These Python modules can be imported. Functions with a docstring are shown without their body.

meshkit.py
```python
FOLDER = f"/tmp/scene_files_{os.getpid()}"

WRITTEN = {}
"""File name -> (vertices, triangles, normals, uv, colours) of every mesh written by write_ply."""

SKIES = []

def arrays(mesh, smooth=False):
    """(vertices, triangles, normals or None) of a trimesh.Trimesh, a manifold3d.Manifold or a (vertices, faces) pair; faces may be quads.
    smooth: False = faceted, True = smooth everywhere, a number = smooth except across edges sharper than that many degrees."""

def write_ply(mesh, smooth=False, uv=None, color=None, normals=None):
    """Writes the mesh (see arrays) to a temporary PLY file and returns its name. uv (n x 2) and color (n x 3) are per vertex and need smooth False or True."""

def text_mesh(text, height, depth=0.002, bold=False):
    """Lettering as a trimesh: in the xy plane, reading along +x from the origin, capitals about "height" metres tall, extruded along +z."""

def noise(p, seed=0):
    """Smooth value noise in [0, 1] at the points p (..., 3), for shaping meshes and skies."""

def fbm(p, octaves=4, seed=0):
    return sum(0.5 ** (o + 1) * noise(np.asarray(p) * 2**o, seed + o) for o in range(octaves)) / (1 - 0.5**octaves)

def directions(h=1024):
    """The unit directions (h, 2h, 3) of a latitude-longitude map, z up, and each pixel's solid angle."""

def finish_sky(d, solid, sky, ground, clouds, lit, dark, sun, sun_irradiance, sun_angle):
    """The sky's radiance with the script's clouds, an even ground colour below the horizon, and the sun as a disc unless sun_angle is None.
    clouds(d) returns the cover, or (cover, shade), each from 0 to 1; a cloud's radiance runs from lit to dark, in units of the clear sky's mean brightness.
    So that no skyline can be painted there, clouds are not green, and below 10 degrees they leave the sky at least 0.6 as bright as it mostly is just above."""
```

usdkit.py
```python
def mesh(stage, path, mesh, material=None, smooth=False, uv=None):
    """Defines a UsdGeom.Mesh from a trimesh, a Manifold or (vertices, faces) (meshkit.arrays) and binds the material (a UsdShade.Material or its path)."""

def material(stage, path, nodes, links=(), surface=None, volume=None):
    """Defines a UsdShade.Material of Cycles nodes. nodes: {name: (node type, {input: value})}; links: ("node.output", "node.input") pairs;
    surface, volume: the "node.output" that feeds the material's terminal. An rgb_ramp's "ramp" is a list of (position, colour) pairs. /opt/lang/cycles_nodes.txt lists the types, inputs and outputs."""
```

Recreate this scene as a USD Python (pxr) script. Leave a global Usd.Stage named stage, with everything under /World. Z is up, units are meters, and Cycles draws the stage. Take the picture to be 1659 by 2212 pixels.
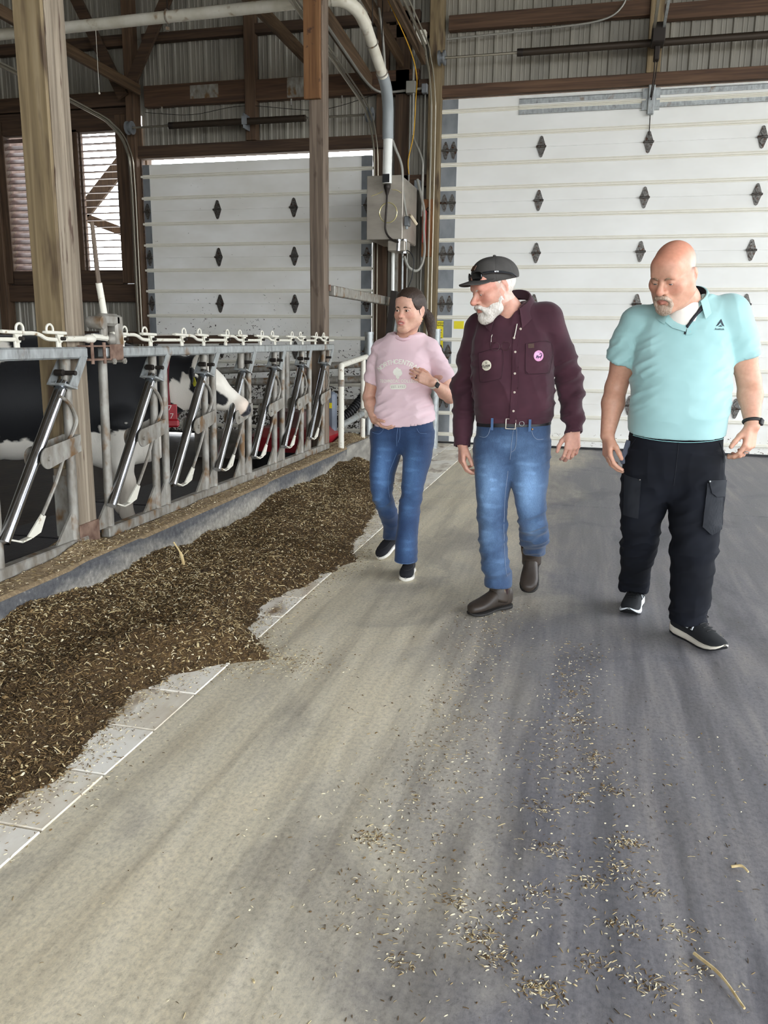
import math, random
import numpy as np
import trimesh
import manifold3d
import shapely.geometry as sg
import usdkit, meshkit
from pxr import Usd, UsdGeom, UsdLux, UsdShade, Gf, Sdf, Vt
from scipy.spatial import cKDTree

stage = Usd.Stage.CreateInMemory()
UsdGeom.SetStageUpAxis(stage, UsdGeom.Tokens.z)
UsdGeom.SetStageMetersPerUnit(stage, 1.0)
UsdGeom.Xform.Define(stage, '/World')
UsdGeom.Scope.Define(stage, '/World/Looks')
PI = math.pi

# ------------------------------------------------------------------ camera, sky, sun, exposure
def set_camera():
    pitch, yaw, roll = math.radians(12.06), math.radians(13.95), math.radians(0.68)
    f = np.array([-math.sin(yaw) * math.cos(pitch), math.cos(yaw) * math.cos(pitch), -math.sin(pitch)])
    r = np.cross(f, [0, 0, 1.0]); r /= np.linalg.norm(r)
    u = np.cross(r, f)
    r2, u2 = math.cos(roll) * r + math.sin(roll) * u, -math.sin(roll) * r + math.cos(roll) * u
    cam = UsdGeom.Camera.Define(stage, '/World/camera')
    m = Gf.Matrix4d(*[float(x) for x in (*r2, 0, *u2, 0, *(-f), 0, 0, 0, 1.38, 1)])
    cam.AddTransformOp().Set(m)
    cam.CreateHorizontalApertureAttr(36.0)
    cam.CreateVerticalApertureAttr(48.0)
    cam.CreateFocalLengthAttr(1750.0 * 36.0 / 1659.0)
    cam.CreateClippingRangeAttr(Gf.Vec2f(0.05, 500))
    cam.CreateExposureAttr(EXPOSURE)
EXPOSURE = 0.92
set_camera()
sky = UsdLux.DomeLight.Define(stage, '/World/sky_light')
sky.CreateIntensityAttr(1.0)
sky.CreateColorAttr(Gf.Vec3f(0.90, 0.95, 1.0))
sun = UsdLux.DistantLight.Define(stage, '/World/sun_light')
sun.CreateIntensityAttr(3.2)
sun.CreateAngleAttr(0.6)
sun.CreateColorAttr(Gf.Vec3f(1.0, 0.93, 0.82))
sun.AddRotateXYZOp().Set(Gf.Vec3f(14, 24, 0))

# ------------------------------------------------------------------ prims
_n, _loc = {}, {}
def numbered(parent, name):
    k = parent + '/' + name
    c = _n.get(k, 0); _n[k] = c + 1
    return k if c == 0 else '%s_%03d' % (k, c)
def tag(prim, label=None, cat=None, group=None, kind=None):
    for k, v in (('label', label), ('category', cat), ('group', group), ('kind', kind)):
        if v: prim.SetCustomDataByKey(k, v)
    return prim
def thing(name, label=None, cat=None, loc=(0, 0, 0), group=None, kind=None):
    p = numbered('/World', name)
    x = UsdGeom.Xform.Define(stage, p)
    x.AddTranslateOp().Set(Gf.Vec3d(*[float(v) for v in loc]))
    _loc[p] = np.array(loc, float)
    tag(x.GetPrim(), label, cat, group, kind)
    return p
def part(parent, name, mesh, mat, smooth=35, label=None, kind=None, color=None):
    """one mesh given in world coordinates under a thing (or under a part of it)"""
    p = numbered(parent, name)
    root = '/'.join(p.split('/')[:3])
    off = _loc.get(root, np.zeros(3))
    if color is not None:
        v, f, n = meshkit.arrays(mesh, True)
    if isinstance(mesh, (tuple, list)):
        mesh = (np.asarray(mesh[0], float) - off, mesh[1])
    else:
        if hasattr(mesh, 'to_mesh'):
            mm = mesh.to_mesh(); mesh = trimesh.Trimesh(np.array(mm.vert_properties[:, :3]), np.array(mm.tri_verts), process=False)
        mesh = mesh.copy(); mesh.apply_translation(-off)
    g = usdkit.mesh(stage, p, mesh, mat, smooth if color is None else True)
    if color is not None:
        UsdGeom.PrimvarsAPI(g).CreatePrimvar('tint', Sdf.ValueTypeNames.Color3fArray, 'vertex').Set(Vt.Vec3fArray.FromNumpy(np.asarray(color, np.float32)))
    tag(g.GetPrim(), label, None, None, kind)
    return p
def single(name, label, cat, mesh, mat, smooth=35, group=None, kind=None):
    b = np.asarray(mesh[0] if isinstance(mesh, (tuple, list)) else mesh.bounds)
    p = numbered('/World', name)
    g = usdkit.mesh(stage, p, mesh, mat, smooth)
    tag(g.GetPrim(), label, cat, group, kind)
    return p

# ------------------------------------------------------------------ shapes
cat = trimesh.util.concatenate
def bx(x0, x1, y0, y1, z0, z1, c=0.0):
    x0, x1 = min(x0, x1), max(x0, x1); y0, y1 = min(y0, y1), max(y0, y1); z0, z1 = min(z0, z1), max(z0, z1)
    if c <= 0:
        m = trimesh.creation.box((x1 - x0, y1 - y0, z1 - z0)); m.apply_translation(((x0 + x1) / 2, (y0 + y1) / 2, (z0 + z1) / 2)); return m
    pts = []
    for sx in (0, 1):
        for sy in (0, 1):
            for sz in (0, 1):
                for k in range(3):
                    p = [x0 + c if sx == 0 else x1 - c, y0 + c if sy == 0 else y1 - c, z0 + c if sz == 0 else z1 - c]
                    lo, hi, s = ((x0, x1, sx), (y0, y1, sy), (z0, z1, sz))[k]
                    p[k] = hi if s else lo
                    pts.append(p)
    return trimesh.convex.convex_hull(np.array(pts))
def frame_of(d, up=(0, 0, 1)):
    d = np.asarray(d, float); d = d / np.linalg.norm(d)
    up = np.asarray(up, float)
    if abs(d @ up) / np.linalg.norm(up) > 0.98: up = np.array([1.0, 0, 0])
    s = np.cross(up, d); s /= np.linalg.norm(s)
    return s, np.cross(d, s), d
def bar(a, b, w, h, up=(0, 0, 1), c=0.0):
    """rectangular bar from a to b, w across, h along up"""
    a, b = np.asarray(a, float), np.asarray(b, float)
    s, u, d = frame_of(b - a, up)
    L = np.linalg.norm(b - a)
    m = bx(-w / 2, w / 2, -h / 2, h / 2, 0, L, c)
    T = np.eye(4); T[:3, 0], T[:3, 1], T[:3, 2], T[:3, 3] = s, u, d, a
    m.apply_transform(T); return m
def smooth_path(p, n=6, closed=False):
    p = np.asarray(p, float)
    if len(p) < 3: return p
    q = np.vstack([2 * p[0] - p[1], p, 2 * p[-1] - p[-2]])
    out = []
    for i in range(1, len(q) - 2):
        for t in np.arange(n) / n:
            a, b, c, d = q[i - 1], q[i], q[i + 1], q[i + 2]
            out.append(0.5 * ((2 * b) + (-a + c) * t + (2 * a - 5 * b + 4 * c - d) * t ** 2 + (-a + 3 * b - 3 * c + d) * t ** 3))
    out.append(p[-1]); return np.array(out)
def tube(p, r, n=10, cap=True):
    p = np.asarray(p, float); r = np.broadcast_to(np.asarray(r, float), (len(p),))
    t = np.gradient(p, axis=0); t /= np.linalg.norm(t, axis=1, keepdims=True) + 1e-12
    s, u, _ = frame_of(t[0])
    rings = []
    for i in range(len(p)):
        s = s - (s @ t[i]) * t[i]; s /= np.linalg.norm(s); u = np.cross(t[i], s)
        a = np.arange(n) * 2 * PI / n
        rings.append(p[i] + r[i] * (np.cos(a)[:, None] * s + np.sin(a)[:, None] * u))
    v = np.vstack(rings); f = []
    for i in range(len(p) - 1):
        for j in range(n):
            a, b = i * n + j, i * n + (j + 1) % n
            f += [[a, b, b + n], [a, b + n, a + n]]
    if cap:
        v = np.vstack([v, p[0], p[-1]]); k = len(v)
        for j in range(n):
            f.append([k - 2, (j + 1) % n, j]); f.append([k - 1, (len(p) - 1) * n + j, (len(p) - 1) * n + (j + 1) % n])
    return trimesh.Trimesh(v, np.array(f), process=False)
def cyl(a, b, r, n=16, r2=None):
    return tube([a, b], [r, r if r2 is None else r2], n)
def prism(poly, a, axis, h):
    """polygon (n x 2) extruded h along axis 'x','y' or 'z' from coordinate a; poly holds the two other coordinates in order"""
    m = trimesh.creation.extrude_polygon(sg.Polygon(poly), h, engine='earcut')
    v = m.vertices.copy()
    if axis == 'x': w = np.stack([v[:, 2] + a, v[:, 0], v[:, 1]], 1)
    elif axis == 'y': w = np.stack([v[:, 0], v[:, 2] + a, v[:, 1]], 1)
    else: w = np.stack([v[:, 0], v[:, 1], v[:, 2] + a], 1)
    m = trimesh.Trimesh(w, m.faces, process=False); 
    if m.volume < 0: m.invert()
    return m
def lathe(profile, c, axis=(0, 0, 1), n=20):
    """profile: (radius, height) pairs"""
    s, u, d = frame_of(axis)
    c = np.asarray(c, float)
    return tube([c + d * (h + 1e-6 * i) for i, (r, h) in enumerate(profile)], [max(r, 1e-4) for r, h in profile], n) if False else _lathe(profile, c, s, u, d, n)
def _lathe(profile, c, s, u, d, n):
    a = np.arange(n) * 2 * PI / n
    v = np.vstack([c + d * h + r * (np.cos(a)[:, None] * s + np.sin(a)[:, None] * u) for r, h in profile]); f = []
    for i in range(len(profile) - 1):
        for j in range(n):
            p, q = i * n + j, i * n + (j + 1) % n
            f += [[p, q, q + n], [p, q + n, p + n]]
    return trimesh.Trimesh(v, np.array(f), process=True)
def ring(c, R, r, axis=(0, 0, 1), n=24, m=8, a0=0, a1=2 * PI, sx=1, sy=1):
    s, u, d = frame_of(axis); c = np.asarray(c, float)
    a = np.linspace(a0, a1, n + 1)
    return tube([c + R * (sx * math.cos(t) * s + sy * math.sin(t) * u) for t in a], r, m, abs(a1 - a0) < 6.2)
def ball(c, r, sub=2, sc=(1, 1, 1)):
    m = trimesh.creation.icosphere(sub, 1.0); m.apply_scale(np.asarray(sc, float) * r); m.apply_translation(c); return m
def text_on(s, h, origin, right, up, depth=0.002, bold=False, center=True):
    m = meshkit.text_mesh(s, h, depth, bold)
    w = m.bounds[1][0] - m.bounds[0][0]
    r, u = np.asarray(right, float), np.asarray(up, float)
    r /= np.linalg.norm(r); u /= np.linalg.norm(u); n = np.cross(r, u)
    v = m.vertices - np.array([m.bounds[0][0] + (w / 2 if center else 0), 0, 0])
    return trimesh.Trimesh(np.asarray(origin, float) + v[:, :1] * r + v[:, 1:2] * u + v[:, 2:] * n, m.faces, process=False)

# ------------------------------------------------------------------ materials
def MAT(name, ramp, scale=(5, 5, 5), detail=5, rough=0.6, metal=0.0, bump=0.0, bscale=None, bdist=0.004, rvar=0.0, dist=0.0, spec=0.5, spots=None, rand=0.0, sheen=0.0, sub=0.0, nrough=0.55, coat=0.0):
    """object-space noise through a ramp -> colour; a second noise -> bump; spots=(colour, scale, threshold, softness)"""
    nd = {'tc': ('texture_coordinate', {}), 'mp': ('mapping', {'scale': scale}),
          'n': ('noise_texture', {'scale': 1.0, 'detail': detail, 'roughness': nrough, 'distortion': dist}),
          'r': ('rgb_ramp', {'ramp': ramp}), 'p': ('principled_bsdf', {'roughness': rough, 'metallic': metal, 'specular_ior_level': spec})}
    ln = [('tc.object', 'mp.vector'), ('mp.vector', 'n.vector'), ('n.fac', 'r.fac')]
    col = 'r.color'
    if spots:
        c, s, th, so = spots
        nd['sm'] = ('mapping', {'scale': s if np.ndim(s) else (s, s, s)}); nd['sn'] = ('noise_texture', {'scale': 1.0, 'detail': 3})
        nd['sr'] = ('map_range', {'from_min': th, 'from_max': th + so, 'to_min': 0.0, 'to_max': 1.0, 'clamp': True})
        nd['sx'] = ('mix_color', {'b': c})
        ln += [('tc.object', 'sm.vector'), ('sm.vector', 'sn.vector'), ('sn.fac', 'sr.value'), ('sr.result', 'sx.fac'), (col, 'sx.a')]; col = 'sx.result'
    if rand:
        nd['oi'] = ('object_info', {}); nd['hm'] = ('map_range', {'from_min': 0, 'from_max': 1, 'to_min': 1 - rand, 'to_max': 1 + rand})
        nd['hs'] = ('hsv', {}); ln += [('oi.random', 'hm.value'), ('hm.result', 'hs.value'), (col, 'hs.color')]; col = 'hs.color'
    ln.append((col, 'p.base_color'))
    if rvar:
        nd['rm'] = ('map_range', {'from_min': 0.3, 'from_max': 0.7, 'to_min': rough - rvar, 'to_max': rough + rvar}); ln += [('n.fac', 'rm.value'), ('rm.result', 'p.roughness')]
    if bump:
        b = bscale or scale
        nd['bm'] = ('mapping', {'scale': b if np.ndim(b) else (b, b, b)}); nd['bn'] = ('noise_texture', {'scale': 1.0, 'detail': 5, 'roughness': 0.6})
        nd['bp'] = ('bump', {'strength': bump, 'distance': bdist})
        ln += [('tc.object', 'bm.vector'), ('bm.vector', 'bn.vector'), ('bn.fac', 'bp.height'), ('bp.normal', 'p.normal')]
    if sheen: nd['p'][1]['sheen_weight'] = sheen
    if coat: nd['p'][1]['coat_weight'] = coat
    if sub: nd['p'][1].update(subsurface_weight=sub, subsurface_scale=0.01)
    return usdkit.material(stage, '/World/Looks/' + name, nd, ln, 'p.BSDF')
def FLAT(name, c, rough=0.5, metal=0.0, **k):
    return MAT(name, [(0, tuple(0.93 * x for x in c)), (1, tuple(min(1, 1.07 * x) for x in c))], (12, 12, 12), 3, rough, metal, **k)
def srgb(*c):
    c = np.array(c, float) / 255.0
    return tuple(np.where(c <= 0.04045, c / 12.92, ((c + 0.055) / 1.055) ** 2.4))
def wood(name, dark, mid, light, axis='z', fine=28, rough=0.75, rand=0.12, bump=0.5, spots=None):
    s = {'x': (1.2, fine, fine), 'y': (fine, 1.2, fine), 'z': (fine, fine, 1.2)}[axis]
    return MAT(name, [(0.25, dark), (0.5, mid), (0.75, light)], s, 7, rough, bump=bump, bdist=0.003, dist=0.6, rand=rand, spots=spots)
# ------------------------------------------------------------------ looks of the building
W_DARK = wood('wood_old_x', srgb(40, 28, 20), srgb(68, 50, 36), srgb(88, 67, 49), 'x', rand=0.15)
W_RED = wood('wood_red_x', srgb(50, 34, 24), srgb(80, 57, 40), srgb(102, 77, 56), 'x', rand=0.12)
W_Y = wood('wood_old_y', srgb(58, 44, 30), srgb(88, 68, 48), srgb(112, 90, 66), 'y', rand=0.2)
W_Z = wood('wood_old_z', srgb(52, 38, 27), srgb(80, 60, 43), srgb(102, 80, 60), 'z', rand=0.15)
W_TAN = wood('wood_tan_z', srgb(94, 80, 58), srgb(124, 107, 78), srgb(148, 132, 104), 'z', spots=(srgb(74, 58, 42), (13, 13, 2.2), 0.54, 0.14))
W_GREY = wood('wood_grey_z', srgb(90, 80, 68), srgb(132, 119, 102), srgb(166, 154, 136), 'z', spots=(srgb(84, 66, 54), (40, 40, 5), 0.62, 0.08))
W_ORANGE = wood('wood_orange_z', srgb(96, 64, 36), srgb(124, 86, 52), srgb(142, 104, 68), 'z', spots=(srgb(80, 54, 38), 9, 0.66, 0.05))
W_BROWN = wood('wood_brown_z', srgb(78, 66, 56), srgb(114, 99, 85), srgb(142, 126, 110), 'z', spots=(srgb(70, 54, 42), (9, 9, 4), 0.6, 0.12))
STEEL_SIDING = MAT('siding_steel', [(0.3, srgb(126, 122, 113)), (0.7, srgb(158, 153, 141))], (3, 3, 0.6), 4, 0.45, 0.15, rand=0.05)
DOOR_WHITE = MAT('door_white_paint', [(0.2, srgb(226, 225, 219)), (0.8, srgb(240, 240, 236))], (1.2, 1.2, 2.5), 4, 0.42, bump=0.12, bscale=(2, 2, 2), bdist=0.01)
DOOR_DIRTY = None
RIB_WHITE = FLAT('rib_cream', srgb(228, 224, 210), 0.4)
GREY_STEEL = MAT('grey_steel_plate', [(0.3, srgb(112, 116, 120)), (0.7, srgb(146, 150, 154))], (5, 5, 3), 5, 0.45, 0.4, rvar=0.1)
HINGE = MAT('hinge_zinc', [(0.3, srgb(70, 66, 62)), (0.7, srgb(120, 118, 114))], (40, 40, 40), 3, 0.45, 0.7, spots=(srgb(70, 44, 30), 30, 0.56, 0.1))
GALV = MAT('galvanised_steel', [(0.25, srgb(138, 140, 138)), (0.55, srgb(168, 172, 172)), (0.8, srgb(196, 200, 198))], (30, 30, 12), 5, 0.42, 0.55, rvar=0.12, bump=0.15, bscale=60, bdist=0.001, spots=(srgb(128, 104, 76), (9, 9, 5), 0.62, 0.12))
GALV_DIRTY = MAT('galvanised_dirty', [(0.3, srgb(118, 110, 98)), (0.55, srgb(152, 148, 140)), (0.8, srgb(178, 176, 168))], (20, 20, 8), 5, 0.55, 0.35, bump=0.3, bscale=50, bdist=0.002, spots=(srgb(120, 92, 62), (12, 12, 8), 0.55, 0.12))
SHINY = MAT('polished_steel', [(0.3, srgb(176, 180, 186)), (0.7, srgb(216, 220, 226))], (8, 8, 3), 4, 0.16, 1.0, rvar=0.06)
STAINLESS = MAT('stainless_box', [(0.3, srgb(150, 143, 132)), (0.7, srgb(172, 164, 152))], (3, 3, 8), 4, 0.38, 0.35, rvar=0.05)
WHITE_ENAMEL = FLAT('white_enamel', srgb(222, 218, 204), 0.45, spots=(srgb(150, 128, 98), 24, 0.62, 0.1))
PVC = MAT('pvc_white_dusty', [(0.35, srgb(206, 200, 182)), (0.7, srgb(232, 228, 216))], (4, 4, 4), 5, 0.45, spots=(srgb(150, 124, 92), 7, 0.62, 0.12))
PVC_CLEAN = FLAT('pvc_white', srgb(236, 236, 230), 0.38)
PVC_GREY = FLAT('pvc_grey', srgb(150, 156, 158), 0.42)
DARK_METAL = FLAT('dark_metal', srgb(48, 42, 38), 0.5, 0.5)
SPRING = FLAT('spring_black', srgb(58, 48, 38), 0.55, 0.4)
BLACK = FLAT('black_rubber', srgb(24, 24, 26), 0.6)
RUST = MAT('rusty_steel', [(0.3, srgb(88, 62, 50)), (0.7, srgb(150, 124, 108))], (14, 14, 14), 5, 0.65, 0.3, bump=0.4, bscale=40, bdist=0.002)
TRACK = FLAT('track_zinc', srgb(158, 152, 138), 0.38, 0.75)
CONDUIT = FLAT('conduit_grey', srgb(150, 148, 140), 0.45, 0.35)
YELLOW = FLAT('yellow_cord', srgb(196, 148, 40), 0.5)
STICKER = FLAT('yellow_sticker', srgb(226, 210, 30), 0.5)
RED = FLAT('red_paint', srgb(176, 26, 38), 0.4)
INK = FLAT('black_ink', srgb(28, 26, 26), 0.6)
SPLINT = wood('plywood_orange', srgb(110, 68, 36), srgb(142, 92, 52), srgb(160, 112, 70), 'z')
CONCRETE = MAT('curb_concrete', [(0.25, srgb(92, 90, 88)), (0.5, srgb(136, 132, 124)), (0.75, srgb(176, 170, 158))], (5, 3, 9), 7, 0.8, bump=0.5, bscale=(40, 40, 40), bdist=0.004)

def curb_face_material():
    nd = {'tc': ('texture_coordinate', {}), 'sep': ('separate_xyz', {}),
          'm1': ('mapping', {'scale': (1.0, 1.4, 5.0)}), 'n1': ('noise_texture', {'scale': 1.0, 'detail': 6, 'roughness': 0.6, 'distortion': 0.4}),
          'h': ('math', {'math_type': 'multiply_add', 'value2': 0.42, 'value3': -0.02}), 'a': ('math', {'math_type': 'subtract'}),
          'mr': ('map_range', {'from_min': -0.06, 'from_max': 0.05, 'to_min': 0, 'to_max': 1, 'clamp': True}),
          'm2': ('mapping', {'scale': (30, 30, 30)}), 'n2': ('noise_texture', {'scale': 1.0, 'detail': 6, 'roughness': 0.7}),
          'r1': ('rgb_ramp', {'ramp': [(0.3, srgb(118, 114, 106)), (0.7, srgb(182, 176, 164))]}),
          'r2': ('rgb_ramp', {'ramp': [(0.3, srgb(56, 57, 60)), (0.6, srgb(92, 92, 94)), (0.72, srgb(160, 155, 146))]}),
          'mx': ('mix_color', {}), 'b': ('bump', {'strength': 0.5, 'distance': 0.004}), 'p': ('principled_bsdf', {'roughness': 0.7})}
    ln = [('tc.object', 'sep.vector'), ('tc.object', 'm1.vector'), ('m1.vector', 'n1.vector'), ('n1.fac', 'h.value1'), ('sep.z', 'a.value1'), ('h.value', 'a.value2'),
          ('a.value', 'mr.value'), ('mr.result', 'mx.fac'), ('tc.object', 'm2.vector'), ('m2.vector', 'n2.vector'), ('n2.fac', 'r1.fac'), ('n2.fac', 'r2.fac'),
          ('r1.color', 'mx.a'), ('r2.color', 'mx.b'), ('mx.result', 'p.base_color'), ('n2.fac', 'b.height'), ('b.normal', 'p.normal')]
    return usdkit.material(stage, '/World/Looks/curb_face', nd, ln, 'p.BSDF')
CURB = curb_face_material()

def floor_material():
    nd = {'tc': ('texture_coordinate', {}), 'sep': ('separate_xyz', {}),
          'mL': ('mapping', {'scale': (0.9, 0.55, 1)}), 'nL': ('noise_texture', {'scale': 1.0, 'detail': 5, 'roughness': 0.6, 'distortion': 0.5}),
          'sum': ('math', {'math_type': 'multiply_add', 'value2': 1.9}),
          'fx': ('map_range', {'from_min': 0.12, 'from_max': 0.92, 'to_min': 0, 'to_max': 1, 'clamp': True}),
          'mS': ('mapping', {'scale': (9.0, 0.7, 1), 'rotation': (0, 0, 0.06)}), 'nS': ('noise_texture', {'scale': 1.0, 'detail': 6, 'roughness': 0.65, 'distortion': 0.3}),
          'mF': ('mapping', {'scale': (70, 55, 70)}), 'nF': ('noise_texture', {'scale': 1.0, 'detail': 5, 'roughness': 0.75}),
          'rA': ('rgb_ramp', {'ramp': [(0.28, srgb(174, 164, 144)), (0.5, srgb(210, 201, 179)), (0.72, srgb(228, 219, 198))]}),
          'rB': ('rgb_ramp', {'ramp': [(0.28, srgb(94, 93, 96)), (0.5, srgb(124, 122, 126)), (0.72, srgb(154, 150, 149))]}),
          'mx': ('mix_color', {}),
          'rF': ('rgb_ramp', {'ramp': [(0.30, (0.62, 0.62, 0.62)), (0.5, (0.98, 0.98, 0.98)), (0.7, (1.22, 1.2, 1.14))]}),
          'mul': ('mix_color', {'blend_type': 'multiply', 'fac': 0.85}),
          'mD': ('mapping', {'scale': (1.7, 1.1, 1), 'location': (3.1, 1.7, 0)}), 'nD': ('noise_texture', {'scale': 1.0, 'detail': 6, 'roughness': 0.62, 'distortion': 0.8}),
          'rD': ('rgb_ramp', {'ramp': [(0.34, (0.70, 0.70, 0.73)), (0.46, (1, 1, 1)), (0.66, (1.08, 1.05, 1.0))]}),
          'mul2': ('mix_color', {'blend_type': 'multiply', 'fac': 0.9}),
          'rr': ('map_range', {'from_min': 0.3, 'from_max': 0.7, 'to_min': 0.42, 'to_max': 0.72}),
          'b': ('bump', {'strength': 0.35, 'distance': 0.003}), 'p': ('principled_bsdf', {'roughness': 0.55, 'specular_ior_level': 0.45})}
    ln = [('tc.object', 'sep.vector'), ('tc.object', 'mL.vector'), ('mL.vector', 'nL.vector'), ('nL.fac', 'sum.value1'), ('sep.x', 'sum.value3'), ('sum.value', 'fx.value'), ('fx.result', 'mx.fac'),
          ('tc.object', 'mS.vector'), ('mS.vector', 'nS.vector'), ('nS.fac', 'rA.fac'), ('nS.fac', 'rB.fac'), ('rA.color', 'mx.a'), ('rB.color', 'mx.b'),
          ('tc.object', 'mF.vector'), ('mF.vector', 'nF.vector'), ('nF.fac', 'rF.fac'), ('mx.result', 'mul.a'), ('rF.color', 'mul.b'),
          ('tc.object', 'mD.vector'), ('mD.vector', 'nD.vector'), ('nD.fac', 'rD.fac'), ('mul.result', 'mul2.a'), ('rD.color', 'mul2.b'),
          ('mul2.result', 'p.base_color'), ('nS.fac', 'rr.value'), ('rr.result', 'p.roughness'), ('nF.fac', 'b.height'), ('b.normal', 'p.normal')]
    return usdkit.material(stage, '/World/Looks/floor_concrete', nd, ln, 'p.BSDF')
FLOOR = floor_material()

def splatter_material(name, top, speck, amt=0.115):
    """white painted door with dung splashes that thin out upwards"""
    nd = {'tc': ('texture_coordinate', {}), 'sep': ('separate_xyz', {}),
          'ms': ('mapping', {'scale': (24, 24, 30)}), 'n': ('noise_texture', {'scale': 1.0, 'detail': 4, 'roughness': 0.6, 'distortion': 0.5}),
          'ml': ('mapping', {'scale': (2.2, 2.2, 2.2)}), 'nl': ('noise_texture', {'scale': 1.0, 'detail': 3}),
          'zz': ('map_range', {'from_min': 0.2, 'from_max': top, 'to_min': amt, 'to_max': -0.13, 'clamp': True}),
          'z2': ('math', {'math_type': 'multiply_add', 'value2': 0.25, 'value3': -0.12}), 'ad': ('math', {'math_type': 'add'}), 'ad2': ('math', {'math_type': 'add'}),
          'mr': ('map_range', {'from_min': 0.60, 'from_max': 0.64, 'to_min': 0, 'to_max': 1, 'clamp': True}),
          'md': ('mapping', {'scale': (1.2, 1.2, 2.4)}), 'nd': ('noise_texture', {'scale': 1.0, 'detail': 5}),
          'r': ('rgb_ramp', {'ramp': [(0.3, srgb(224, 221, 212)), (0.7, srgb(244, 243, 239))]}),
          'mx': ('mix_color', {'b': speck}), 'p': ('principled_bsdf', {'roughness': 0.5})}
    ln = [('tc.object', 'sep.vector'), ('tc.object', 'ms.vector'), ('ms.vector', 'n.vector'), ('tc.object', 'ml.vector'), ('ml.vector', 'nl.vector'), ('sep.z', 'zz.value'),
          ('nl.fac', 'z2.value1'), ('n.fac', 'ad.value1'), ('zz.result', 'ad.value2'), ('ad.value', 'ad2.value1'), ('z2.value', 'ad2.value2'), ('ad2.value', 'mr.value'),
          ('tc.object', 'md.vector'), ('md.vector', 'nd.vector'), ('nd.fac', 'r.fac'), ('r.color', 'mx.a'), ('mr.result', 'mx.fac'), ('mx.result', 'p.base_color')]
    return usdkit.material(stage, '/World/Looks/' + name, nd, ln, 'p.BSDF')
DOOR_DIRTY = splatter_material('door_white_splashed', 2.2, srgb(52, 44, 36))
DOOR_MILD = splatter_material('door_white_flecked', 0.25, srgb(120, 108, 92), -0.03)

WY = 10.82          # inner plane of the far wall's doors
# ------------------------------------------------------------------ floor: slabs and the white feed-lane tiles
floor = thing('floor', 'dusty worn concrete barn floor in the feed lane', 'floor', kind='structure')
part(floor, 'slab', bx(-1.43, 6.6, -6.0, 6.988, -0.15, 0.0), FLOOR, False)
part(floor, 'slab', bx(-1.43, 6.6, 7.0, 11.0, -0.15, 0.0), FLOOR, False)
part(floor, 'joint_filler', bx(-1.43, 6.6, 6.988, 7.0, -0.15, -0.004), FLAT('joint_pale', srgb(196, 194, 186), 0.7), False, label='pale joint filler line across the floor')
part(floor, 'slab', bx(-2.60, -1.43, -6.0, 11.0, -0.15, -0.012), FLOOR, False)
ALLEY = MAT('cow_alley_dark', [(0.3, srgb(30, 26, 22)), (0.6, srgb(56, 48, 38)), (0.8, srgb(84, 70, 50))], (2, 2, 2), 6, 0.6, bump=0.6, bscale=(14, 14, 14), bdist=0.01)
part(floor, 'cow_alley', bx(-13.0, -2.60, -6.0, 11.0, -0.20, -0.05), ALLEY, False, label='dark dung-stained cow alley behind the headlocks')
MATG = MAT('rubber_mat', [(0.3, srgb(22, 22, 26)), (0.7, srgb(44, 44, 50))], (6, 6, 6), 5, 0.5, bump=0.6, bscale=(60, 12, 12), bdist=0.006)
for i in range(5):
    part(floor, 'rubber_mat', bx(-4.1, -2.66, 1.2 + i * 1.22, 2.40 + i * 1.22, -0.05, -0.03, 0.006), MATG, False)
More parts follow.
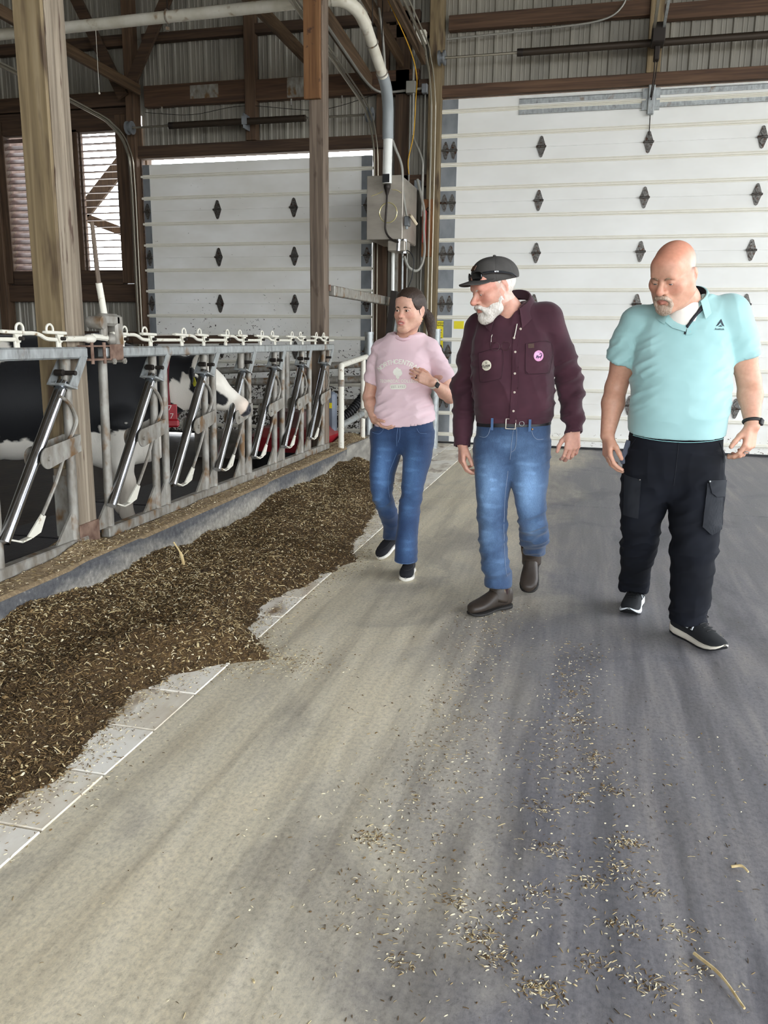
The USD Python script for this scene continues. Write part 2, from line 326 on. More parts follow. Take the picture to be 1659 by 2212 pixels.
TILES = [MAT('white_tile_%s' % 'abc'[k], [(0.25, srgb(*c0)), (0.55, srgb(*c1)), (0.8, srgb(252, 249, 241))], (9, 3, 9), 6, 0.38, spots=(srgb(142, 118, 92), (7, 3, 7), 0.55, 0.14), rvar=0.08)
         for k, (c0, c1) in enumerate([((206, 190, 166), (244, 238, 224)), ((220, 208, 190), (248, 243, 232)), ((192, 174, 148), (236, 228, 212))])]
rt = random.Random(4)
for j in range(36):
    for i in range(3):
        x1 = -1.43 - i * 0.317; y0 = 0.52 + j * 0.3125 + (0.004 if i else 0)
        if y0 > 10.6: continue
        dz = rt.uniform(-0.0015, 0.0015)
        part(floor, 'tile', bx(x1 - 0.309, x1, y0, y0 + 0.304, -0.03, 0.004 + dz, 0.003), rt.choice(TILES), False)

# ------------------------------------------------------------------ far wall: siding sheets, posts, girts
wall = thing('wall_far', 'far end wall of ribbed steel siding on timber framing', 'wall', kind='structure')
def siding(x0, x1, z0, z1, y=10.93):
    """ribbed sheets 0.914 m wide, each one a part"""
    W = 0.914
    k0, k1 = math.floor(x0 / W), math.ceil(x1 / W)
    for k in range(k0, k1):
        a, b = max(x0, k * W), min(x1, k * W + W)
        if b - a < 0.02: continue
        pr = []
        for r in range(5):
            c = k * W + r * 0.2285
            pr += [(c - 0.030, 0), (c - 0.014, -0.020), (c + 0.014, -0.020), (c + 0.030, 0)]
            pr += [(c + 0.078, 0), (c + 0.084, -0.005), (c + 0.092, -0.005), (c + 0.098, 0), (c + 0.131, 0), (c + 0.137, -0.005), (c + 0.145, -0.005), (c + 0.151, 0)]
        pr = np.array(pr)
        xs = np.unique(np.clip(np.concatenate([[a, b], pr[:, 0]]), a, b))
        ys = np.interp(xs, pr[:, 0], pr[:, 1])
        v = np.vstack([np.stack([xs, y + ys, np.full_like(xs, z)], 1) for z in (z0, z1)] + [np.stack([xs, y + ys + 0.002, np.full_like(xs, z)], 1) for z in (z0, z1)])
        n = len(xs); f = []
        for i in range(n - 1):
            f += [[i, i + 1, n + i + 1], [i, n + i + 1, n + i], [2 * n + i, 3 * n + i + 1, 2 * n + i + 1], [2 * n + i, 3 * n + i, 3 * n + i + 1]]
        part(wall, 'siding_panel', (v, np.array(f)), STEEL_SIDING, False)
siding(-2.88, 3.05, 4.30, 7.6)
siding(-2.88, -2.0, -0.05, 4.30)
siding(-6.24, -2.88, 3.90, 7.6)
siding(-13.0, -6.24, 4.36, 7.6)
siding(-13.0, -8.50, -0.05, 4.36)
siding(-8.50, -6.24, -0.05, 2.12)
siding(3.05, 6.6, -0.05, 7.6)
def gx(name, x0, x1, z0, z1, m, y0=10.80, y1=10.895, label=None):
    return part(wall, name, bx(x0, x1, y0, y1, z0, z1, 0.004), m, False, label)
gx('door_header', -6.30, -2.72, 3.775, 3.935, W_DARK, 10.77, 10.90)
gx('girt', -6.12, -4.62, 4.435, 4.70, W_RED, label='red-brown wide girt carrying a metal nail plate'); gx('girt', -4.50, -2.30, 4.43, 4.685, W_RED)
gx('girt', -6.12, -4.62, 5.235, 5.345, W_DARK); gx('girt', -4.50, -2.3, 5.235, 5.355, W_DARK)
gx('girt', -13, -6.34, 4.47, 4.66, W_DARK); gx('girt', -13, -6.34, 5.22, 5.36, W_DARK); gx('girt', -13, -6.34, 4.30, 4.46, W_DARK, 10.83, 10.9)
gx('girt', -13, -8.62, 2.9, 3.04, W_DARK); gx('girt', -13, -6.34, 1.86, 2.10, W_DARK); gx('girt', -13, -6.34, 1.28, 1.44, W_DARK)
gx('girt', -1.94, 0.42, 5.085, 5.255, W_RED); gx('girt', 0.58, 6.5, 5.02, 5.19, W_RED)
gx('girt', -2.72, -2.1, 4.40, 4.56, W_DARK); gx('girt', -2.72, -2.1, 3.30, 3.44, W_RED); gx('girt', -2.72, -2.1, 5.05, 5.2, W_DARK); gx('girt', -2.72, -2.1, 1.2, 1.34, W_DARK)
gx('door_header', -2.08, 3.15, 4.325, 4.46, W_RED, 10.77, 10.90)
gx('nail_plate', -5.43, -5.02, 4.50, 4.665, GALV_DIRTY, 10.795, 10.80); gx('nail_plate', -4.05, -3.74, 4.44, 4.68, GALV_DIRTY, 10.795, 10.80)
def gz(name, x0, x1, z0, z1, m, y0=10.74, y1=10.91, label=None):
    return part(wall, name, bx(x0, x1, y0, y1, z0, z1, 0.005), m, False, label)
gz('wall_post', -6.36, -6.235, -0.05, 7.4, W_Z, 10.72, 10.9); gz('wall_post', -4.63, -4.485, 3.94, 7.4, W_Z, 10.76, 10.9)
gz('wall_post', -2.86, -2.70, -0.05, 7.4, W_Z, 10.84, 10.92); gz('wall_post', -2.16, -1.995, -0.05, 7.4, W_TAN, 10.72, 10.91)
gz('wall_post', 0.42, 0.575, 4.46, 7.4, W_TAN, 10.76, 10.9); gz('wall_post', 3.02, 3.18, -0.05, 7.4, W_Z)
gz('wall_post', -8.64, -8.50, -0.05, 7.4, W_Z); gz('wall_post', -2.60, -2.42, -0.05, 5.4, W_Z, 10.80, 10.92)
gz('door_jamb', -2.88, -2.855, -0.05, 3.8, W_DARK, 10.80, 10.92); gz('door_jamb', -6.235, -6.215, -0.05, 3.8, W_DARK, 10.82, 10.92)
for a, b in (((-7.15, 6.1), (-6.36, 4.55)), ((-5.3, 6.3), (-6.24, 4.7))):
    part(wall, 'brace', bar((a[0], 10.68, a[1]), (b[0], 10.68, b[1]), 0.05, 0.15, (0, 1, 0) if False else (0, 0, 1)), W_DARK, False)
for x in (-5.85, -3.99, -3.30):
    part(wall, 'hook', cyl((x, 10.79, 4.42), (x, 10.77, 4.34), 0.012, 8), GALV_DIRTY)
part(wall, 'loose_wire', tube(smooth_path([(-6.1, 10.78, 4.36), (-5.4, 10.78, 4.30), (-4.65, 10.78, 4.37), (-3.6, 10.78, 4.27), (-2.8, 10.78, 4.42)], 6), 0.004, 5), DARK_METAL)

# the other walls and the roof, outside the picture
wl = thing('wall_left', 'long left wall of steel siding along the cow alley', 'wall', kind='structure')
part(wl, 'siding_panel', bx(-13.06, -13.0, -6.0, 11, -0.1, 6.0), STEEL_SIDING, False)
wb = thing('wall_back', 'siding behind the camera on the cow side', 'wall', kind='structure')
part(wb, 'siding_panel', bx(-13.0, -3.2, -6.06, -6.0, -0.1, 7.4), STEEL_SIDING, False); part(wb, 'siding_panel', bx(-3.2, 6.6, -6.06, -6.0, 5.2, 7.4), STEEL_SIDING, False)
wr = thing('wall_right', 'right side wall with wide open drive-through doorway', 'wall', kind='structure')
part(wr, 'siding_panel', bx(6.6, 6.66, 10.3, 11, -0.1, 6.0), STEEL_SIDING, False); part(wr, 'siding_panel', bx(6.6, 6.66, -6.0, 10.3, 5.7, 6.0), STEEL_SIDING, False)
part(wr, 'door_post', bx(6.5, 6.68, 10.2, 10.38, -0.1, 6.0), W_Z, False)
ROOFM = FLAT('roof_underside', srgb(96, 88, 78), 0.7)
ceil = thing('ceiling', 'underside of the pitched steel roof', 'ceiling', kind='structure')
def roof(x0, z0, x1, z1):
    m = trimesh.Trimesh([(x0, -6.3, z0), (x1, -6.3, z1), (x1, 11.2, z1), (x0, 11.2, z0), (x0, -6.3, z0 + .04), (x1, -6.3, z1 + .04), (x1, 11.2, z1 + .04), (x0, 11.2, z0 + .04)],
                        [[0, 1, 2], [0, 2, 3], [4, 6, 5], [4, 7, 6], [0, 4, 5], [0, 5, 1], [1, 5, 6], [1, 6, 2], [2, 6, 7], [2, 7, 3], [3, 7, 4], [3, 4, 0]])
    part(ceil, 'roof_panel', m, ROOFM, False)
roof(-13.4, 5.8, -3.2, 7.7); roof(-3.2, 7.7, 7.0, 5.8)
YARD = MAT('gravel_yard', [(0.3, srgb(176, 170, 158)), (0.7, srgb(206, 200, 188))], (3, 3, 3), 6, 0.9)
single('ground', 'pale gravel yard outside the barn', 'ground', bx(-60, 60, -50, 60, -0.3, -0.16), YARD, False, kind='structure')

# ------------------------------------------------------------------ sectional overhead doors
def hinge_mesh(x, z, s=1.0, y=WY):
    d = [(0, 0.125), (0.016, 0.115), (0.052, 0.012), (0.052, -0.012), (0.016, -0.115), (0, -0.125), (-0.016, -0.115), (-0.052, -0.012), (-0.052, 0.012), (-0.016, 0.115)]
    p = prism([(x + a * s, z + b * s) for a, b in d], y - 0.012, 'y', 0.012)
    k = cyl((x - 0.06 * s, y - 0.020, z), (x + 0.06 * s, y - 0.020, z), 0.013, 10)
    r = prism([(x + a * s * 0.5, z + 0.055 * s + b * s * 0.32) for a, b in d], y - 0.022, 'y', 0.012)
    r2 = prism([(x + a * s * 0.5, z - 0.055 * s + b * s * 0.32) for a, b in d], y - 0.022, 'y', 0.012)
    bolts = [cyl((x, y - 0.030, z + q * s), (x, y - 0.012, z + q * s), 0.007, 6) for q in (-0.085, -0.05, 0.05, 0.085)]
    return cat([p, k, r, r2] + bolts)
J0 = -0.038; SEC = 0.625
def overhead_door(n, label, x0, x1, top, cols, mat_of, stile, xsec):
    d = thing('door_%d' % n, label, 'overhead door', kind='structure')
    z = J0; i = 0
    while z < top - 0.05:
        z1 = min(z + SEC, top)
        part(d, 'door_section', bx(x0, x1, WY, WY + 0.045, max(z, 0.03), z1, 0.003), mat_of(i), False)
        for zz in (z + 0.17, z + SEC - 0.17):
            if zz < top - 0.05 and zz > 0.05:
                part(d, 'reinforcing_rib', cat([bar((x0 - 0.03, WY - 0.012, zz), (x1 + 0.03, WY - 0.012, zz), 0.024, 0.030, c=0.006), bar((x0, WY - 0.004, zz), (x1, WY - 0.004, zz), 0.01, 0.05)]), RIB_WHITE, False)
        for sx in stile:
            a, b = (x0, x0 + sx) if sx > 0 else (x1 + sx, x1)
            part(d, 'end_stile', bx(a, b, WY - 0.006, WY, max(z, 0.03) + 0.004, z1 - 0.004), GREY_STEEL, False)
        if i and z < top - 0.1:
            for cx in cols: part(d, 'hinge', hinge_mesh(cx, z), HINGE, False)
            for cx in xsec: part(d, 'end_hinge', hinge_mesh(cx, z, 0.85), HINGE, False)
        z += SEC; i += 1
    part(d, 'bottom_seal', bx(x0, x1, WY + 0.005, WY + 0.04, 0.0, 0.035), BLACK, False)
    return d
D1 = overhead_door(1, 'narrower white overhead door splashed with dung behind the headlocks', -6.20, -2.90, 3.70, (-5.09, -3.98), lambda i: DOOR_DIRTY if i < 4 else DOOR_MILD, (0.10, -0.14), (-6.15, -2.96))
D2 = overhead_door(2, 'wide white overhead door behind the two men', -2.00, 2.98, 4.31, (-0.75, 0.51, 1.77), lambda i: DOOR_MILD if i < 2 else DOOR_WHITE, (0.205, -0.205), (-1.94, -1.84, 2.92, 2.82))
for (a, b) in ((-1.04, 0.44), (0.56, 2.2)):
    for zz in (4.235 if a < 0 else 4.25, 4.115):
        m = [bar((a, WY - 0.01, zz), (b, WY - 0.01, zz), 0.004, 0.055), bar((a, WY - 0.024, zz + (0.026 if zz > 4.2 else -0.026)), (b, WY - 0.024, zz + (0.026 if zz > 4.2 else -0.026)), 0.03, 0.004)]
        m += [cyl((x, WY - 0.016, zz), (x, WY - 0.010, zz), 0.008, 6) for x in np.arange(a + 0.05, b, 0.055)]
        part(D2, 'perforated_angle', cat(m), GALV, False)
    part(D2, 'strut_rod', cyl((a, WY - 0.03, 4.175), (b, WY - 0.03, 4.175), 0.011, 8), RIB_WHITE)
part(D2, 'operator_bracket', cat([bx(0.40, 0.60, WY - 0.035, WY, 4.06, 4.30), bx(0.46, 0.54, WY - 0.07, WY - 0.03, 4.0, 4.33, 0.01)]), GALV, False)
part(D2, 'pull_cable', cyl((0.50, WY - 0.05, 4.1), (0.508, WY - 0.03, 3.78), 0.006, 6), DARK_METAL)
part(D2, 'warning_sticker', bx(-2.0, -1.91, WY - 0.010, WY - 0.006, 1.16, 1.62), STICKER, False, label='tall yellow warning sticker with black print')
for k, s in enumerate(('Torsion', 'Spring')):
    part(D2, 'sticker_print', text_on(s, 0.022, (-1.955, WY - 0.010, 1.585 - 0.03 * k), (1, 0, 0), (0, 0, 1), 0.001, True), INK, False)
for k in range(9):
    part(D2, 'sticker_print', bx(-1.985, -1.925 - 0.008 * (k % 3), WY - 0.011, WY - 0.0095, 1.50 - 0.034 * k, 1.508 - 0.034 * k), INK, False)
part(D2, 'notice_sticker', bx(-1.77, -1.64, WY - 0.004, WY, 1.52, 1.62), STICKER, False, label='small yellow notice sticker on the white door')
# door tracks, springs
def track(name, label, pts, r=0.028):
    p = smooth_path(pts, 6)
    a = tube(p, 0.011, 6); b = tube(p + np.array([0.05, 0, 0.0]), 0.009, 6)
    q = [bar(p[i], p[i + 1], 0.055, 0.012, (1, 0, 0.001)) for i in range(len(p) - 1)]
    return single(name, label, 'door track', cat([a, b] + q), TRACK)
track('door_track', 'curved steel door track at the left side of the narrower door', [(-6.30, 10.68, 0.1), (-6.30, 10.68, 2.2), (-6.30, 10.68, 3.45), (-6.30, 10.60, 3.85), (-6.30, 10.25, 4.08), (-6.30, 9.3, 4.16), (-6.30, 4.2, 4.30)])
track('door_track', 'curved steel door track at the right side of the narrower door', [(-2.84, 10.70, 0.1), (-2.84, 10.70, 2.2), (-2.84, 10.70, 3.45), (-2.84, 10.60, 3.85), (-2.84, 10.25, 4.10), (-2.84, 9.4, 4.22), (-2.80, 6.1, 4.48)])
track('door_track', 'tall curved steel door track beside the wide door', [(-2.10, 10.66, 0.1), (-2.10, 10.66, 2.2), (-2.10, 10.66, 3.9), (-2.10, 10.60, 4.30), (-2.10, 10.30, 4.62), (-2.10, 9.5, 4.78), (-2.08, 4.5, 5.0)])
def spring(label, x0, x1, z, y=10.60, r=0.05, ends=(), plates=()):
    t = thing('torsion_spring', label, 'door spring')
    part(t, 'shaft', cyl((ends[0], y, z), (ends[1], y, z), 0.014, 10), TRACK)
    n = int((x1 - x0) / 0.02)
    pr = []
    for i in range(n):
        pr += [(r, i * 0.02), (r * 1.08, i * 0.02 + 0.01)]
    part(t, 'spring_coil', _lathe([(0.02, 0)] + pr + [(0.02, n * 0.02)], np.array([x0, y, z]), *frame_of((1, 0, 0)), 12), SPRING)
    for x in plates: part(t, 'bearing_plate', cat([bx(x - 0.008, x + 0.008, y - 0.06, 10.735, z - 0.09, z + 0.09), bx(x - 0.02, x + 0.05, y - 0.075, y - 0.06, z - 0.05, z + 0.05)]), GREY_STEEL, False)
    part(t, 'spring_cone', cyl((x0 - 0.05, y, z), (x0 + 0.02, y, z), r * 1.1, 12), DARK_METAL)
    for x in ends: part(t, 'cable_drum', _lathe([(0.02, 0), (0.085, 0), (0.085, 0.02), (0.06, 0.025), (0.06, 0.06), (0.085, 0.065), (0.085, 0.085), (0.02, 0.085)], np.array([x, y, z]), *frame_of((1, 0, 0)), 20), GREY_STEEL)
    return t
spring('dark torsion spring on its shaft above the narrower door', -5.60, -3.7, 4.13, r=0.040, ends=(-6.28, -2.92), plates=(-4.56,))
spring('dark torsion spring on its shaft above the wide door', -1.02, 2.2, 4.72, r=0.040, ends=(-2.02, 2.95), plates=(0.50,))
op = thing('door_operator_rail', 'twin steel operator rail hanging over the wide door', 'door opener')
part(op, 'rail', bar((0.46, 10.5, 4.78), (0.40, 5.0, 5.35), 0.03, 0.05), TRACK, False); part(op, 'rail', bar((0.56, 10.5, 4.78), (0.52, 5.0, 5.35), 0.03, 0.05), GALV, False)
part(op, 'trolley', cat([bx(0.44, 0.58, 10.3, 10.55, 4.64, 4.84, 0.01), bx(0.48, 0.54, 10.45, 10.56, 4.50, 4.68, 0.01)]), DARK_METAL, False)
part(op, 'chain', tube([(0.50, 10.5, 4.6), (0.50, 10.55, 4.35), (0.49, 10.72, 4.18)], 0.008, 6), DARK_METAL); part(op, 'chain', tube([(0.53, 10.5, 4.6), (0.52, 10.6, 4.35), (0.50, 10.72, 4.15)], 0.006, 6), DARK_METAL)
single('wall_conduit', 'thin pale conduit clipped under the upper girt right of the corner post', 'conduit', tube(smooth_path([(-1.95, 10.77, 4.98), (-0.6, 10.77, 5.02), (-0.12, 10.77, 5.06), (0.08, 10.77, 5.16), (0.16, 10.77, 5.36), (0.20, 10.77, 5.8)], 5), 0.012, 8), CONDUIT)

# ------------------------------------------------------------------ louvred window
LOUV = MAT('louvre_brown', [(0.3, srgb(108, 88, 84)), (0.7, srgb(146, 124, 116))], (8, 8, 8), 4, 0.42, rand=0.06)
wn = thing('window_1', 'brown louvred window with tilted slats in the far wall', 'window', kind='structure')
for a in ((-8.50, -8.38, 2.12, 4.36), (-6.58, -6.40, 2.12, 4.36), (-7.30, -7.18, 2.3, 4.2)):
    part(wn, 'window_frame', bx(a[0], a[1], 10.78, 10.92, a[2], a[3], 0.006), W_Z, False)
part(wn, 'window_frame', bx(-8.40, -6.58, 10.78, 10.92, 2.10, 2.30, 0.006), W_DARK, False); part(wn, 'window_frame', bx(-8.40, -6.58, 10.78, 10.92, 4.16, 4.36, 0.006), W_DARK, False)
for a, b, tilt in ((-8.38, -7.30, 0.75), (-7.18, -6.58, 0.05)):
    for k in range(20):
        z = 2.345 + k * 0.0925
        part(wn, 'slat', bar((a, 10.85, z), (b, 10.85, z), 0.010, 0.092, (0, math.cos(tilt), math.sin(tilt))), LOUV, False)
part(wn, 'tilt_rod', bx(-7.155, -7.125, 10.775, 10.79, 2.3, 4.2), W_DARK, False)
ob = thing('timber_lean_to', 'weathered timber frame standing outside the louvred window', 'timber frame')
part(ob, 'brace', bar((-8.35, 12.3, 3.15), (-7.1, 12.3, 4.35), 0.05, 0.24), W_Z, False); part(ob, 'brace', bar((-8.6, 12.3, 3.42), (-7.1, 12.3, 2.90), 0.05, 0.13), W_Z, False)
part(ob, 'post', bx(-8.5, -8.36, 12.36, 12.5, -0.16, 4.6), W_Z, False); part(ob, 'post', bx(-7.15, -7.0, 12.36, 12.5, -0.16, 4.6), W_Z, False)
part(ob, 'boarding', bx(-10.9, -8.95, 13.2, 13.24, -0.16, 5.4), LOUV, False)
# ------------------------------------------------------------------ feed curb
cb = thing('feed_curb', 'low concrete feed curb with a dark worn face under the headlocks', 'curb')
def curb_profile(n=24):
    v = []
    ys = np.linspace(-2.0, 8.05, 80)
    rn = np.random.default_rng(3)
    for y in ys:
        w = 0.006 * math.sin(y * 2.3) + 0.004 * math.sin(y * 5.1 + 1)
        v.append([(-2.66, y, -0.10), (-2.66, y, 0.262), (-2.45, y, 0.263), (-2.415 + w, y, 0.261), (-2.402 + w, y, 0.248), (-2.396 + w, y, 0.12), (-2.388, y, -0.02)])
    v = np.array(v); m, k, _ = v.shape; f = []
    for i in range(m - 1):
        for j in range(k - 1):
            a = i * k + j
            f += [[a, a + k, a + k + 1], [a, a + k + 1, a + 1]]
    for base in (0, (m - 1) * k):
        for j in range(1, k - 1):
            f.append([base, base + j, base + j + 1] if base == 0 else [base, base + j + 1, base + j])
    return trimesh.Trimesh(v.reshape(-1, 3), np.array(f), process=False)
part(cb, 'curb_wall', curb_profile(), CURB, 40)
part(cb, 'end_wall', bx(-2.66, -2.395, 8.06, 8.93, -0.10, 0.275, 0.012), CONCRETE, False, label='paler newer concrete at the far end of the curb')
part(cb, 'return_wall', bx(-4.6, -2.40, 8.935, 9.10, -0.10, 0.285, 0.012), CONCRETE, False)

# ------------------------------------------------------------------ timber posts
def timber_post(label, y0, y1, ztop, upper):
    t = thing('timber_post', label, 'post', (-2.63, (y0 + y1) / 2, 0.2))
    w = (y1 - y0) / 3
    for k in range(3):
        part(t, 'ply', bx(-2.70, -2.56 - 0.002 * k, y0 + k * w, y0 + (k + 1) * w - 0.0015, -0.1, ztop, 0.004), W_GREY if upper == 'tan' else W_BROWN, False)
    if upper == 'tan':
        part(t, 'face_board', bx(-2.72, -2.566, y0 - 0.022, y0 - 0.001, 0.70, ztop, 0.004), W_TAN, False, label='yellowish board facing the camera')
        part(t, 'post_plate', bx(-2.70, -2.60, y0 - 0.006, y0 - 0.0005, 0.33, 0.66, 0.002), GALV_DIRTY, False, label='muddy metal plate low on the post')
        part(t, 'post_shoe', cat([bx(-2.69, -2.60, y0 - 0.03, y0 - 0.001, 0.20, 0.30, 0.003), bx(-2.57, -2.552, y0 - 0.012, y1 + 0.004, 0.262, 0.40, 0.003)]), RUST, False)
    else:
        part(t, 'face_board', bx(-2.735, -2.575, y0 - 0.045, y0 - 0.001, 3.55, ztop, 0.004), W_ORANGE, False, label='orange-brown board on the upper part of the post')
        part(t, 'spike', cat([bx(-2.60, -2.60 + 0.05, y1 - 0.02, y1 + 0.02, 1.84, 1.90)]), RUST, False)
    return t
timber_post('near three-ply timber post rising past the top of the picture between headlock panels', 3.655, 3.815, 6.8, 'tan')
timber_post('far timber post with an orange-brown upper board beside the last headlock', 7.77, 7.95, 7.1, 'orange')

# ------------------------------------------------------------------ self-locking feed rails
def headlock(label, y0, y1, piv, uprights):
    t = thing('headlock_panel', label, 'headlock')
    XR = -2.53
    part(t, 'top_rail', bx(XR - 0.028, XR + 0.028, y0, y1, 1.264, 1.322, 0.008), GALV, False)
    part(t, 'bottom_rail', bx(-2.602, -2.545, y0, min(y1, y1 - 0.03), 0.272, 0.332, 0.006), GALV_DIRTY, False)
    for y in uprights:
        part(t, 'upright', cat([cyl((-2.575, y, 0.325), (-2.56, y, 1.268), 0.0245, 14), prism([(y - 0.16, 0.330), (y, 0.330), (y, 0.50)], -2.58, 'x', 0.012)]), GALV_DIRTY, 40)
    for P in piv:
        top, bot = np.array((-2.555, P + 0.205, 1.135)), np.array((-2.535, P - 0.325, 0.455))
        arm = part(t, 'lock_arm', cat([cyl(bot, top, 0.0285, 20), cyl(top - 0.02 * (top - bot) / 0.86, top + 0.015 * (top - bot) / 0.86, 0.033, 20)]), SHINY, 40)
        d = P - 3.37
        hp = [(3.515, 1.085), (3.56, 1.065), (3.605, 1.03), (3.632, 0.985), (3.64, 0.945), (3.60, 0.89), (3.556, 0.845), (3.447, 0.675), (3.32, 0.525)]
        part(arm, 'handle', tube([(-2.53, y + d, z) for y, z in smooth_path(hp, 4)], 0.0095, 8), GALV_DIRTY)
        pp = [(3.33, 0.535), (3.345, 0.515), (3.285, 0.448), (3.20, 0.432), (3.145, 0.438), (3.05, 0.475), (3.05, 0.462), (3.15, 0.424), (3.205, 0.418), (3.24, 0.425)]
        part(arm, 'foot_plate', cat([prism([(y + d, z) for y, z in [(3.32, 0.535), (3.345, 0.515), (3.30, 0.445), (3.235, 0.430), (3.205, 0.445)]], -2.537, 'x', 0.008), bar((-2.533, 3.215 + d, 0.437), (-2.533, 3.15 + d, 0.432), 0.03, 0.008), bar((-2.533, 3.155 + d, 0.432), (-2.533, 3.06 + d, 0.466), 0.03, 0.008)]), WHITE_ENAMEL, False)
        # pivot bracket: two cheeks with rounded ends
        poly = sg.Point(P - 0.015, 0.80).buffer(0.052, 8).union(sg.Polygon([(P - 0.01, 0.748), (P + 0.245, 0.80), (P + 0.245, 0.885), (P - 0.03, 0.85)]))
        chk = list(poly.exterior.coords)
        m = [prism(chk, x, 'x', 0.006) for x in (-2.504, -2.595)] + [cyl((-2.605, P - 0.012, 0.797), (-2.488, P - 0.012, 0.797), 0.011, 10), bx(-2.60, -2.50, P + 0.235, P + 0.255, 0.80, 0.885)]
        part(t, 'pivot_bracket', cat(m), GALV_DIRTY, False)
        # guide bracket under the top rail
        g = [(P + 0.30, 1.275), (P + 0.355, 1.268), (P + 0.255, 1.125), (P + 0.19, 1.14)]
        gm = [prism(g, -2.505, 'x', 0.006), prism([(a - 0.035, b) for a, b in g], -2.605, 'x', 0.006), prism([(P + 0.155, 1.15), (P + 0.26, 1.122), (P + 0.255, 1.112), (P + 0.15, 1.14)], -2.60, 'x', 0.10)]
        part(t, 'guide_bracket', cat(gm), GALV, False)
        part(t, 'stop_roller', cat([cyl((-2.60, P + 0.235, 1.195), (-2.49, P + 0.235, 1.195), 0.012, 10), cyl((-2.585, P + 0.205, 1.197), (-2.54, P + 0.205, 1.197), 0.016, 12)]), DARK_METAL)
        # latch gear on top of the rail
        for s in (-0.135, 0.17):
            part(t, 'latch_support', bx(XR - 0.006, XR + 0.006, P + s - 0.016, P + s + 0.016, 1.320, 1.392, 0.002), WHITE_ENAMEL, False)
            part(t, 'latch_eye', cat([ring((XR + 0.006, P + s + 0.02 - (0.09 if s > 0 else 0), 1.405), 0.025, 0.006, (1, 0, 0), 18, 6, -0.5, PI + 0.5), bar((XR + 0.006, P + s - 0.11, 1.393), (XR + 0.006, P + s + 0.045, 1.389), 0.03, 0.016, c=0.004),
                                      prism([(P + s - 0.03, 1.39), (P + s + 0.03, 1.39), (P + s + 0.012, 1.345), (P + s - 0.004, 1.345)], XR + 0.008, 'x', 0.006)]), WHITE_ENAMEL, 40)
            part(t, 'latch_bolt', cyl((XR - 0.02, P + s + 0.005, 1.363), (XR + 0.035, P + s + 0.005, 1.363), 0.009, 8), DARK_METAL)
        part(t, 'latch_rod', tube(smooth_path([(XR, P - 0.12, 1.385), (XR, P - 0.02, 1.387), (XR, P + 0.03, 1.380), (XR, P + 0.08, 1.362), (XR, P + 0.15, 1.358)], 4), 0.010, 8), WHITE_ENAMEL)
        part(t, 'latch_rod', cyl((XR, P + 0.17, 1.358), (XR, min(P + 0.53, y1 + 0.05), 1.358), 0.010, 8), WHITE_ENAMEL)
    return t
headlock('nearest headlock panel at the left edge ending at the near timber post', 1.0, 3.74, (2.03, 2.70, 3.37), (1.1, 2.26, 2.40, 2.93, 3.05, 3.625))
headlock('long headlock panel of six locks running from the near post to the far post', 3.90, 7.93, (4.24, 4.93, 5.58, 6.22, 6.89, 7.55), (3.95, 4.475, 4.60, 5.155, 5.285, 5.77, 5.905, 6.45, 6.63, 7.12, 7.33, 7.74))
cl = thing('rail_clamp', 'rusty U-bolt clamp joining two top rails at the near post', 'clamp')
part(cl, 'clamp_plate', cat([bx(-2.556, -2.492, 3.73, 3.95, 1.322, 1.330), bx(-2.556, -2.492, 3.73, 3.95, 1.252, 1.262), bx(-2.498, -2.490, 3.925, 4.05, 1.250, 1.335, 0.002)]), RUST, False)
for y in (3.765, 3.875):
    part(cl, 'bolt', cat([cyl((-2.496, y, 1.235), (-2.496, y, 1.345), 0.009, 8)]), RUST)
for y in (3.94, 4.04):
    part(cl, 'bolt', cat([cyl((-2.56, y, 1.245), (-2.470, y, 1.245), 0.009, 8), cyl((-2.485, y, 1.245), (-2.475, y, 1.245), 0.017, 6)]), GALV_DIRTY)
lv = thing('release_lever', 'grey cast release lever with a white pole on top of the headlock rail', 'lever')
part(lv, 'lever_post', cat([bx(-2.565, -2.495, 4.005, 4.075, 1.322, 1.49, 0.012), bx(-2.565, -2.495, 3.89, 4.05, 1.43, 1.495, 0.015), cyl((-2.575, 3.875, 1.447), (-2.49, 3.875, 1.447), 0.033, 16)]), GALV_DIRTY, 40)
part(lv, 'pivot_lump', cat([ball((-2.52, 3.985, 1.36), 0.028, 2, (1, 1.2, 1.2)), cyl((-2.53, 3.93, 1.38), (-2.53, 3.93, 1.44), 0.022, 10)]), GALV_DIRTY)
part(lv, 'operating_rod', cat([cyl((-2.53, 3.60, 1.362), (-2.53, 3.80, 1.365), 0.014, 10), ball((-2.53, 3.80, 1.362), 0.026, 2, (1, 1.9, 0.9)), bar((-2.53, 3.82, 1.375), (-2.53, 3.97, 1.365), 0.03, 0.03, c=0.008)]), WHITE_ENAMEL)
part(lv, 'pole', tube([(-2.53, 3.955, 1.46), (-2.53, 3.915, 1.64), (-2.53, 3.913, 1.65)], 0.017, 12), WHITE_ENAMEL)
part(lv, 'pole_rod', tube([(-2.53, 3.915, 1.64), (-2.53, 3.905, 1.72), (-2.53, 3.885, 1.95)], [0.012, 0.012, 0.010], 8), W_BROWN)

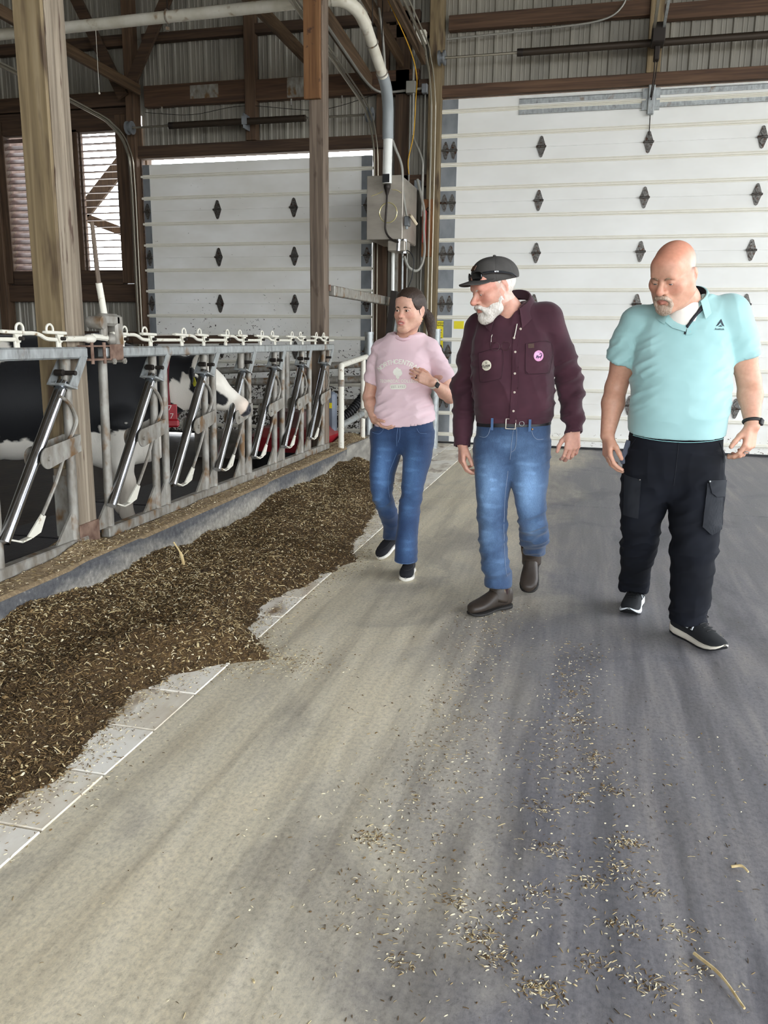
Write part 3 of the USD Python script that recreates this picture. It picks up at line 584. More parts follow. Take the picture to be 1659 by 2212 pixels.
# ------------------------------------------------------------------ pipe gates and bollards
g = thing('pipe_gate', 'whitish pipe barrier behind the woman next to the far post', 'gate')
part(g, 'upright', cyl((-2.45, 7.99, 0.20), (-2.45, 7.99, 1.08), 0.030, 14), WHITE_ENAMEL)
part(g, 'top_pipe', tube(smooth_path([(-2.45, 7.99, 1.05), (-2.45, 8.0, 1.10), (-2.45, 8.05, 1.115), (-2.45, 8.5, 1.15), (-2.45, 8.95, 1.18)], 4), 0.030, 14), WHITE_ENAMEL)
part(g, 'upright', cyl((-2.45, 8.82, 0.22), (-2.45, 8.82, 1.16), 0.028, 14), WHITE_ENAMEL)
part(g, 'low_pipe', cyl((-2.45, 7.99, 0.50), (-2.45, 8.80, 0.555), 0.034, 14), GALV)
part(g, 'pipe_collar', cyl((-2.45, 7.99, 0.90), (-2.45, 7.99, 0.97), 0.034, 14), GALV_DIRTY, 40); part(g, 'pipe_saddle', bx(-2.50, -2.40, 8.78, 8.90, 0.50, 0.62, 0.02), GALV_DIRTY, False)
bg = thing('pipe_fence', 'horizontal pipe fence across the alley in front of the splashed door', 'fence')
for z0, z1, r in ((0.86, 1.08, 0.042), (0.745, 0.90, 0.046), (0.53, 0.62, 0.04)):
    part(bg, 'fence_pipe', cyl((-6.2, 9.45, z0), (-2.62, 9.62, z1), r, 12), GALV_DIRTY)
for x in (-5.9, -4.15, -3.62):
    part(bg, 'fence_post', cyl((x, 9.50, -0.05), (x, 9.50, 1.22), 0.045, 12), GALV_DIRTY)
part(bg, 'sleeve', cyl((-3.50, 9.578, 0.97), (-3.30, 9.588, 0.985), 0.058, 12), RUST); part(bg, 'sleeve', cyl((-3.4, 9.58, 0.862), (-3.22, 9.59, 0.872), 0.06, 12), GALV_DIRTY)
part(bg, 'wood_rail', bar((-5.6, 9.36, 1.33), (-3.95, 9.40, 1.36), 0.05, 0.10), W_DARK, False, label='dark wooden rail above the pipes')
single('bollard', 'grey steel pipe bollard just left of the woman', 'bollard', cat([cyl((-2.60, 9.62, 0.0), (-2.60, 9.62, 1.45), 0.052, 18), cyl((-2.60, 9.62, 1.43), (-2.60, 9.62, 1.46), 0.056, 18)]), GALV)
single('bollard', 'grey steel pipe bollard just right of the woman by the wide door', 'bollard', cat([cyl((-1.905, 10.3, 0.0), (-1.905, 10.3, 1.50), 0.052, 18), cyl((-1.905, 10.3, 1.48), (-1.905, 10.3, 1.51), 0.056, 18)]), GALV)
part_b = single('steel_crossbar', 'rusty grey square steel tube sticking out from the far post', 'beam', cat([bar((-2.555, 8.0, 1.845), (-2.50, 10.35, 1.84), 0.07, 0.10, c=0.008)]), GALV_DIRTY, False)
bl = thing('belt_post', 'leaning dark steel post wrapped in black belting behind the woman', 'post')
part(bl, 'leaning_post', bar((-2.60, 9.93, 0.0), (-2.36, 9.93, 1.95), 0.07, 0.14, (0, 1, 0.0)), DARK_METAL, False)
part(bl, 'pale_edge', bar((-2.53, 9.87, 0.0), (-2.29, 9.87, 1.9), 0.02, 0.03, (0, 1, 0.0)), GALV, False)
hs = smooth_path([(-2.42, 9.75, 1.05), (-2.58, 9.62, 0.80), (-2.78, 9.35, 0.50), (-3.05, 9.1, 0.30), (-3.5, 9.0, 0.12)], 12)
hl = [0]
for i in range(1, len(hs)): hl.append(hl[-1] + np.linalg.norm(hs[i] - hs[i - 1]))
hq = np.linspace(0, hl[-1], 150)
hp_ = np.stack([np.interp(hq, hl, hs[:, k]) for k in range(3)], 1)
single('corrugated_hose', 'thick black corrugated hose hanging behind the pipe barrier', 'hose', tube(hp_, [0.058 if i % 3 else 0.044 for i in range(150)], 14), BLACK)
# ------------------------------------------------------------------ red barn machine behind the rails
rb = thing('barn_robot', 'low red and black barn cleaning machine behind the headlocks', 'machine')
def rounded(x0, x1, y0, y1, z0, z1, r, h=1.0):
    p = sg.box(x0 + r, y0 + r, x1 - r, y1 - r).buffer(r, 6)
    m = trimesh.creation.extrude_polygon(p, z1 - z0, engine='earcut'); m.apply_translation((0, 0, z0)); return m
cz = (-3.18, 8.30)
RX0, RX1, RY0, RY1 = -3.52, -2.70, 8.02, 8.86
RED2 = FLAT('red_robot', srgb(140, 18, 30), 0.42)
part(rb, 'skirt', rounded(RX0 + .02, RX1 - .02, RY0 + .02, RY1 - .02, 0.0, 0.19, 0.12), BLACK, False)
part(rb, 'hood', rounded(RX0, RX1, RY0, RY1, 0.19, 0.34, 0.14), RED2, False)
tp = rounded(RX0, RX1, RY0, RY1, 0, 1, 0.14); v = tp.vertices.copy(); k = v[:, 2] > 0.5
v[k, 0] = -3.11 + (v[k, 0] + 3.11) * 0.80; v[k, 1] = 8.44 + (v[k, 1] - 8.44) * 0.74; v[:, 2] = np.where(k, 0.43, 0.34)
part(rb, 'hood_top', trimesh.Trimesh(v, tp.faces, process=False), MAT('red_dusty', [(0.3, srgb(120, 38, 42)), (0.7, srgb(156, 76, 72))], (5, 5, 5), 5, 0.5), False, label='dusty paler red top of the hood')
part(rb, 'motor_cover', rounded(-3.36, -2.96, 8.25, 8.65, 0.43, 0.60, 0.06), MAT('maroon_dusty', [(0.3, srgb(82, 52, 50)), (0.7, srgb(112, 86, 80))], (5, 5, 5), 5, 0.6), False)
part(rb, 'side_panel', bx(-2.84, -2.72, 8.62, 8.74, 0.34, 0.80, 0.03), FLAT('blue_grey_plastic', srgb(110, 118, 130), 0.5), False)
part(rb, 'warning_label', bx(-2.80, -2.75, 8.613, 8.619, 0.62, 0.68), STICKER, False)

# ------------------------------------------------------------------ overhead timbers and pipes
def beam(label, a, b, w, h, m):
    return single('overhead_beam', label, 'beam', bar(a, b, w, h, c=0.004), m, False)
beam('dark overhead beam running into the far wall left of the narrower door', (-6.13, 10.70, 4.62), (-6.20, 2.5, 4.72), 0.05, 0.13, W_Y)
beam('dark overhead beam crossing above the middle of the narrower door', (-3.66, 10.70, 4.78), (-4.05, 4.0, 5.28), 0.06, 0.15, W_Y)
beam('light brown overhead beam right of the far post', (-2.90, 10.70, 4.52), (-2.86, 6.6, 4.80), 0.05, 0.20, W_Y)
beam('dark overhead beam in the corner behind the white pipe', (-2.50, 10.70, 4.75), (-2.46, 5.5, 5.0), 0.05, 0.14, W_Y)
beam('orange-brown overhead beam beside the tall door track', (-2.20, 10.60, 4.72), (-2.26, 5.0, 5.12), 0.05, 0.13, W_Y)
single('overhead_conduit', 'pale conduit running down under the light brown beam to the junction box', 'conduit', tube(smooth_path([(-2.84, 7.0, 4.66), (-2.86, 9.4, 4.50), (-2.86, 10.3, 4.44), (-2.78, 10.62, 4.40), (-2.6, 10.72, 4.41), (-2.24, 10.72, 4.43)], 5), 0.016, 8), CONDUIT)
pv = thing('drain_pipe', 'long white overhead pipe that elbows down to the steel control box', 'pipe')
PY = 8.5
part(pv, 'pipe_run', cyl((-7.6, PY, 4.60), (-2.66, PY, 4.66), 0.057, 20), PVC, label='dusty cream horizontal pipe run')
part(pv, 'elbow', tube(smooth_path([(-2.70, PY, 4.66), (-2.62, PY + 0.01, 4.655), (-2.54, PY + 0.06, 4.63), (-2.47, PY + 0.16, 4.58), (-2.43, PY + 0.28, 4.50)], 6), 0.064, 20), PVC)
part(pv, 'slanted_pipe', cyl((-2.43, PY + 0.27, 4.505), (-2.385, PY + 0.88, 4.16), 0.057, 20), PVC)
part(pv, 'elbow', tube(smooth_path([(-2.39, PY + 0.84, 4.19), (-2.385, PY + 0.98, 4.09), (-2.40, PY + 1.12, 3.94), (-2.41, PY + 1.17, 3.72), (-2.41, PY + 1.18, 3.62)], 6), 0.064, 20), PVC_GREY, label='grey plastic elbow')
dp = cyl((-2.41, PY + 1.18, 3.63), (-2.415, PY + 1.18, 3.14), 0.054, 20)
part(pv, 'down_pipe', dp, PVC_CLEAN, label='clean white vertical pipe')
part(pv, 'pipe_notch', bx(-2.455, -2.375, PY + 1.118, PY + 1.13, 3.145, 3.235), BLACK, False, label='dark opening at the foot of the pipe')
for x in (-6.9, -6.05, -4.5):
    part(pv, 'pipe_clamp', cat([ring((x, PY, 4.605 + (x + 7.6) * 0.0121), 0.060, 0.010, (1, 0, 0), 20, 6), cyl((x, PY - 0.02, 4.53), (x, PY - 0.02, 4.50), 0.03, 8)]), GALV_DIRTY)
    part(pv, 'hanger_wire', cyl((x, PY, 4.66), (x, PY, 5.5), 0.006, 6), DARK_METAL)
for q, w in (((-2.415, PY + 0.47, 4.395), (-2.415, PY + 0.47, 5.4)), ((-2.392, PY + 0.80, 4.205), (-2.392, PY + 0.80, 5.4))):
    part(pv, 'pipe_clamp', ring(q, 0.061, 0.008, (0.045, 0.61, -0.345), 20, 6), GALV_DIRTY)
    part(pv, 'hanger_wire', cyl(np.array(q) + (0, 0, 0.06), w, 0.006, 6), DARK_METAL)
single('pull_cord', 'thin hanging cord with a small knob below the white pipe', 'cord', cat([cyl((-5.35, 8.5, 3.95), (-5.35, 8.5, 4.60), 0.003, 5), ball((-5.35, 8.5, 3.95), 0.012, 1)]), WHITE_ENAMEL)

# ------------------------------------------------------------------ control box, conduits, boxes in the corner
bxx = thing('control_box', 'stainless control box on a steel stand under the white pipe', 'electrical box')
BX0, BX1, BY0, BY1, BZ0, BZ1 = -2.672, -2.243, 9.76, 10.55, 2.535, 3.235
part(bxx, 'cabinet', bx(BX0, BX1, BY0 + 0.01, BY1, BZ0, BZ1, 0.012), STAINLESS, False)
part(bxx, 'cabinet_door', bx(BX0 - 0.004, BX1 + 0.003, BY0 - 0.012, BY0 + 0.008, BZ0 - 0.004, BZ1 + 0.01, 0.006), STAINLESS, False)
part(bxx, 'swirl_mark', ring((-2.413, BY0 - 0.013, 2.83), 0.105, 0.006, (0, 1, 0), 36, 6, sx=1.0, sy=1.06), MAT('buffed_ring', [(0, srgb(236, 220, 150)), (1, srgb(250, 240, 190))], (3, 3, 3), 2, 0.2, 0.6), label='bright buffed ring on the cabinet door')
part(bxx, 'swirl_mark', cat([tube(smooth_path([(-2.62, BY0 - 0.013, 3.02), (-2.54, BY0 - 0.013, 3.045), (-2.48, BY0 - 0.013, 3.07)], 4), 0.005, 5), tube(smooth_path([(-2.37, BY0 - 0.013, 3.085), (-2.31, BY0 - 0.013, 3.075), (-2.26, BY0 - 0.013, 3.045)], 4), 0.005, 5)]), MAT('buffed_arc', [(0, srgb(226, 210, 150)), (1, srgb(244, 232, 180))], (3, 3, 3), 2, 0.2, 0.6))
part(bxx, 'cable_gland', cat([ball((-2.425, BY0 - 0.03, 3.12), 0.045, 2, (0.9, 0.8, 1.3)), cyl((-2.425, BY0 - 0.03, 3.08), (-2.425, BY0 - 0.03, 3.02), 0.03, 10, 0.012)]), DARK_METAL)
part(bxx, 'cable', tube(smooth_path([(-2.425, BY0 - 0.03, 3.05), (-2.43, BY0 - 0.03, 2.9), (-2.44, BY0 - 0.03, 2.75), (-2.44, BY0 - 0.03, 2.64), (-2.40, BY0 - 0.03, 2.56), (-2.33, BY0 - 0.03, 2.51), (-2.28, BY0 - 0.02, 2.50)], 5), 0.011, 8), DARK_METAL)
part(bxx, 'stand_tube', cyl((-2.24, BY0 + 0.10, 2.54), (-2.24, BY0 + 0.10, 2.38), 0.034, 14), SHINY); part(bxx, 'stand_tube', cyl((-2.29, BY0 + 0.02, 2.54), (-2.29, BY0 + 0.02, 2.40), 0.03, 14), SHINY)
part(bxx, 'under_tray', bx(-2.42, -2.21, BY0 + 0.0, BY0 + 0.3, 2.40, 2.52, 0.01), STAINLESS, False)
part(bxx, 'stand_leg', bar((-2.50, 10.5, 0.0), (-2.50, 10.5, 2.54), 0.09, 0.06), GALV_DIRTY, False)
part(bxx, 'stand_leg', cyl((-2.40, 10.0, 0.0), (-2.41, 10.0, 2.54), 0.022, 12), PVC_CLEAN); part(bxx, 'stand_leg', cyl((-2.28, 10.0, 0.0), (-2.29, 10.0, 2.42), 0.013, 10), GALV)
part(bxx, 'flexible_conduit', tube(smooth_path([(-2.20, 10.35, 3.3), (-2.10, 10.30, 2.95), (-2.085, 10.25, 2.7), (-2.06, 10.2, 2.45), (-2.08, 10.15, 2.28), (-2.14, 10.1, 2.20), (-2.22, 10.02, 2.24), (-2.26, 9.95, 2.36)], 6), 0.017, 10), CONDUIT)
part(bxx, 'loose_cable', tube(smooth_path([(-2.24, 9.86, 2.42), (-2.19, 9.86, 2.41), (-2.14, 9.86, 2.36), (-2.12, 9.86, 2.28), (-2.14, 9.86, 2.1), (-2.2, 9.86, 1.96), (-2.26, 9.86, 1.88)], 5), 0.006, 6), BLACK)
sw = thing('light_switch', 'grey switch box with a raised beige flap on the control box', 'switch')
part(sw, 'switch_body', bx(-2.225, -2.165, 9.76, 9.86, 2.68, 2.79, 0.008), GREY_STEEL, False)
part(sw, 'flap', bar((-2.150, 9.74, 2.80), (-2.085, 9.80, 2.70), 0.11, 0.035, (0.6, 0, 0.8), 0.008), FLAT('beige_plastic', srgb(206, 190, 164), 0.5), False, label='open beige weather flap')
part(sw, 'nipple', cyl((-2.20, 9.80, 2.65), (-2.20, 9.80, 2.69), 0.016, 10), PVC_GREY)
part(sw, 'conduit', tube(smooth_path([(-2.26, 9.82, 3.10), (-2.235, 9.81, 2.95), (-2.20, 9.80, 2.78)], 3), 0.014, 8), CONDUIT)
single('wall_conduit', 'bent grey conduit reaching from the beams to the switch box', 'conduit', tube(smooth_path([(-2.43, 9.3, 4.85), (-2.43, 9.5, 4.55), (-2.43, 9.62, 4.2), (-2.43, 9.66, 3.92), (-2.40, 9.7, 3.72), (-2.33, 9.72, 3.53), (-2.275, 9.74, 3.40), (-2.25, 9.75, 3.28), (-2.255, 9.78, 3.05)], 6), 0.015, 8), CONDUIT)
single('wall_conduit', 'grey conduit with an offset bend under the junction box', 'conduit', tube(smooth_path([(-2.335, 10.66, 4.36), (-2.335, 10.66, 3.95), (-2.325, 10.66, 3.85), (-2.24, 10.62, 3.68), (-2.19, 10.6, 3.55), (-2.185, 10.6, 3.42), (-2.185, 10.6, 2.9)], 6), 0.016, 8), CONDUIT)
single('wall_conduit', 'straight thin conduit left under the junction box', 'conduit', cyl((-2.395, 10.76, 4.4), (-2.41, 10.76, 0.05), 0.012, 8), CONDUIT)
single('wall_conduit', 'straight thin conduit right under the small junction box', 'conduit', cyl((-2.205, 10.76, 4.4), (-2.225, 10.76, 0.05), 0.012, 8), CONDUIT)
single('wall_conduit', 'grey conduit above the junction box', 'conduit', tube(smooth_path([(-2.34, 10.66, 4.5), (-2.34, 10.66, 5.0), (-2.36, 10.66, 5.6)], 4), 0.015, 8), CONDUIT)
single('junction_box', 'larger grey junction box on the conduits above the control box', 'junction box', bx(-2.425, -2.305, 10.62, 10.72, 4.36, 4.50, 0.006), CONDUIT, False)
single('junction_box', 'smaller grey junction box right of the larger one', 'junction box', bx(-2.235, -2.165, 10.66, 10.74, 4.36, 4.47, 0.006), GREY_STEEL, False)
single('junction_box', 'white junction box high on the corner wall', 'junction box', bx(-2.31, -2.19, 10.62, 10.72, 4.92, 5.06, 0.006), WHITE_ENAMEL, False)
single('junction_box', 'grey junction box just above the control box', 'junction box', bx(-2.295, -2.215, 10.60, 10.70, 3.22, 3.34, 0.006), GREY_STEEL, False)
single('extension_cord', 'yellow extension cord hanging down the corner from the orange beam', 'cord', tube(smooth_path([(-2.32, 5.6, 5.1), (-2.30, 7.6, 4.95), (-2.27, 9.0, 4.82), (-2.22, 9.9, 4.62), (-2.20, 10.2, 4.42), (-2.27, 10.5, 4.25), (-2.29, 10.5, 3.85), (-2.34, 10.45, 3.55), (-2.33, 10.45, 3.38)], 6), 0.007, 6), YELLOW)
single('backer_board', 'orange plywood board behind the control box', 'board', bx(-2.20, -2.06, 10.68, 10.71, 2.42, 3.12, 0.003), SPLINT, False)
single('door_key_hook', 'small black hook on the orange plywood board', 'hook', cat([ring((-2.115, 10.665, 2.99), 0.022, 0.006, (0, 1, 0), 16, 6), cyl((-2.115, 10.665, 2.97), (-2.115, 10.665, 2.87), 0.007, 6)]), INK)
single('red_panel', 'red metal panel edge beside the control box', 'panel', bx(-2.17, -2.135, 10.56, 10.66, 2.58, 2.98, 0.008), FLAT('red_faded', srgb(188, 72, 70), 0.45), False)
# ------------------------------------------------------------------ implicit bodies: fields on a grid, meshed by surface nets
def axis(lo, hi, fine, h0):
    out = [lo]
    while out[-1] < hi:
        x = out[-1]; h = h0
        for a, b, hh in fine:
            if a - 0.01 <= x <= b + 0.005: h = min(h, hh)
        out.append(x + h)
    return np.array(out, np.float32)
class Field:
    def __init__(s, lo, hi, h, fine=()):
        """fine: (lo, hi, h) boxes that get a smaller step"""
        s.ax = [axis(lo[k], hi[k], [(f[0][k], f[1][k], f[2]) for f in fine], h) for k in range(3)]
        s.d = np.full([len(a) for a in s.ax], 9.0, np.float32)
    def sub(s, lo, hi):
        sl = []
        for k in range(3):
            i, j = np.searchsorted(s.ax[k], lo[k]), np.searchsorted(s.ax[k], hi[k])
            sl.append(slice(max(0, i - 1), min(len(s.ax[k]), j + 1)))
        sl = tuple(sl)
        X, Y, Z = s.ax[0][sl[0]][:, None, None], s.ax[1][sl[1]][None, :, None], s.ax[2][sl[2]][None, None, :]
        return sl, X, Y, Z
    def put(s, sl, e, k=0.0, op='u'):
        if e.size == 0: return
        d = s.d[sl]; e = np.broadcast_to(e, d.shape).astype(np.float32)
        if op == 'u':
            if k > 0:
                h = np.clip(0.5 + 0.5 * (e - d) / k, 0, 1); r = e + (d - e) * h - k * h * (1 - h)
            else: r = np.minimum(d, e)
        elif op == 's':
            e = -e
            if k > 0:
                h = np.clip(0.5 - 0.5 * (e - d) / k, 0, 1); r = e + (d - e) * h + k * h * (1 - h)
            else: r = np.maximum(d, e)
        else:
            if k > 0:
                h = np.clip(0.5 - 0.5 * (e - d) / k, 0, 1); r = e + (d - e) * h + k * h * (1 - h)
            else: r = np.maximum(d, e)
        s.d[sl] = r
    def rc(s, a, b, ra, rb, k=0.01, op='u', flat=None):
        a, b = np.asarray(a, float), np.asarray(b, float)
        m = max(ra, rb) * 1.25 + k + 0.02
        sl, X, Y, Z = s.sub(np.minimum(a, b) - m, np.maximum(a, b) + m)
        q = [X - a[0], Y - a[1], Z - a[2]]; ba = b - a
        if flat is not None:
            n, sc = np.asarray(flat[0], float), flat[1]; n = n / np.linalg.norm(n)
            c = (q[0] * n[0] + q[1] * n[1] + q[2] * n[2]) * (1 / sc - 1)
            q = [q[i] + n[i] * c for i in range(3)]; ba = ba + n * (ba @ n) * (1 / sc - 1)
        L = max(ba @ ba, 1e-9)
        t = np.clip((q[0] * ba[0] + q[1] * ba[1] + q[2] * ba[2]) / L, 0, 1)
        e = np.sqrt((q[0] - t * ba[0]) ** 2 + (q[1] - t * ba[1]) ** 2 + (q[2] - t * ba[2]) ** 2) - (ra + (rb - ra) * t)
        s.put(sl, e, k, op)
    def cuff(s, a, b, ra, rb, k=0.0):
        """a cone with a flat end at b"""
        a, b = np.asarray(a, float), np.asarray(b, float); m = max(ra, rb) * 1.3 + k + 0.02
        sl, X, Y, Z = s.sub(np.minimum(a, b) - m, np.maximum(a, b) + m)
        q = [X - a[0], Y - a[1], Z - a[2]]; ba = b - a; L = ba @ ba
        t = (q[0] * ba[0] + q[1] * ba[1] + q[2] * ba[2]) / L; tc = np.clip(t, 0, 1.3)
        e = np.sqrt((q[0] - tc * ba[0]) ** 2 + (q[1] - tc * ba[1]) ** 2 + (q[2] - tc * ba[2]) ** 2) - (ra + (rb - ra) * tc)
        s.put(sl, np.maximum(e, (t - 1) * math.sqrt(L)), k)
    def chain(s, pts, rs, k=0.01, op='u', flat=None):
        for i in range(len(pts) - 1): s.rc(pts[i], pts[i + 1], rs[i], rs[i + 1], k, op, flat)
    def el(s, c, r, k=0.01, op='u', R=None):
        c, r = np.asarray(c, float), np.asarray(r, float); m = r.max() * (1.1 if op == 'u' else 1.1) + k + 0.01
        sl, X, Y, Z = s.sub(c - m, c + m)
        q = [X - c[0], Y - c[1], Z - c[2]]
        if R is not None: q = [R[0, j] * q[0] + R[1, j] * q[1] + R[2, j] * q[2] for j in range(3)]
        k0 = np.sqrt(sum((q[i] / r[i]) ** 2 for i in range(3))); k1 = np.sqrt(sum((q[i] / r[i] ** 2) ** 2 for i in range(3))) + 1e-6
        s.put(sl, k0 * (k0 - 1) / k1, k, op)
    def loft(s, lv, n=2.2, k=0.0, op='u', yaw=0.0, tilt=0.0, tz=None, grow=0.0):
        """lv rows: z, cx, cy, rx, ry front, ry back. tilt shears the upper levels sideways up."""
        lv = np.asarray(lv, float); z0, z1 = lv[:, 0].min(), lv[:, 0].max(); o = np.argsort(lv[:, 0]); lv = lv[o]
        R = lv[:, 3:].max() + abs(grow) + 0.05
        lo = (lv[:, 1].min() - R, lv[:, 2].min() - R, z0 - 0.05); hi = (lv[:, 1].max() + R, lv[:, 2].max() + R, z1 + 0.05)
        sl, X, Y, Z = s.sub(lo, hi)
        from scipy.interpolate import PchipInterpolator as PI_
        if tilt:
            cx = np.interp(Z, lv[:, 0], lv[:, 1]); w = np.clip((Z - tz[0]) / (tz[1] - tz[0]), 0, 1)
            ze = Z - tilt * w * (X - cx)
        else: ze = Z
        tab = np.linspace(z0, z1, 200)
        g = [PI_(lv[:, 0], lv[:, i])(tab) for i in range(1, 6)]
        cx, cy, rx, rf, rb = [np.interp(np.clip(ze, z0, z1), tab, c).astype(np.float32) for c in g]
        c_, s_ = math.cos(yaw), math.sin(yaw)
        dx, dy = X - cx, Y - cy
        if yaw: dx, dy = c_ * dx + s_ * dy, -s_ * dx + c_ * dy
        ry = np.where(dy < 0, rf, rb) + grow; rx = rx + grow
        f = ((np.abs(dx) / rx) ** n + (np.abs(dy) / ry) ** n) ** (1 / n)
        e = (f - 1) * np.minimum(rx, ry)
        e = np.maximum(e, np.maximum(z0 - ze, ze - z1))
        s.put(sl, e, k, op)
    def half(s, p, n, k=0.0, lo=None, hi=None, op='i'):
        """keep the side that n points away from"""
        lo = [a[0] for a in s.ax] if lo is None else lo; hi = [a[-1] for a in s.ax] if hi is None else hi
        sl, X, Y, Z = s.sub(lo, hi); n = np.asarray(n, float); n = n / np.linalg.norm(n)
        s.put(sl, (X - p[0]) * n[0] + (Y - p[1]) * n[1] + (Z - p[2]) * n[2], k, op)
    def mesh(s):
        d = s.d; nx, ny, nz = d.shape; b = d < 0
        c = b[:-1, :-1, :-1].astype(np.int8)
        tot = np.zeros_like(c)
        for i in (0, 1):
            for j in (0, 1):
                for k in (0, 1): tot += b[i:nx - 1 + i, j:ny - 1 + j, k:nz - 1 + k]
        I = np.argwhere((tot > 0) & (tot < 8))
        idx = np.full((nx - 1, ny - 1, nz - 1), -1, np.int32); idx[I[:, 0], I[:, 1], I[:, 2]] = np.arange(len(I))
        off = np.array([(i, j, k) for i in (0, 1) for j in (0, 1) for k in (0, 1)])
        val = np.stack([d[I[:, 0] + o[0], I[:, 1] + o[1], I[:, 2] + o[2]] for o in off], 1)
        pos = np.stack([np.stack([s.ax[m][I[:, m] + o[m]] for m in range(3)], 1) for o in off], 1)
        acc = np.zeros((len(I), 3)); cnt = np.zeros(len(I))
        for p in range(8):
            for q in range(p + 1, 8):
                if np.abs(off[p] - off[q]).sum() != 1: continue
                m = (val[:, p] < 0) != (val[:, q] < 0)
                t = val[m, p] / (val[m, p] - val[m, q])
                acc[m] += pos[m, p] + t[:, None] * (pos[m, q] - pos[m, p]); cnt[m] += 1
        v = acc / cnt[:, None]
        F = []
        for a in range(3):
            o1, o2 = [(1, 2), (2, 0), (0, 1)][a]
            sl0 = [slice(1, -1)] * 3; sl1 = [slice(1, -1)] * 3
            sl0[a] = slice(0, -1); sl1[a] = slice(1, None)
            x, y = b[tuple(sl0)], b[tuple(sl1)]
            E = np.argwhere(x != y)
            if not len(E): continue
            inside = x[E[:, 0], E[:, 1], E[:, 2]]
            base = E.copy(); base[:, o1] += 1; base[:, o2] += 1
            def at(u, w):
                r = base.copy(); r[:, o1] -= u; r[:, o2] -= w; return idx[r[:, 0], r[:, 1], r[:, 2]]
            q = np.stack([at(1, 1), at(0, 1), at(0, 0), at(1, 0)], 1)
            q[~inside] = q[~inside][:, ::-1]
            F.append(q)
        q = np.vstack(F); f = np.vstack([q[:, [0, 1, 2]], q[:, [0, 2, 3]]])
        return trimesh.Trimesh(v, f, process=False)
def vnormals(m):
    return meshkit.arrays(m, True)[2]
def relax(m, n=2, lam=0.5):
    """light Laplacian smoothing"""
    e = m.edges_unique; v = m.vertices.copy()
    deg = np.bincount(e.ravel(), minlength=len(v))[:, None].clip(1)
    for i in range(n):
        for l in (lam, -lam * 1.04):
            a = np.zeros_like(v); np.add.at(a, e[:, 0], v[e[:, 1]]); np.add.at(a, e[:, 1], v[e[:, 0]])
            v = v + l * (a / deg - v)
    m.vertices = v; return m
def biggest(m, frac=0.02):
    """drop crumbs"""
    import scipy.sparse.csgraph as cg, scipy.sparse as sp
    e = m.edges_unique; n = len(m.vertices)
    _, lab = cg.connected_components(sp.coo_matrix((np.ones(len(e)), (e[:, 0], e[:, 1])), (n, n)), False)
    c = np.bincount(lab); keep = c[lab] >= frac * c.max()
    f = m.faces[keep[m.faces].all(1)]
    used = np.unique(f); mp = np.full(n, -1); mp[used] = np.arange(len(used))
    return trimesh.Trimesh(m.vertices[used], mp[f], process=False)
def fold(p, fr, seed=0, sharp=1.5):
    """ridged creases in about [-1, 1]"""
    n = meshkit.noise(p * np.asarray(fr), seed) * 2 - 1
    n2 = meshkit.noise(p * np.asarray(fr) * 2.1 + 7, seed + 5) * 2 - 1
    return (1 - np.abs(n)) ** sharp * 1.2 - 0.5 + 0.35 * n2
def displace(m, amp):
    m.vertices = m.vertices + vnormals(m) * np.asarray(amp)[:, None]; return m
class Front:
    """y of the camera-facing side of a mesh as a function of x and z"""
    def __init__(s, m, box=None, ny=-0.15):
        n = vnormals(m); k = n[:, 1] < ny; v = m.vertices[k]; nn = n[k]
        if box is not None:
            b = (v[:, 0] > box[0]) & (v[:, 0] < box[1]) & (v[:, 2] > box[2]) & (v[:, 2] < box[3]); v, nn = v[b], nn[b]
        s.v, s.n = v, nn; s.t = cKDTree(v[:, [0, 2]])
    def __call__(s, x, z, lift=0.0):
        q = np.stack(np.broadcast_arrays(np.asarray(x, float), np.asarray(z, float)), -1).reshape(-1, 2)
        d, i = s.t.query(q, 6); w = 1 / (d + 1e-4) ** 2; w /= w.sum(1, keepdims=True)
        y0 = s.v[i, 1]; w = w * (y0 < y0.min(1, keepdims=True) + 0.03); w /= w.sum(1, keepdims=True)
        y = (y0 * w).sum(1); n = (s.n[i] * w[..., None]).sum(1); n /= np.linalg.norm(n, axis=1, keepdims=True)
        return np.stack([q[:, 0], y, q[:, 1]], 1) + n * lift
def drape(m, front, lift=0.002):
    """flat lettering given in x,z (y = thickness) laid on a front surface"""
    m = m.copy()
    for _ in range(2):
        e = m.edges_unique_length
        if e.max() > 0.012: m = m.subdivide_to_size(0.010)
    p = front(m.vertices[:, 0], m.vertices[:, 2], lift)
    p[:, 1] += m.vertices[:, 1]
    return trimesh.Trimesh(p, m.faces, process=False)
def seam(front, pts, r=0.0022, lift=0.001, n=8):
    p = smooth_path(np.array([(x, 0, z) for x, z in pts]), n)
    return tube(front(p[:, 0], p[:, 2], lift), r, 5)
def patch(front, poly, lift=0.003, th=0.003):
    """a flat sewn piece (pocket, badge) laid on the front: polygon in x,z"""
    m = trimesh.creation.extrude_polygon(sg.Polygon(poly), th, engine='earcut')
    w = trimesh.Trimesh(np.stack([m.vertices[:, 0], -m.vertices[:, 2], m.vertices[:, 1]], 1), m.faces, process=False)
    w = w.subdivide_to_size(0.014)
    p = front(w.vertices[:, 0], w.vertices[:, 2], lift); p[:, 1] += w.vertices[:, 1]
    w = trimesh.Trimesh(p, w.faces, process=False)
    if w.volume < 0: w.invert()
    return w
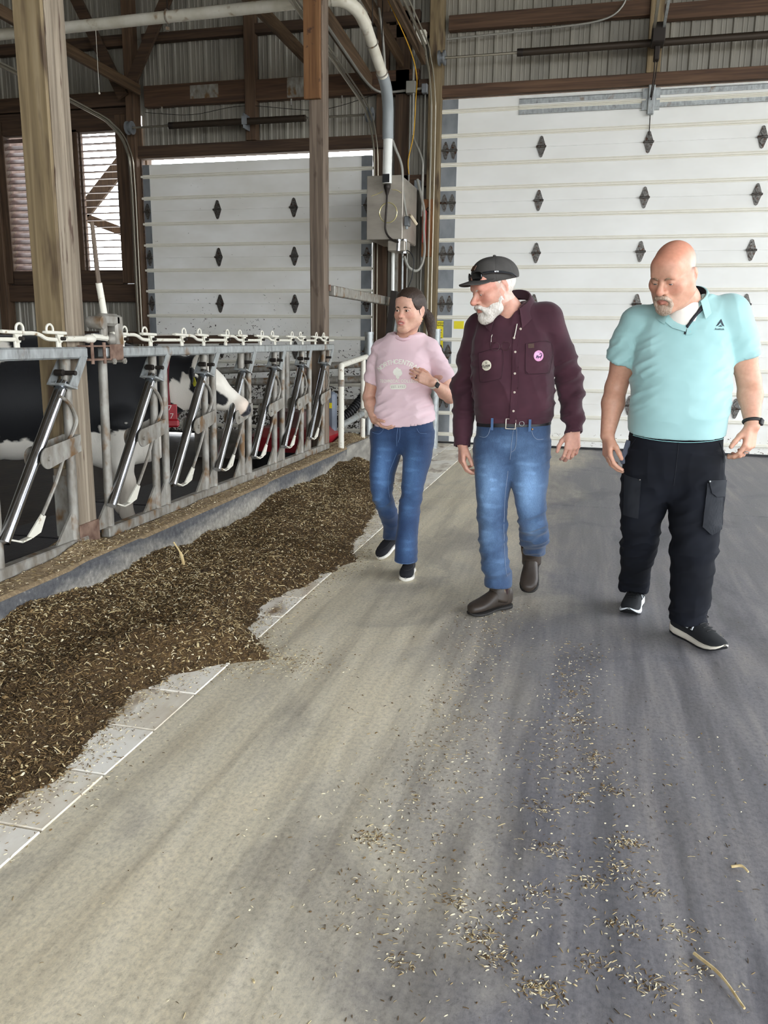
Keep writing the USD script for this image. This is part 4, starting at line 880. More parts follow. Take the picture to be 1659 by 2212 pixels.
def rot(yaw=0, pitch=0, roll=0):
    """head frame: yaw > 0 turns the face to -x, pitch > 0 looks down, roll > 0 tips the crown to +x"""
    cy, sy = math.cos(yaw), math.sin(yaw); Rz = np.array([[cy, sy, 0], [-sy, cy, 0], [0, 0, 1]])
    cp, sp_ = math.cos(pitch), math.sin(pitch); Rx = np.array([[1, 0, 0], [0, cp, -sp_], [0, sp_, cp]])
    cr, sr = math.cos(roll), math.sin(roll); Ry = np.array([[cr, 0, sr], [0, 1, 0], [-sr, 0, cr]])
    return Rz @ Ry @ Rx

# ------------------------------------------------------------------ head and hands
class Head:
    def __init__(s, c, R, sc=1.0): s.c, s.R, s.s = np.asarray(c, float), R, sc
    def w(s, *p): return s.c + s.s * (s.R @ np.asarray(p, float))
    def loc(s, v): return (np.asarray(v) - s.c) @ s.R / s.s
def head_field(F, H, male=True, jaw=1.0, open_mouth=0.0, lid=0.004, nose=1.0, ears=True, slit_z=0.0):
    s = H.s
    E = lambda c, r, k=0.01, op='u', R=None: F.el(H.w(*c), np.asarray(r) * s, k * s, op, H.R if R is None else H.R @ R)
    C = lambda a, b, ra, rb, k=0.01, op='u': F.rc(H.w(*a), H.w(*b), ra * s, rb * s, k * s, op)
    E((0, 0.018, 0.042), (0.075, 0.097, 0.085), 0.0)
    E((0, -0.022, -0.022), (0.066, 0.072, 0.088), 0.03)
    for q in (-1, 1):
        C((q * 0.050 * jaw, 0.000, -0.052), (q * 0.016 * jaw, -0.074, -0.103), 0.026, 0.020, 0.03)
        E((q * 0.042, -0.055, -0.024), np.array((0.024, 0.022, 0.024)) * (1 if male else 0.9), 0.030)
        if male: C((q * 0.064, -0.015, -0.012), (q * 0.05, -0.060, -0.014), 0.011, 0.010, 0.025)
        C((q * 0.060, 0.0, -0.01), (q * 0.052 * jaw, -0.01, -0.055), 0.016, 0.02, 0.03)
    E((0, -0.080, -0.104), (0.022 * jaw, 0.019, 0.018), 0.02)
    C((-0.034, -0.080, 0.024), (0.034, -0.080, 0.024), 0.013 if male else 0.010, 0.013 if male else 0.010, 0.02)
    E((0, -0.055, 0.055), (0.056, 0.036, 0.04), 0.03)
    for q in (-1, 1): E((q * 0.031, -0.098, 0.001), (0.021, 0.014, 0.013), 0.014, 's')
    C((0, -0.086, 0.010), (0, -0.108 * (0.5 + 0.5 * nose), -0.026), 0.0085, 0.0115 * nose, 0.012)
    E((0, -0.110, -0.030), (0.0125 * nose, 0.0125 * nose, 0.0105), 0.008)
    for q in (-1, 1):
        E((q * 0.0125 * nose, -0.098, -0.033), (0.0085, 0.011, 0.008), 0.006)
        E((q * 0.0065 * nose, -0.106, -0.0405), (0.0032, 0.005, 0.0028), 0.002, 's')
    E((0, -0.088, -0.064), (0.028, 0.018, 0.022), 0.016)
    o = open_mouth; lf = 1.0 if male else 0.82
    C((-0.023, -0.092, -0.064), (-0.006, -0.1045, -0.0585), 0.0035 * lf, 0.0058 * lf, 0.005); C((0.023, -0.092, -0.064), (0.006, -0.1045, -0.0585), 0.0035 * lf, 0.0058 * lf, 0.005); C((-0.006, -0.1045, -0.0585), (0.006, -0.1045, -0.0585), 0.0056 * lf, 0.0056 * lf, 0.005)
    C((-0.019, -0.092, -0.068 - o * 0.6), (0, -0.103, -0.0735 - o), 0.0045 * lf, 0.0068 * lf, 0.006); C((0.019, -0.092, -0.068 - o * 0.6), (0, -0.103, -0.0735 - o), 0.0045 * lf, 0.0068 * lf, 0.006)
    if o > 0: E((0, -0.104, -0.0655 - o * 0.5), (0.0165, 0.014, 0.0026 + o * 0.5), 0.003, 's')
    else: C((-0.022, -0.100, -0.0655), (0.022, -0.100, -0.0655), 0.0016, 0.0016, 0.003, 's')
    E((0, -0.103, -0.088 - o), (0.018, 0.008, 0.006), 0.01, 's')
    if ears:
        for q in (-1, 1):
            Re = rot(0.35 * q, 0.15, 0.12 * q)
            E((q * 0.076, 0.014, -0.006), (0.009, 0.019, 0.031), 0.008, 'u', Re)
            C((q * 0.077, 0.026, 0.016), (q * 0.082, 0.012, 0.024), 0.005, 0.005, 0.006); C((q * 0.082, 0.030, 0.0), (q * 0.079, 0.028, 0.020), 0.005, 0.005, 0.006)
            E((q * 0.072, 0.006, -0.028), (0.008, 0.009, 0.010), 0.006)
            E((q * 0.086, 0.010, -0.004), (0.006, 0.009, 0.015), 0.005, 's', Re)
    for q in (-1, 1):
        E((q * 0.031, -0.0775, 0.001), (0.0158, 0.0142, 0.0138), 0.005)
        E((q * 0.0315, -0.093, slit_z), (0.0140, 0.013, lid), 0.0025, 's')
def hand_field(F, wrist, d, n, t, sc=1.0, curl=(0.3, 0.35, 0.4, 0.45), spread=0.05, thumb=(0.75, 0.35, 0.2), thick=1.0):
    """wrist point, d towards the fingers, n out of the back of the hand, t towards the thumb. curl per finger, radians per joint."""
    d, n, t = [np.asarray(x, float) / np.linalg.norm(x) for x in (d, n, t)]
    t = t - d * (t @ d); t /= np.linalg.norm(t); n = n - d * (n @ d) - t * (n @ t); n /= np.linalg.norm(n)
    W = np.asarray(wrist, float); P = lambda a, b, c: W + sc * (a * d + b * t + c * n)
    tips = []
    offs = (0.030, 0.010, -0.010, -0.028); kn = (0.090, 0.094, 0.088, 0.078); ln = (0.96, 1.06, 1.0, 0.80); rr = (0.0094, 0.0096, 0.0090, 0.0080)
    for i in range(4):
        k0 = P(kn[i], offs[i], 0.004)
        F.rc(P(0.0, offs[i] * 0.55, 0.0), k0, 0.0145 * sc * thick, 0.0115 * sc * thick, 0.012 * sc, flat=(n, 0.9))
    F.rc(P(0.03, 0.0, -0.006), P(0.07, 0.0, -0.006), 0.026 * sc * thick, 0.026 * sc * thick, 0.012 * sc, flat=(n, 0.5))
    F.rc(P(0.012, 0.016, -0.008), P(0.050, 0.034, -0.010), 0.016 * sc * thick, 0.012 * sc * thick, 0.012 * sc)
    F.rc(P(0.012, -0.018, -0.008), P(0.055, -0.026, -0.008), 0.014 * sc * thick, 0.011 * sc * thick, 0.010 * sc)
    for i in range(4):
        p = P(kn[i], offs[i], 0.003); a = curl[i] * 0.9; sp = spread * (1.5 - i) ; r = rr[i] * sc * thick
        for j, L in enumerate((0.043, 0.027, 0.022)):
            dirv = math.cos(a) * (d * math.cos(sp) + t * math.sin(sp)) - math.sin(a) * n
            q = p + dirv * L * ln[i] * sc
            F.rc(p, q, r, r * 0.93, 0.004 * sc)
            p = q; r *= 0.93; a += curl[i] * (1.25 if j == 0 else 0.8)
        tips.append((p, dirv))
    p = P(0.024, 0.024, -0.010); a, b, c = thumb; r = 0.0125 * sc * thick
    dirs = [math.cos(a) * d + math.sin(a) * t - 0.25 * n, math.cos(a - b) * d + math.sin(a - b) * t - 0.30 * n, math.cos(a - b - c) * d + math.sin(a - b - c) * t - 0.30 * n]
    for L, q in zip((0.040, 0.032, 0.026), dirs):
        q = q / np.linalg.norm(q); e = p + q * L * sc; F.rc(p, e, r, r * 0.9, 0.006 * sc); p = e; r *= 0.88
    tips.append((p, q))
    return tips
def skin_material(name):
    nd = {'a': ('attribute', {'attribute': 'tint'}), 'n': ('noise_texture', {'scale': 60, 'detail': 4}), 'r': ('rgb_ramp', {'ramp': [(0.3, (0.93, 0.91, 0.90)), (0.7, (1.05, 1.05, 1.05))]}), 'tc': ('texture_coordinate', {}),
          'm': ('mix_color', {'blend_type': 'multiply', 'fac': 1.0, 'use_clamp': False}), 'p': ('principled_bsdf', {'roughness': 0.46, 'specular_ior_level': 0.4, 'subsurface_weight': 0.12, 'subsurface_scale': 0.006}),
          'b': ('bump', {'strength': 0.12, 'distance': 0.001}), 'n2': ('noise_texture', {'scale': 320, 'detail': 3})}
    ln = [('tc.object', 'n.vector'), ('n.fac', 'r.fac'), ('a.color', 'm.a'), ('r.color', 'm.b'), ('m.result', 'p.base_color'), ('tc.object', 'n2.vector'), ('n2.fac', 'b.height'), ('b.normal', 'p.normal')]
    return usdkit.material(stage, '/World/Looks/' + name, nd, ln, 'p.BSDF')
SKIN = skin_material('skin')
EYE = usdkit.material(stage, '/World/Looks/eyeball', {'a': ('attribute', {'attribute': 'tint'}), 'p': ('principled_bsdf', {'roughness': 0.12})}, [('a.color', 'p.base_color')], 'p.BSDF')
def sstep(a, b, x):
    t = np.clip((x - a) / (b - a), 0, 1); return t * t * (3 - 2 * t)
def mixc(c, d, w): return c * (1 - w[:, None]) + np.asarray(d) * w[:, None]
def eyes(P, H, gaze=(0, -1, -0.2), iris=srgb(74, 56, 42)):
    for q in (-1, 1):
        m = trimesh.creation.icosphere(4, 0.0124 * H.s); g = np.asarray(gaze, float) / np.linalg.norm(gaze)
        g = H.R @ g; a = np.degrees(np.arccos(np.clip((m.vertices / (0.0124 * H.s)) @ g, -1, 1)))
        c = np.tile(np.array(srgb(222, 214, 206)), (len(a), 1)); c = mixc(c, iris, 1 - sstep(31, 35, a)); c = mixc(c, srgb(10, 8, 8), 1 - sstep(13, 16, a))
        m.apply_translation(H.w(q * 0.031, -0.0775, 0.001)); part(P, 'eyeball', m, EYE, color=c)
def brows(P, H, mat, r=0.0036, z=0.021, arch=0.004, y=-0.0925, tilt=0.0):
    for q in (-1, 1):
        pts = [H.w(q * 0.014, y - 0.001, z - 0.002 - tilt), H.w(q * 0.026, y, z + arch), H.w(q * 0.040, y + 0.008, z + arch * 0.7), H.w(q * 0.050, y + 0.019, z - 0.003 + tilt)]
        p = smooth_path(pts, 5); n = len(p)
        part(P, 'eyebrow', tube(p, [H.s * r * (0.75 + 0.5 * math.sin(PI * i / (n - 1)) ** 0.5) * (1 - 0.5 * i / n) for i in range(n)], 7), mat)
def hair_mat(name, a, b, c, sc=(220, 220, 40)):
    return MAT(name, [(0.25, a), (0.5, b), (0.75, c)], sc, 5, 0.45, bump=0.8, bscale=sc, bdist=0.004, spec=0.4)
def shell(H, lo, hi, h, build):
    """small field in world space around the head box lo..hi (head coordinates)"""
    c = np.array([H.w(x, y, z) for x in (lo[0], hi[0]) for y in (lo[1], hi[1]) for z in (lo[2], hi[2])])
    F = Field(c.min(0), c.max(0), h); build(F); return F
def hcut(F, H, fn, k=0.004):
    """intersect with fn(local x, y, z) < 0"""
    X, Y, Z = F.ax[0][:, None, None], F.ax[1][None, :, None], F.ax[2][None, None, :]
    q = [(X - H.c[0]), (Y - H.c[1]), (Z - H.c[2])]
    l = [(H.R[0, j] * q[0] + H.R[1, j] * q[1] + H.R[2, j] * q[2]) / H.s for j in range(3)]
    F.put((slice(None),) * 3, fn(*l) * H.s, k, 'i')

# ------------------------------------------------------------------ shoes
def shoe_frame(heel, toe, pitch=0.0, lift=0.0):
    heel, toe = np.array([*heel, lift], float), np.array([*toe, lift], float)
    d = toe - heel; L = np.linalg.norm(d); d /= L
    s = np.cross(d, [0, 0, 1.0]); u = np.cross(s, d)
    if pitch:   # heel raised, toe stays on the floor
        c, q = math.cos(pitch), math.sin(pitch); d2 = c * d - q * u; u = q * d + c * u; d = d2; heel = toe - d * L
    return heel, d, s, u, L
def sections(fr, us, half, bot, top, n=22, pw=2.4, shift=None):
    """closed loft along a foot: us 0..1, half widths, bottom and top heights"""
    o, d, s, u, L = fr; V = []
    a = np.arange(n) * 2 * PI / n
    for i, x in enumerate(us):
        ca, sa = np.cos(a), np.sin(a)
        v = np.sign(ca) * np.abs(ca) ** (2 / pw) * half[i] + (shift[i] if shift is not None else 0)
        w = (bot[i] + top[i]) / 2 + np.sign(sa) * np.abs(sa) ** (2 / (pw if True else 2)) * (top[i] - bot[i]) / 2
        V.append(o + d * (x * L) + v[:, None] * s + w[:, None] * u)
    V = np.array(V); m = len(us); f = []
    for i in range(m - 1):
        for j in range(n):
            p, q = i * n + j, i * n + (j + 1) % n
            f += [[p, q, q + n], [p, q + n, p + n]]
    v = np.vstack([V.reshape(-1, 3), V[0].mean(0), V[-1].mean(0)]); k = len(v)
    for j in range(n):
        f.append([k - 2, (j + 1) % n, j]); f.append([k - 1, (m - 1) * n + j, (m - 1) * n + (j + 1) % n])
    t = trimesh.Trimesh(v, np.array(f), process=False)
    if t.volume < 0: t.invert()
    return t
U = np.array([0.0, 0.02, 0.06, 0.14, 0.25, 0.38, 0.52, 0.66, 0.78, 0.88, 0.95, 0.985, 1.0])
FOOT_W = np.array([0.30, 0.62, 0.78, 0.84, 0.80, 0.78, 0.86, 0.97, 1.0, 0.90, 0.68, 0.42, 0.16])

def plate_on(front, x, z, lift=0.004):
    """a tangent frame on the front of a garment: origin, right, up, outward"""
    g = np.array([(x + a, z + b) for a in (-0.02, 0, 0.02) for b in (-0.02, 0, 0.02)])
    p = front(g[:, 0], g[:, 1]); c = p.mean(0); u, s_, vt = np.linalg.svd(p - c); n = vt[2]; n = n if n[1] < 0 else -n
    r = np.array((1.0, 0, 0)) - n * n[0]; r /= np.linalg.norm(r); up = np.cross(n, r); 
    return c + n * (lift + np.max((p - c) @ n)), r, (up if up[2] > 0 else -up), n
def dome(fr_, R, th, n=28):
    o, r, u, nn = fr_
    return _lathe([(R * 0.5, -0.006), (R, -0.004), (R, th * 0.3), (R * 0.93, th * 0.75), (R * 0.6, th), (0.0005, th * 1.08)], o, r, u, np.cross(r, u), n)
def flat_poly(fr_, pts, lift, th=0.0008):
    o, r, u, nn = fr_
    m = trimesh.creation.extrude_polygon(sg.Polygon(pts).buffer(0), th, engine='earcut')
    return trimesh.Trimesh(o + nn * lift + m.vertices[:, :1] * r + m.vertices[:, 1:2] * u + m.vertices[:, 2:] * nn, m.faces, process=False)

def denim_tint(name):
    nd = {'a': ('attribute', {'attribute': 'tint'}), 'tc': ('texture_coordinate', {}), 'm1': ('mapping', {'scale': (13, 13, 5)}), 'n1': ('noise_texture', {'scale': 1, 'detail': 7, 'roughness': 0.65}),
          'm2': ('mapping', {'scale': (420, 420, 120)}), 'n2': ('noise_texture', {'scale': 1, 'detail': 2}), 'r1': ('rgb_ramp', {'ramp': [(0.3, (0.66, 0.70, 0.76)), (0.5, (1, 1, 1)), (0.72, (1.3, 1.25, 1.18))]}), 'r2': ('rgb_ramp', {'ramp': [(0.3, (0.8, 0.8, 0.82)), (0.7, (1.2, 1.2, 1.18))]}),
          'x1': ('mix_color', {'blend_type': 'multiply', 'fac': 1.0, 'use_clamp': False}), 'x2': ('mix_color', {'blend_type': 'multiply', 'fac': 0.8, 'use_clamp': False}), 'b': ('bump', {'strength': 0.4, 'distance': 0.0008}), 'p': ('principled_bsdf', {'roughness': 0.8, 'sheen_weight': 0.15})}
    ln = [('tc.object', 'm1.vector'), ('m1.vector', 'n1.vector'), ('n1.fac', 'r1.fac'), ('tc.object', 'm2.vector'), ('m2.vector', 'n2.vector'), ('n2.fac', 'r2.fac'), ('a.color', 'x1.a'), ('r1.color', 'x1.b'), ('x1.result', 'x2.a'), ('r2.color', 'x2.b'), ('x2.result', 'p.base_color'), ('n2.fac', 'b.height'), ('b.normal', 'p.normal')]
    return usdkit.material(stage, '/World/Looks/' + name, nd, ln, 'p.BSDF')
DENIM_T = denim_tint('denim_faded')
def jean_color(m, dark, light, spots):
    """indigo worn pale on the thighs, knees and seat; spots: x, z, rx, rz, amount"""
    v = m.vertices; n = vnormals(m); w = np.zeros(len(v))
    for x, z, rx, rz, a in spots: w = np.maximum(w, a * np.exp(-((v[:, 0] - x) / rx) ** 2 - ((v[:, 2] - z) / rz) ** 2))
    w = w * sstep(0.2, -0.7, n[:, 1]) + 0.10 * (meshkit.fbm(v * np.array((9, 9, 4)), 3, 3) - 0.5)
    wh = sstep(0.62, 0.75, meshkit.noise(v * np.array((16, 10, 46)), 8)) * 0.25   # whisker creases
    return mixc(np.tile(np.array(dark), (len(v), 1)), light, np.clip(w + wh * w * 2, 0, 1))
# ------------------------------------------------------------------ the man in the aqua polo shirt
def paint_face(H, v, base, lips, flush, extra=None, lz=-0.066):
    l = H.loc(v); x, y, z = l.T
    c = np.tile(np.asarray(base, float), (len(v), 1))
    near = (np.abs(x) < 0.12) & (np.abs(y) < 0.16) & (z > -0.16)
    f = sstep(0.034, 0.012, np.hypot(np.abs(x) - 0.046, z + 0.024)) * (y < -0.03) * 0.30
    f = np.maximum(f, sstep(0.024, 0.008, np.hypot(x, z + 0.028)) * (y < -0.09) * 0.35)
    f = np.maximum(f, sstep(0.070, 0.088, np.abs(x)) * sstep(-0.03, 0.0, y) * near * 0.15)
    c = mixc(c, flush, f * near)
    w = sstep(1.15, 0.85, np.hypot(x / 0.025, (z - lz) / 0.0135)) * (y < -0.090)
    c = mixc(c, lips, w * 0.85)
    w = sstep(0.0035, 0.002, np.hypot(np.abs(x) - 0.0065, z + 0.0415)) * (y < -0.09)
    c = mixc(c, srgb(70, 36, 30), w * 0.8)
    if extra: c = extra(c, l, near)
    return c
def polo_man():
    P = thing('person', 'person in an aqua polo shirt and black cargo trousers walking and looking down', 'person', (0.40, 3.95, 0.0))
    H = Head((0.322, 3.825, 1.662), rot(0.52, 0.40, 0.05), 1.10)
    shR, elR, wrR = np.array((0.195, 4.005, 1.445)), np.array((0.125, 4.06, 1.165)), np.array((0.098, 3.965, 0.945))
    shL, elL, wrL = np.array((0.602, 3.965, 1.490)), np.array((0.700, 3.995, 1.215)), np.array((0.718, 3.905, 1.020))
    F = Field((-0.02, 3.55, 0.72), (0.86, 4.30, 1.88), 0.008, [((0.18, 3.68, 1.50), (0.47, 3.98, 1.84), 0.0027), ((0.03, 3.85, 0.76), (0.17, 4.0, 0.96), 0.0036), ((0.62, 3.78, 0.84), (0.78, 3.95, 1.04), 0.0036)])
    core = [(0.80, 0.405, 3.98, 0.17, 0.10, 0.11), (0.97, 0.405, 3.97, 0.185, 0.125, 0.11), (1.03, 0.405, 3.97, 0.19, 0.16, 0.115), (1.15, 0.405, 3.97, 0.198, 0.185, 0.115), (1.30, 0.402, 3.97, 0.190, 0.155, 0.12), (1.42, 0.40, 3.97, 0.175, 0.12, 0.12), (1.49, 0.40, 3.96, 0.13, 0.08, 0.09), (1.55, 0.395, 3.95, 0.075, 0.07, 0.075)]
    F.loft(core, 2.3)
    F.chain([(0.39, 3.965, 1.48), (0.375, 3.93, 1.56), H.w(0, 0.02, -0.07)], [0.078, 0.074, 0.070], 0.03)
    for sh, el, wr in ((shR, elR, wrR), (shL, elL, wrL)):
        F.chain([sh, sh * 0.45 + el * 0.55, el], [0.062, 0.060, 0.050], 0.03)
        F.chain([el, el * 0.68 + wr * 0.32, wr], [0.048, 0.052, 0.032], 0.02)
    head_field(F, H, jaw=1.15, lid=0.0024, nose=1.18, slit_z=-0.0045)
    F.el(H.w(0, -0.02, -0.085), np.array((0.062, 0.06, 0.045)) * 1.1, 0.03, 'u', H.R)
    hand_field(F, wrR, (0.12, -0.28, -1), (-0.95, -0.30, 0.0), (0.35, -0.9, -0.2), 1.06, (0.35, 0.40, 0.45, 0.50), 0.03, (0.45, 0.15, 0.1), 1.06)
    hand_field(F, wrL, (-0.16, -0.30, -1), (0.85, -0.50, 0.1), (-0.62, -0.75, -0.1), 1.06, (0.45, 0.60, 0.65, 0.70), 0.03, (0.55, 0.15, 0.1), 1.06)
    m = biggest(F.mesh())
    def scalp(c, l, near):
        x, y, z = l.T
        n = meshkit.fbm(l * 160, 3, 4)
        w = sstep(0.0, 0.03, y + 0.012 + 0.25 * (z - 0.02)) * sstep(0.088, 0.05, z + 0.25 * np.abs(y - 0.05)) * (z > -0.06) * near * (np.abs(x) < 0.083)
        c = mixc(c, srgb(196, 184, 174), w * (0.55 + 0.5 * n))
        return mixc(c, srgb(214, 138, 112), sstep(0.05, 0.10, z) * near * 0.5 * (1 - w))
    col = paint_face(H, m.vertices, srgb(208, 158, 134), srgb(178, 112, 98), srgb(204, 120, 100), scalp)
    part(P, 'body', m, SKIN, color=col)
    eyes(P, H, (-0.05, -0.80, -0.58), srgb(96, 110, 120))
    BR = hair_mat('brow_grey_brown', srgb(110, 86, 68), srgb(150, 122, 100), srgb(176, 150, 128))
    brows(P, H, BR, 0.0046, 0.0175, 0.003, -0.0940, 0.001)
    def beard(F2):
        for q in (-1, 1):
            F2.chain([H.w(q * 0.004, -0.109, -0.050), H.w(q * 0.018, -0.104, -0.053), H.w(q * 0.029, -0.093, -0.066), H.w(q * 0.030, -0.088, -0.085), H.w(q * 0.020, -0.090, -0.105)], [0.008 * 1.1] * 2 + [0.0085, 0.010, 0.013], 0.006)
        F2.el(H.w(0, -0.088, -0.106), np.array((0.030, 0.022, 0.025)) * 1.1, 0.01, 'u', H.R)
        F2.el(H.w(0, -0.108, -0.071), np.array((0.018, 0.016, 0.0085)) * 1.1, 0.004, 's', H.R)
    bm = biggest(shell(H, (-0.06, -0.135, -0.15), (0.06, -0.04, -0.03), 0.0026, beard).mesh())
    bl_ = H.loc(bm.vertices); displace(bm, 0.0022 * (meshkit.fbm(bl_ * np.array((260, 260, 130)), 3, 2) - 0.45))
    part(P, 'goatee', bm, hair_mat('goatee_hair', srgb(132, 104, 84), srgb(184, 158, 138), srgb(214, 198, 184)), True, label='greying moustache and goatee')
    # polo shirt
    S = Field((0.02, 3.60, 0.90), (0.80, 4.25, 1.66), 0.0058)
    tors = [(0.92, 0.405, 3.975, 0.212, 0.158, 0.145), (0.99, 0.405, 3.975, 0.216, 0.185, 0.142), (1.08, 0.405, 3.975, 0.218, 0.203, 0.138), (1.18, 0.405, 3.975, 0.217, 0.205, 0.138), (1.28, 0.403, 3.975, 0.212, 0.185, 0.142), (1.36, 0.402, 3.975, 0.208, 0.160, 0.145), (1.43, 0.40, 3.975, 0.200, 0.135, 0.140), (1.485, 0.40, 3.97, 0.172, 0.112, 0.125), (1.525, 0.395, 3.965, 0.126, 0.096, 0.106), (1.555, 0.39, 3.955, 0.098, 0.086, 0.094)]
    S.loft(tors, 2.35, tilt=0.14, tz=(1.15, 1.45))
    endR, endL = np.array((0.142, 4.035, 1.285)), np.array((0.664, 3.985, 1.318))
    for sh, en, el, tip in ((shR, endR, elR, -1), (shL, endL, elL, 1)):
        S.rc((0.392 + tip * 0.05, 3.965, 1.515 + tip * 0.008), sh + (-tip * 0.01, 0, 0.018), 0.060, 0.074, 0.05)
        S.rc(sh + (-tip * 0.01, 0, 0.016), sh * 0.5 + en * 0.5, 0.078, 0.075, 0.03)
        S.cuff(sh * 0.6 + en * 0.4, en, 0.074, 0.078, 0.03)
        d = (en - sh) / np.linalg.norm(en - sh)
        S.rc(en + d * 0.05, en - d * 0.03, 0.070, 0.060, 0.004, 's')
    S.half((0, 3.80, 0.952), (0.0, 0.14, -1), 0.0)
    S.loft([(0.90, 0.405, 3.975, 0.205, 0.155, 0.14), (0.955, 0.405, 3.975, 0.207, 0.165, 0.14)], 2.35, op='s')
    nk = [np.array((0.387, 3.945, 1.545)), np.array((0.365, 3.90, 1.66))]
    S.rc(nk[0], nk[1], 0.076, 0.090, 0.006, 's')
    S.rc((0.400, 3.840, 1.478), (0.385, 3.83, 1.57), 0.003, 0.046, 0.004, 's')
    sm = relax(biggest(S.mesh()), 3); p = sm.vertices
    w = sstep(0.98, 1.05, p[:, 2])
    side = np.abs(p[:, 0] - 0.405) / 0.21
    am = 0.0115 * fold(p @ rot(0, 0, 0.55).T, (9, 6, 26), 3) * sstep(0.35, 0.95, side) * sstep(1.02, 1.12, p[:, 2]) * sstep(1.48, 1.36, p[:, 2]) + 0.0050 * fold(p, (6, 5, 11), 9) * w + 0.0045 * fold(p, (14, 8, 5), 12) * sstep(1.40, 1.46, p[:, 2])
    displace(sm, am); 
    AQUA = MAT('polo_aqua', [(0.3, srgb(156, 198, 198)), (0.7, srgb(168, 209, 209))], (6, 6, 6), 3, 0.72, bump=0.25, bscale=900, bdist=0.0006, sheen=0.25)
    AQD = FLAT('polo_seam', srgb(150, 204, 205), 0.75); NAVY = FLAT('collar_black', srgb(22, 24, 32), 0.7); TEE = FLAT('undershirt_white', srgb(228, 224, 216), 0.8)
    sp = part(P, 'polo_shirt', sm, AQUA, True)
    fr = Front(sm)
    xs = np.linspace(0.21, 0.60, 26)
    part(sp, 'hem_seam', tube(fr(xs, 0.962 - 0.016 * (1 - ((xs - 0.405) / 0.2) ** 2), 0.0008), 0.0014, 4), AQD)
    part(sp, 'placket_edge', tube(smooth_path(np.vstack([fr([0.392, 0.394, 0.402], [1.415, 1.45, 1.475], 0.003)]), 5), 0.004, 6), NAVY, label='black edge of the open placket')
    part(sp, 'placket', patch(fr, [(0.396, 1.41), (0.424, 1.415), (0.430, 1.47), (0.404, 1.47)], 0.003, 0.003), AQUA, 30)
    part(sp, 'neck_flap', patch(fr, [(0.285, 1.488), (0.315, 1.525), (0.350, 1.512), (0.380, 1.486), (0.401, 1.460), (0.394, 1.425), (0.34, 1.44)], 0.004, 0.003), AQUA, 40)
    for z in (1.448, 1.425): part(sp, 'button', trimesh.Trimesh(fr(*(ring((0.412, 0, z), 0.001, 0.0045, (0, 1, 0), 10, 6).vertices[:, [0, 2]].T), 0.006) + np.zeros(3), ring((0.412, 0, z), 0.001, 0.0045, (0, 1, 0), 10, 6).faces, process=False), AQD)
    # collar: back stand and two leaves
    def collar(cx, cy, z, rx, ry, t0, t1, leaf0, leaf1, tilt, m_out, m_in, name, yaw=0.0, stand=0.035, flare=0.022, zt=0.0, fb=0.018):
        th = np.linspace(t0, t1, 40); V = []; V2 = []
        for a in th:
            k = 2 * abs((a - t0) / (t1 - t0) - 0.5)          # 0 at the back, 1 at the tips
            e = np.array((math.sin(a), math.cos(a)))          # a = 0 is the back (+y)
            b = np.array((cx + rx * e[0], cy + ry * e[1], z + zt * e[0] + tilt * (-e[1])))
            o = np.array((e[0], e[1], 0))
            st = stand * (1 - 0.35 * k ** 3); le = leaf0 + (leaf1 - leaf0) * k ** 3
            top = b + (0, 0, st) + o * 0.004
            V.append([b, b + (0, 0, st * 0.6) + o * 0.002, top, top + o * 0.006 + (0, 0, 0.001), top + o * (0.010 + flare * 0.4) - (0, 0, le * 0.45), top + o * (0.010 + flare) - (0, 0, le)])
            V2.append([b - o * 0.0025, b + (0, 0, st * 0.6) - o * 0.001, top - o * 0.002])
        def strip(V, rev=False):
            V = np.array(V); m_, k_ = V.shape[:2]; f = []
            for i in range(m_ - 1):
                for j in range(k_ - 1):
                    q = i * k_ + j
                    f += [[q, q + k_, q + k_ + 1], [q, q + k_ + 1, q + 1]]
            t = trimesh.Trimesh(V.reshape(-1, 3), np.array(f), process=False)
            n = vnormals(t); v2 = np.vstack([t.vertices + n * 0.0012, t.vertices - n * 0.0012]); N = len(t.vertices)
            ff = [t.faces, t.faces[:, ::-1] + N]
            rim = [i * k_ for i in range(m_)] , [i * k_ + k_ - 1 for i in range(m_)]
            for r in rim:
                for i in range(m_ - 1): ff.append(np.array([[r[i], r[i + 1], r[i + 1] + N], [r[i], r[i + 1] + N, r[i] + N]]))
            for base in (0, (m_ - 1) * k_):
                for j in range(k_ - 1): ff.append(np.array([[base + j, base + j + 1, base + j + 1 + N], [base + j, base + j + 1 + N, base + j + N]]))
            return trimesh.Trimesh(v2, np.vstack(ff), process=False)
        c = part(sp_, name, strip(V), m_out, True)
        if m_in is not None: part(c, 'collar_band', strip(V2), m_in, True, label='black inside of the collar')
    sp_ = sp
    globals()['_collar'] = collar
    def collar_for(parent, *a, **k):
        nonlocal sp_
        sp_ = parent; collar(*a, **k)
    globals()['collar_for'] = collar_for
    collar(0.388, 3.945, 1.548, 0.086, 0.090, -2.45, 2.45, 0.045, 0.075, -0.040, AQUA, NAVY, 'collar', stand=0.040, flare=0.032, zt=0.018)
    part(sp, 'neck_facing', tube(smooth_path([(0.476, 3.95, 1.580), (0.472, 3.90, 1.556), (0.452, 3.868, 1.522), (0.424, 3.846, 1.486), (0.398, 3.834, 1.445)], 6), [0.010] * 13 + [0.009, 0.008] + [0.007] * 6 + [0.006] * 4, 8), NAVY, True, label='black facing inside the open neck')
    tee = Field((0.25, 3.75, 1.40), (0.52, 4.05, 1.58), 0.006); tee.rc((0.385, 3.935, 1.44), (0.380, 3.925, 1.515), 0.098, 0.086, 0.0); tee.half((0, 0, 1.505), (0.05, -0.5, 1)); 
    part(P, 'undershirt', tee.mesh(), TEE, True, label='white undershirt showing in the open neck')
    LOGO = FLAT('logo_navy', srgb(30, 44, 58), 0.6)
    cx, cz = 0.536, 1.462
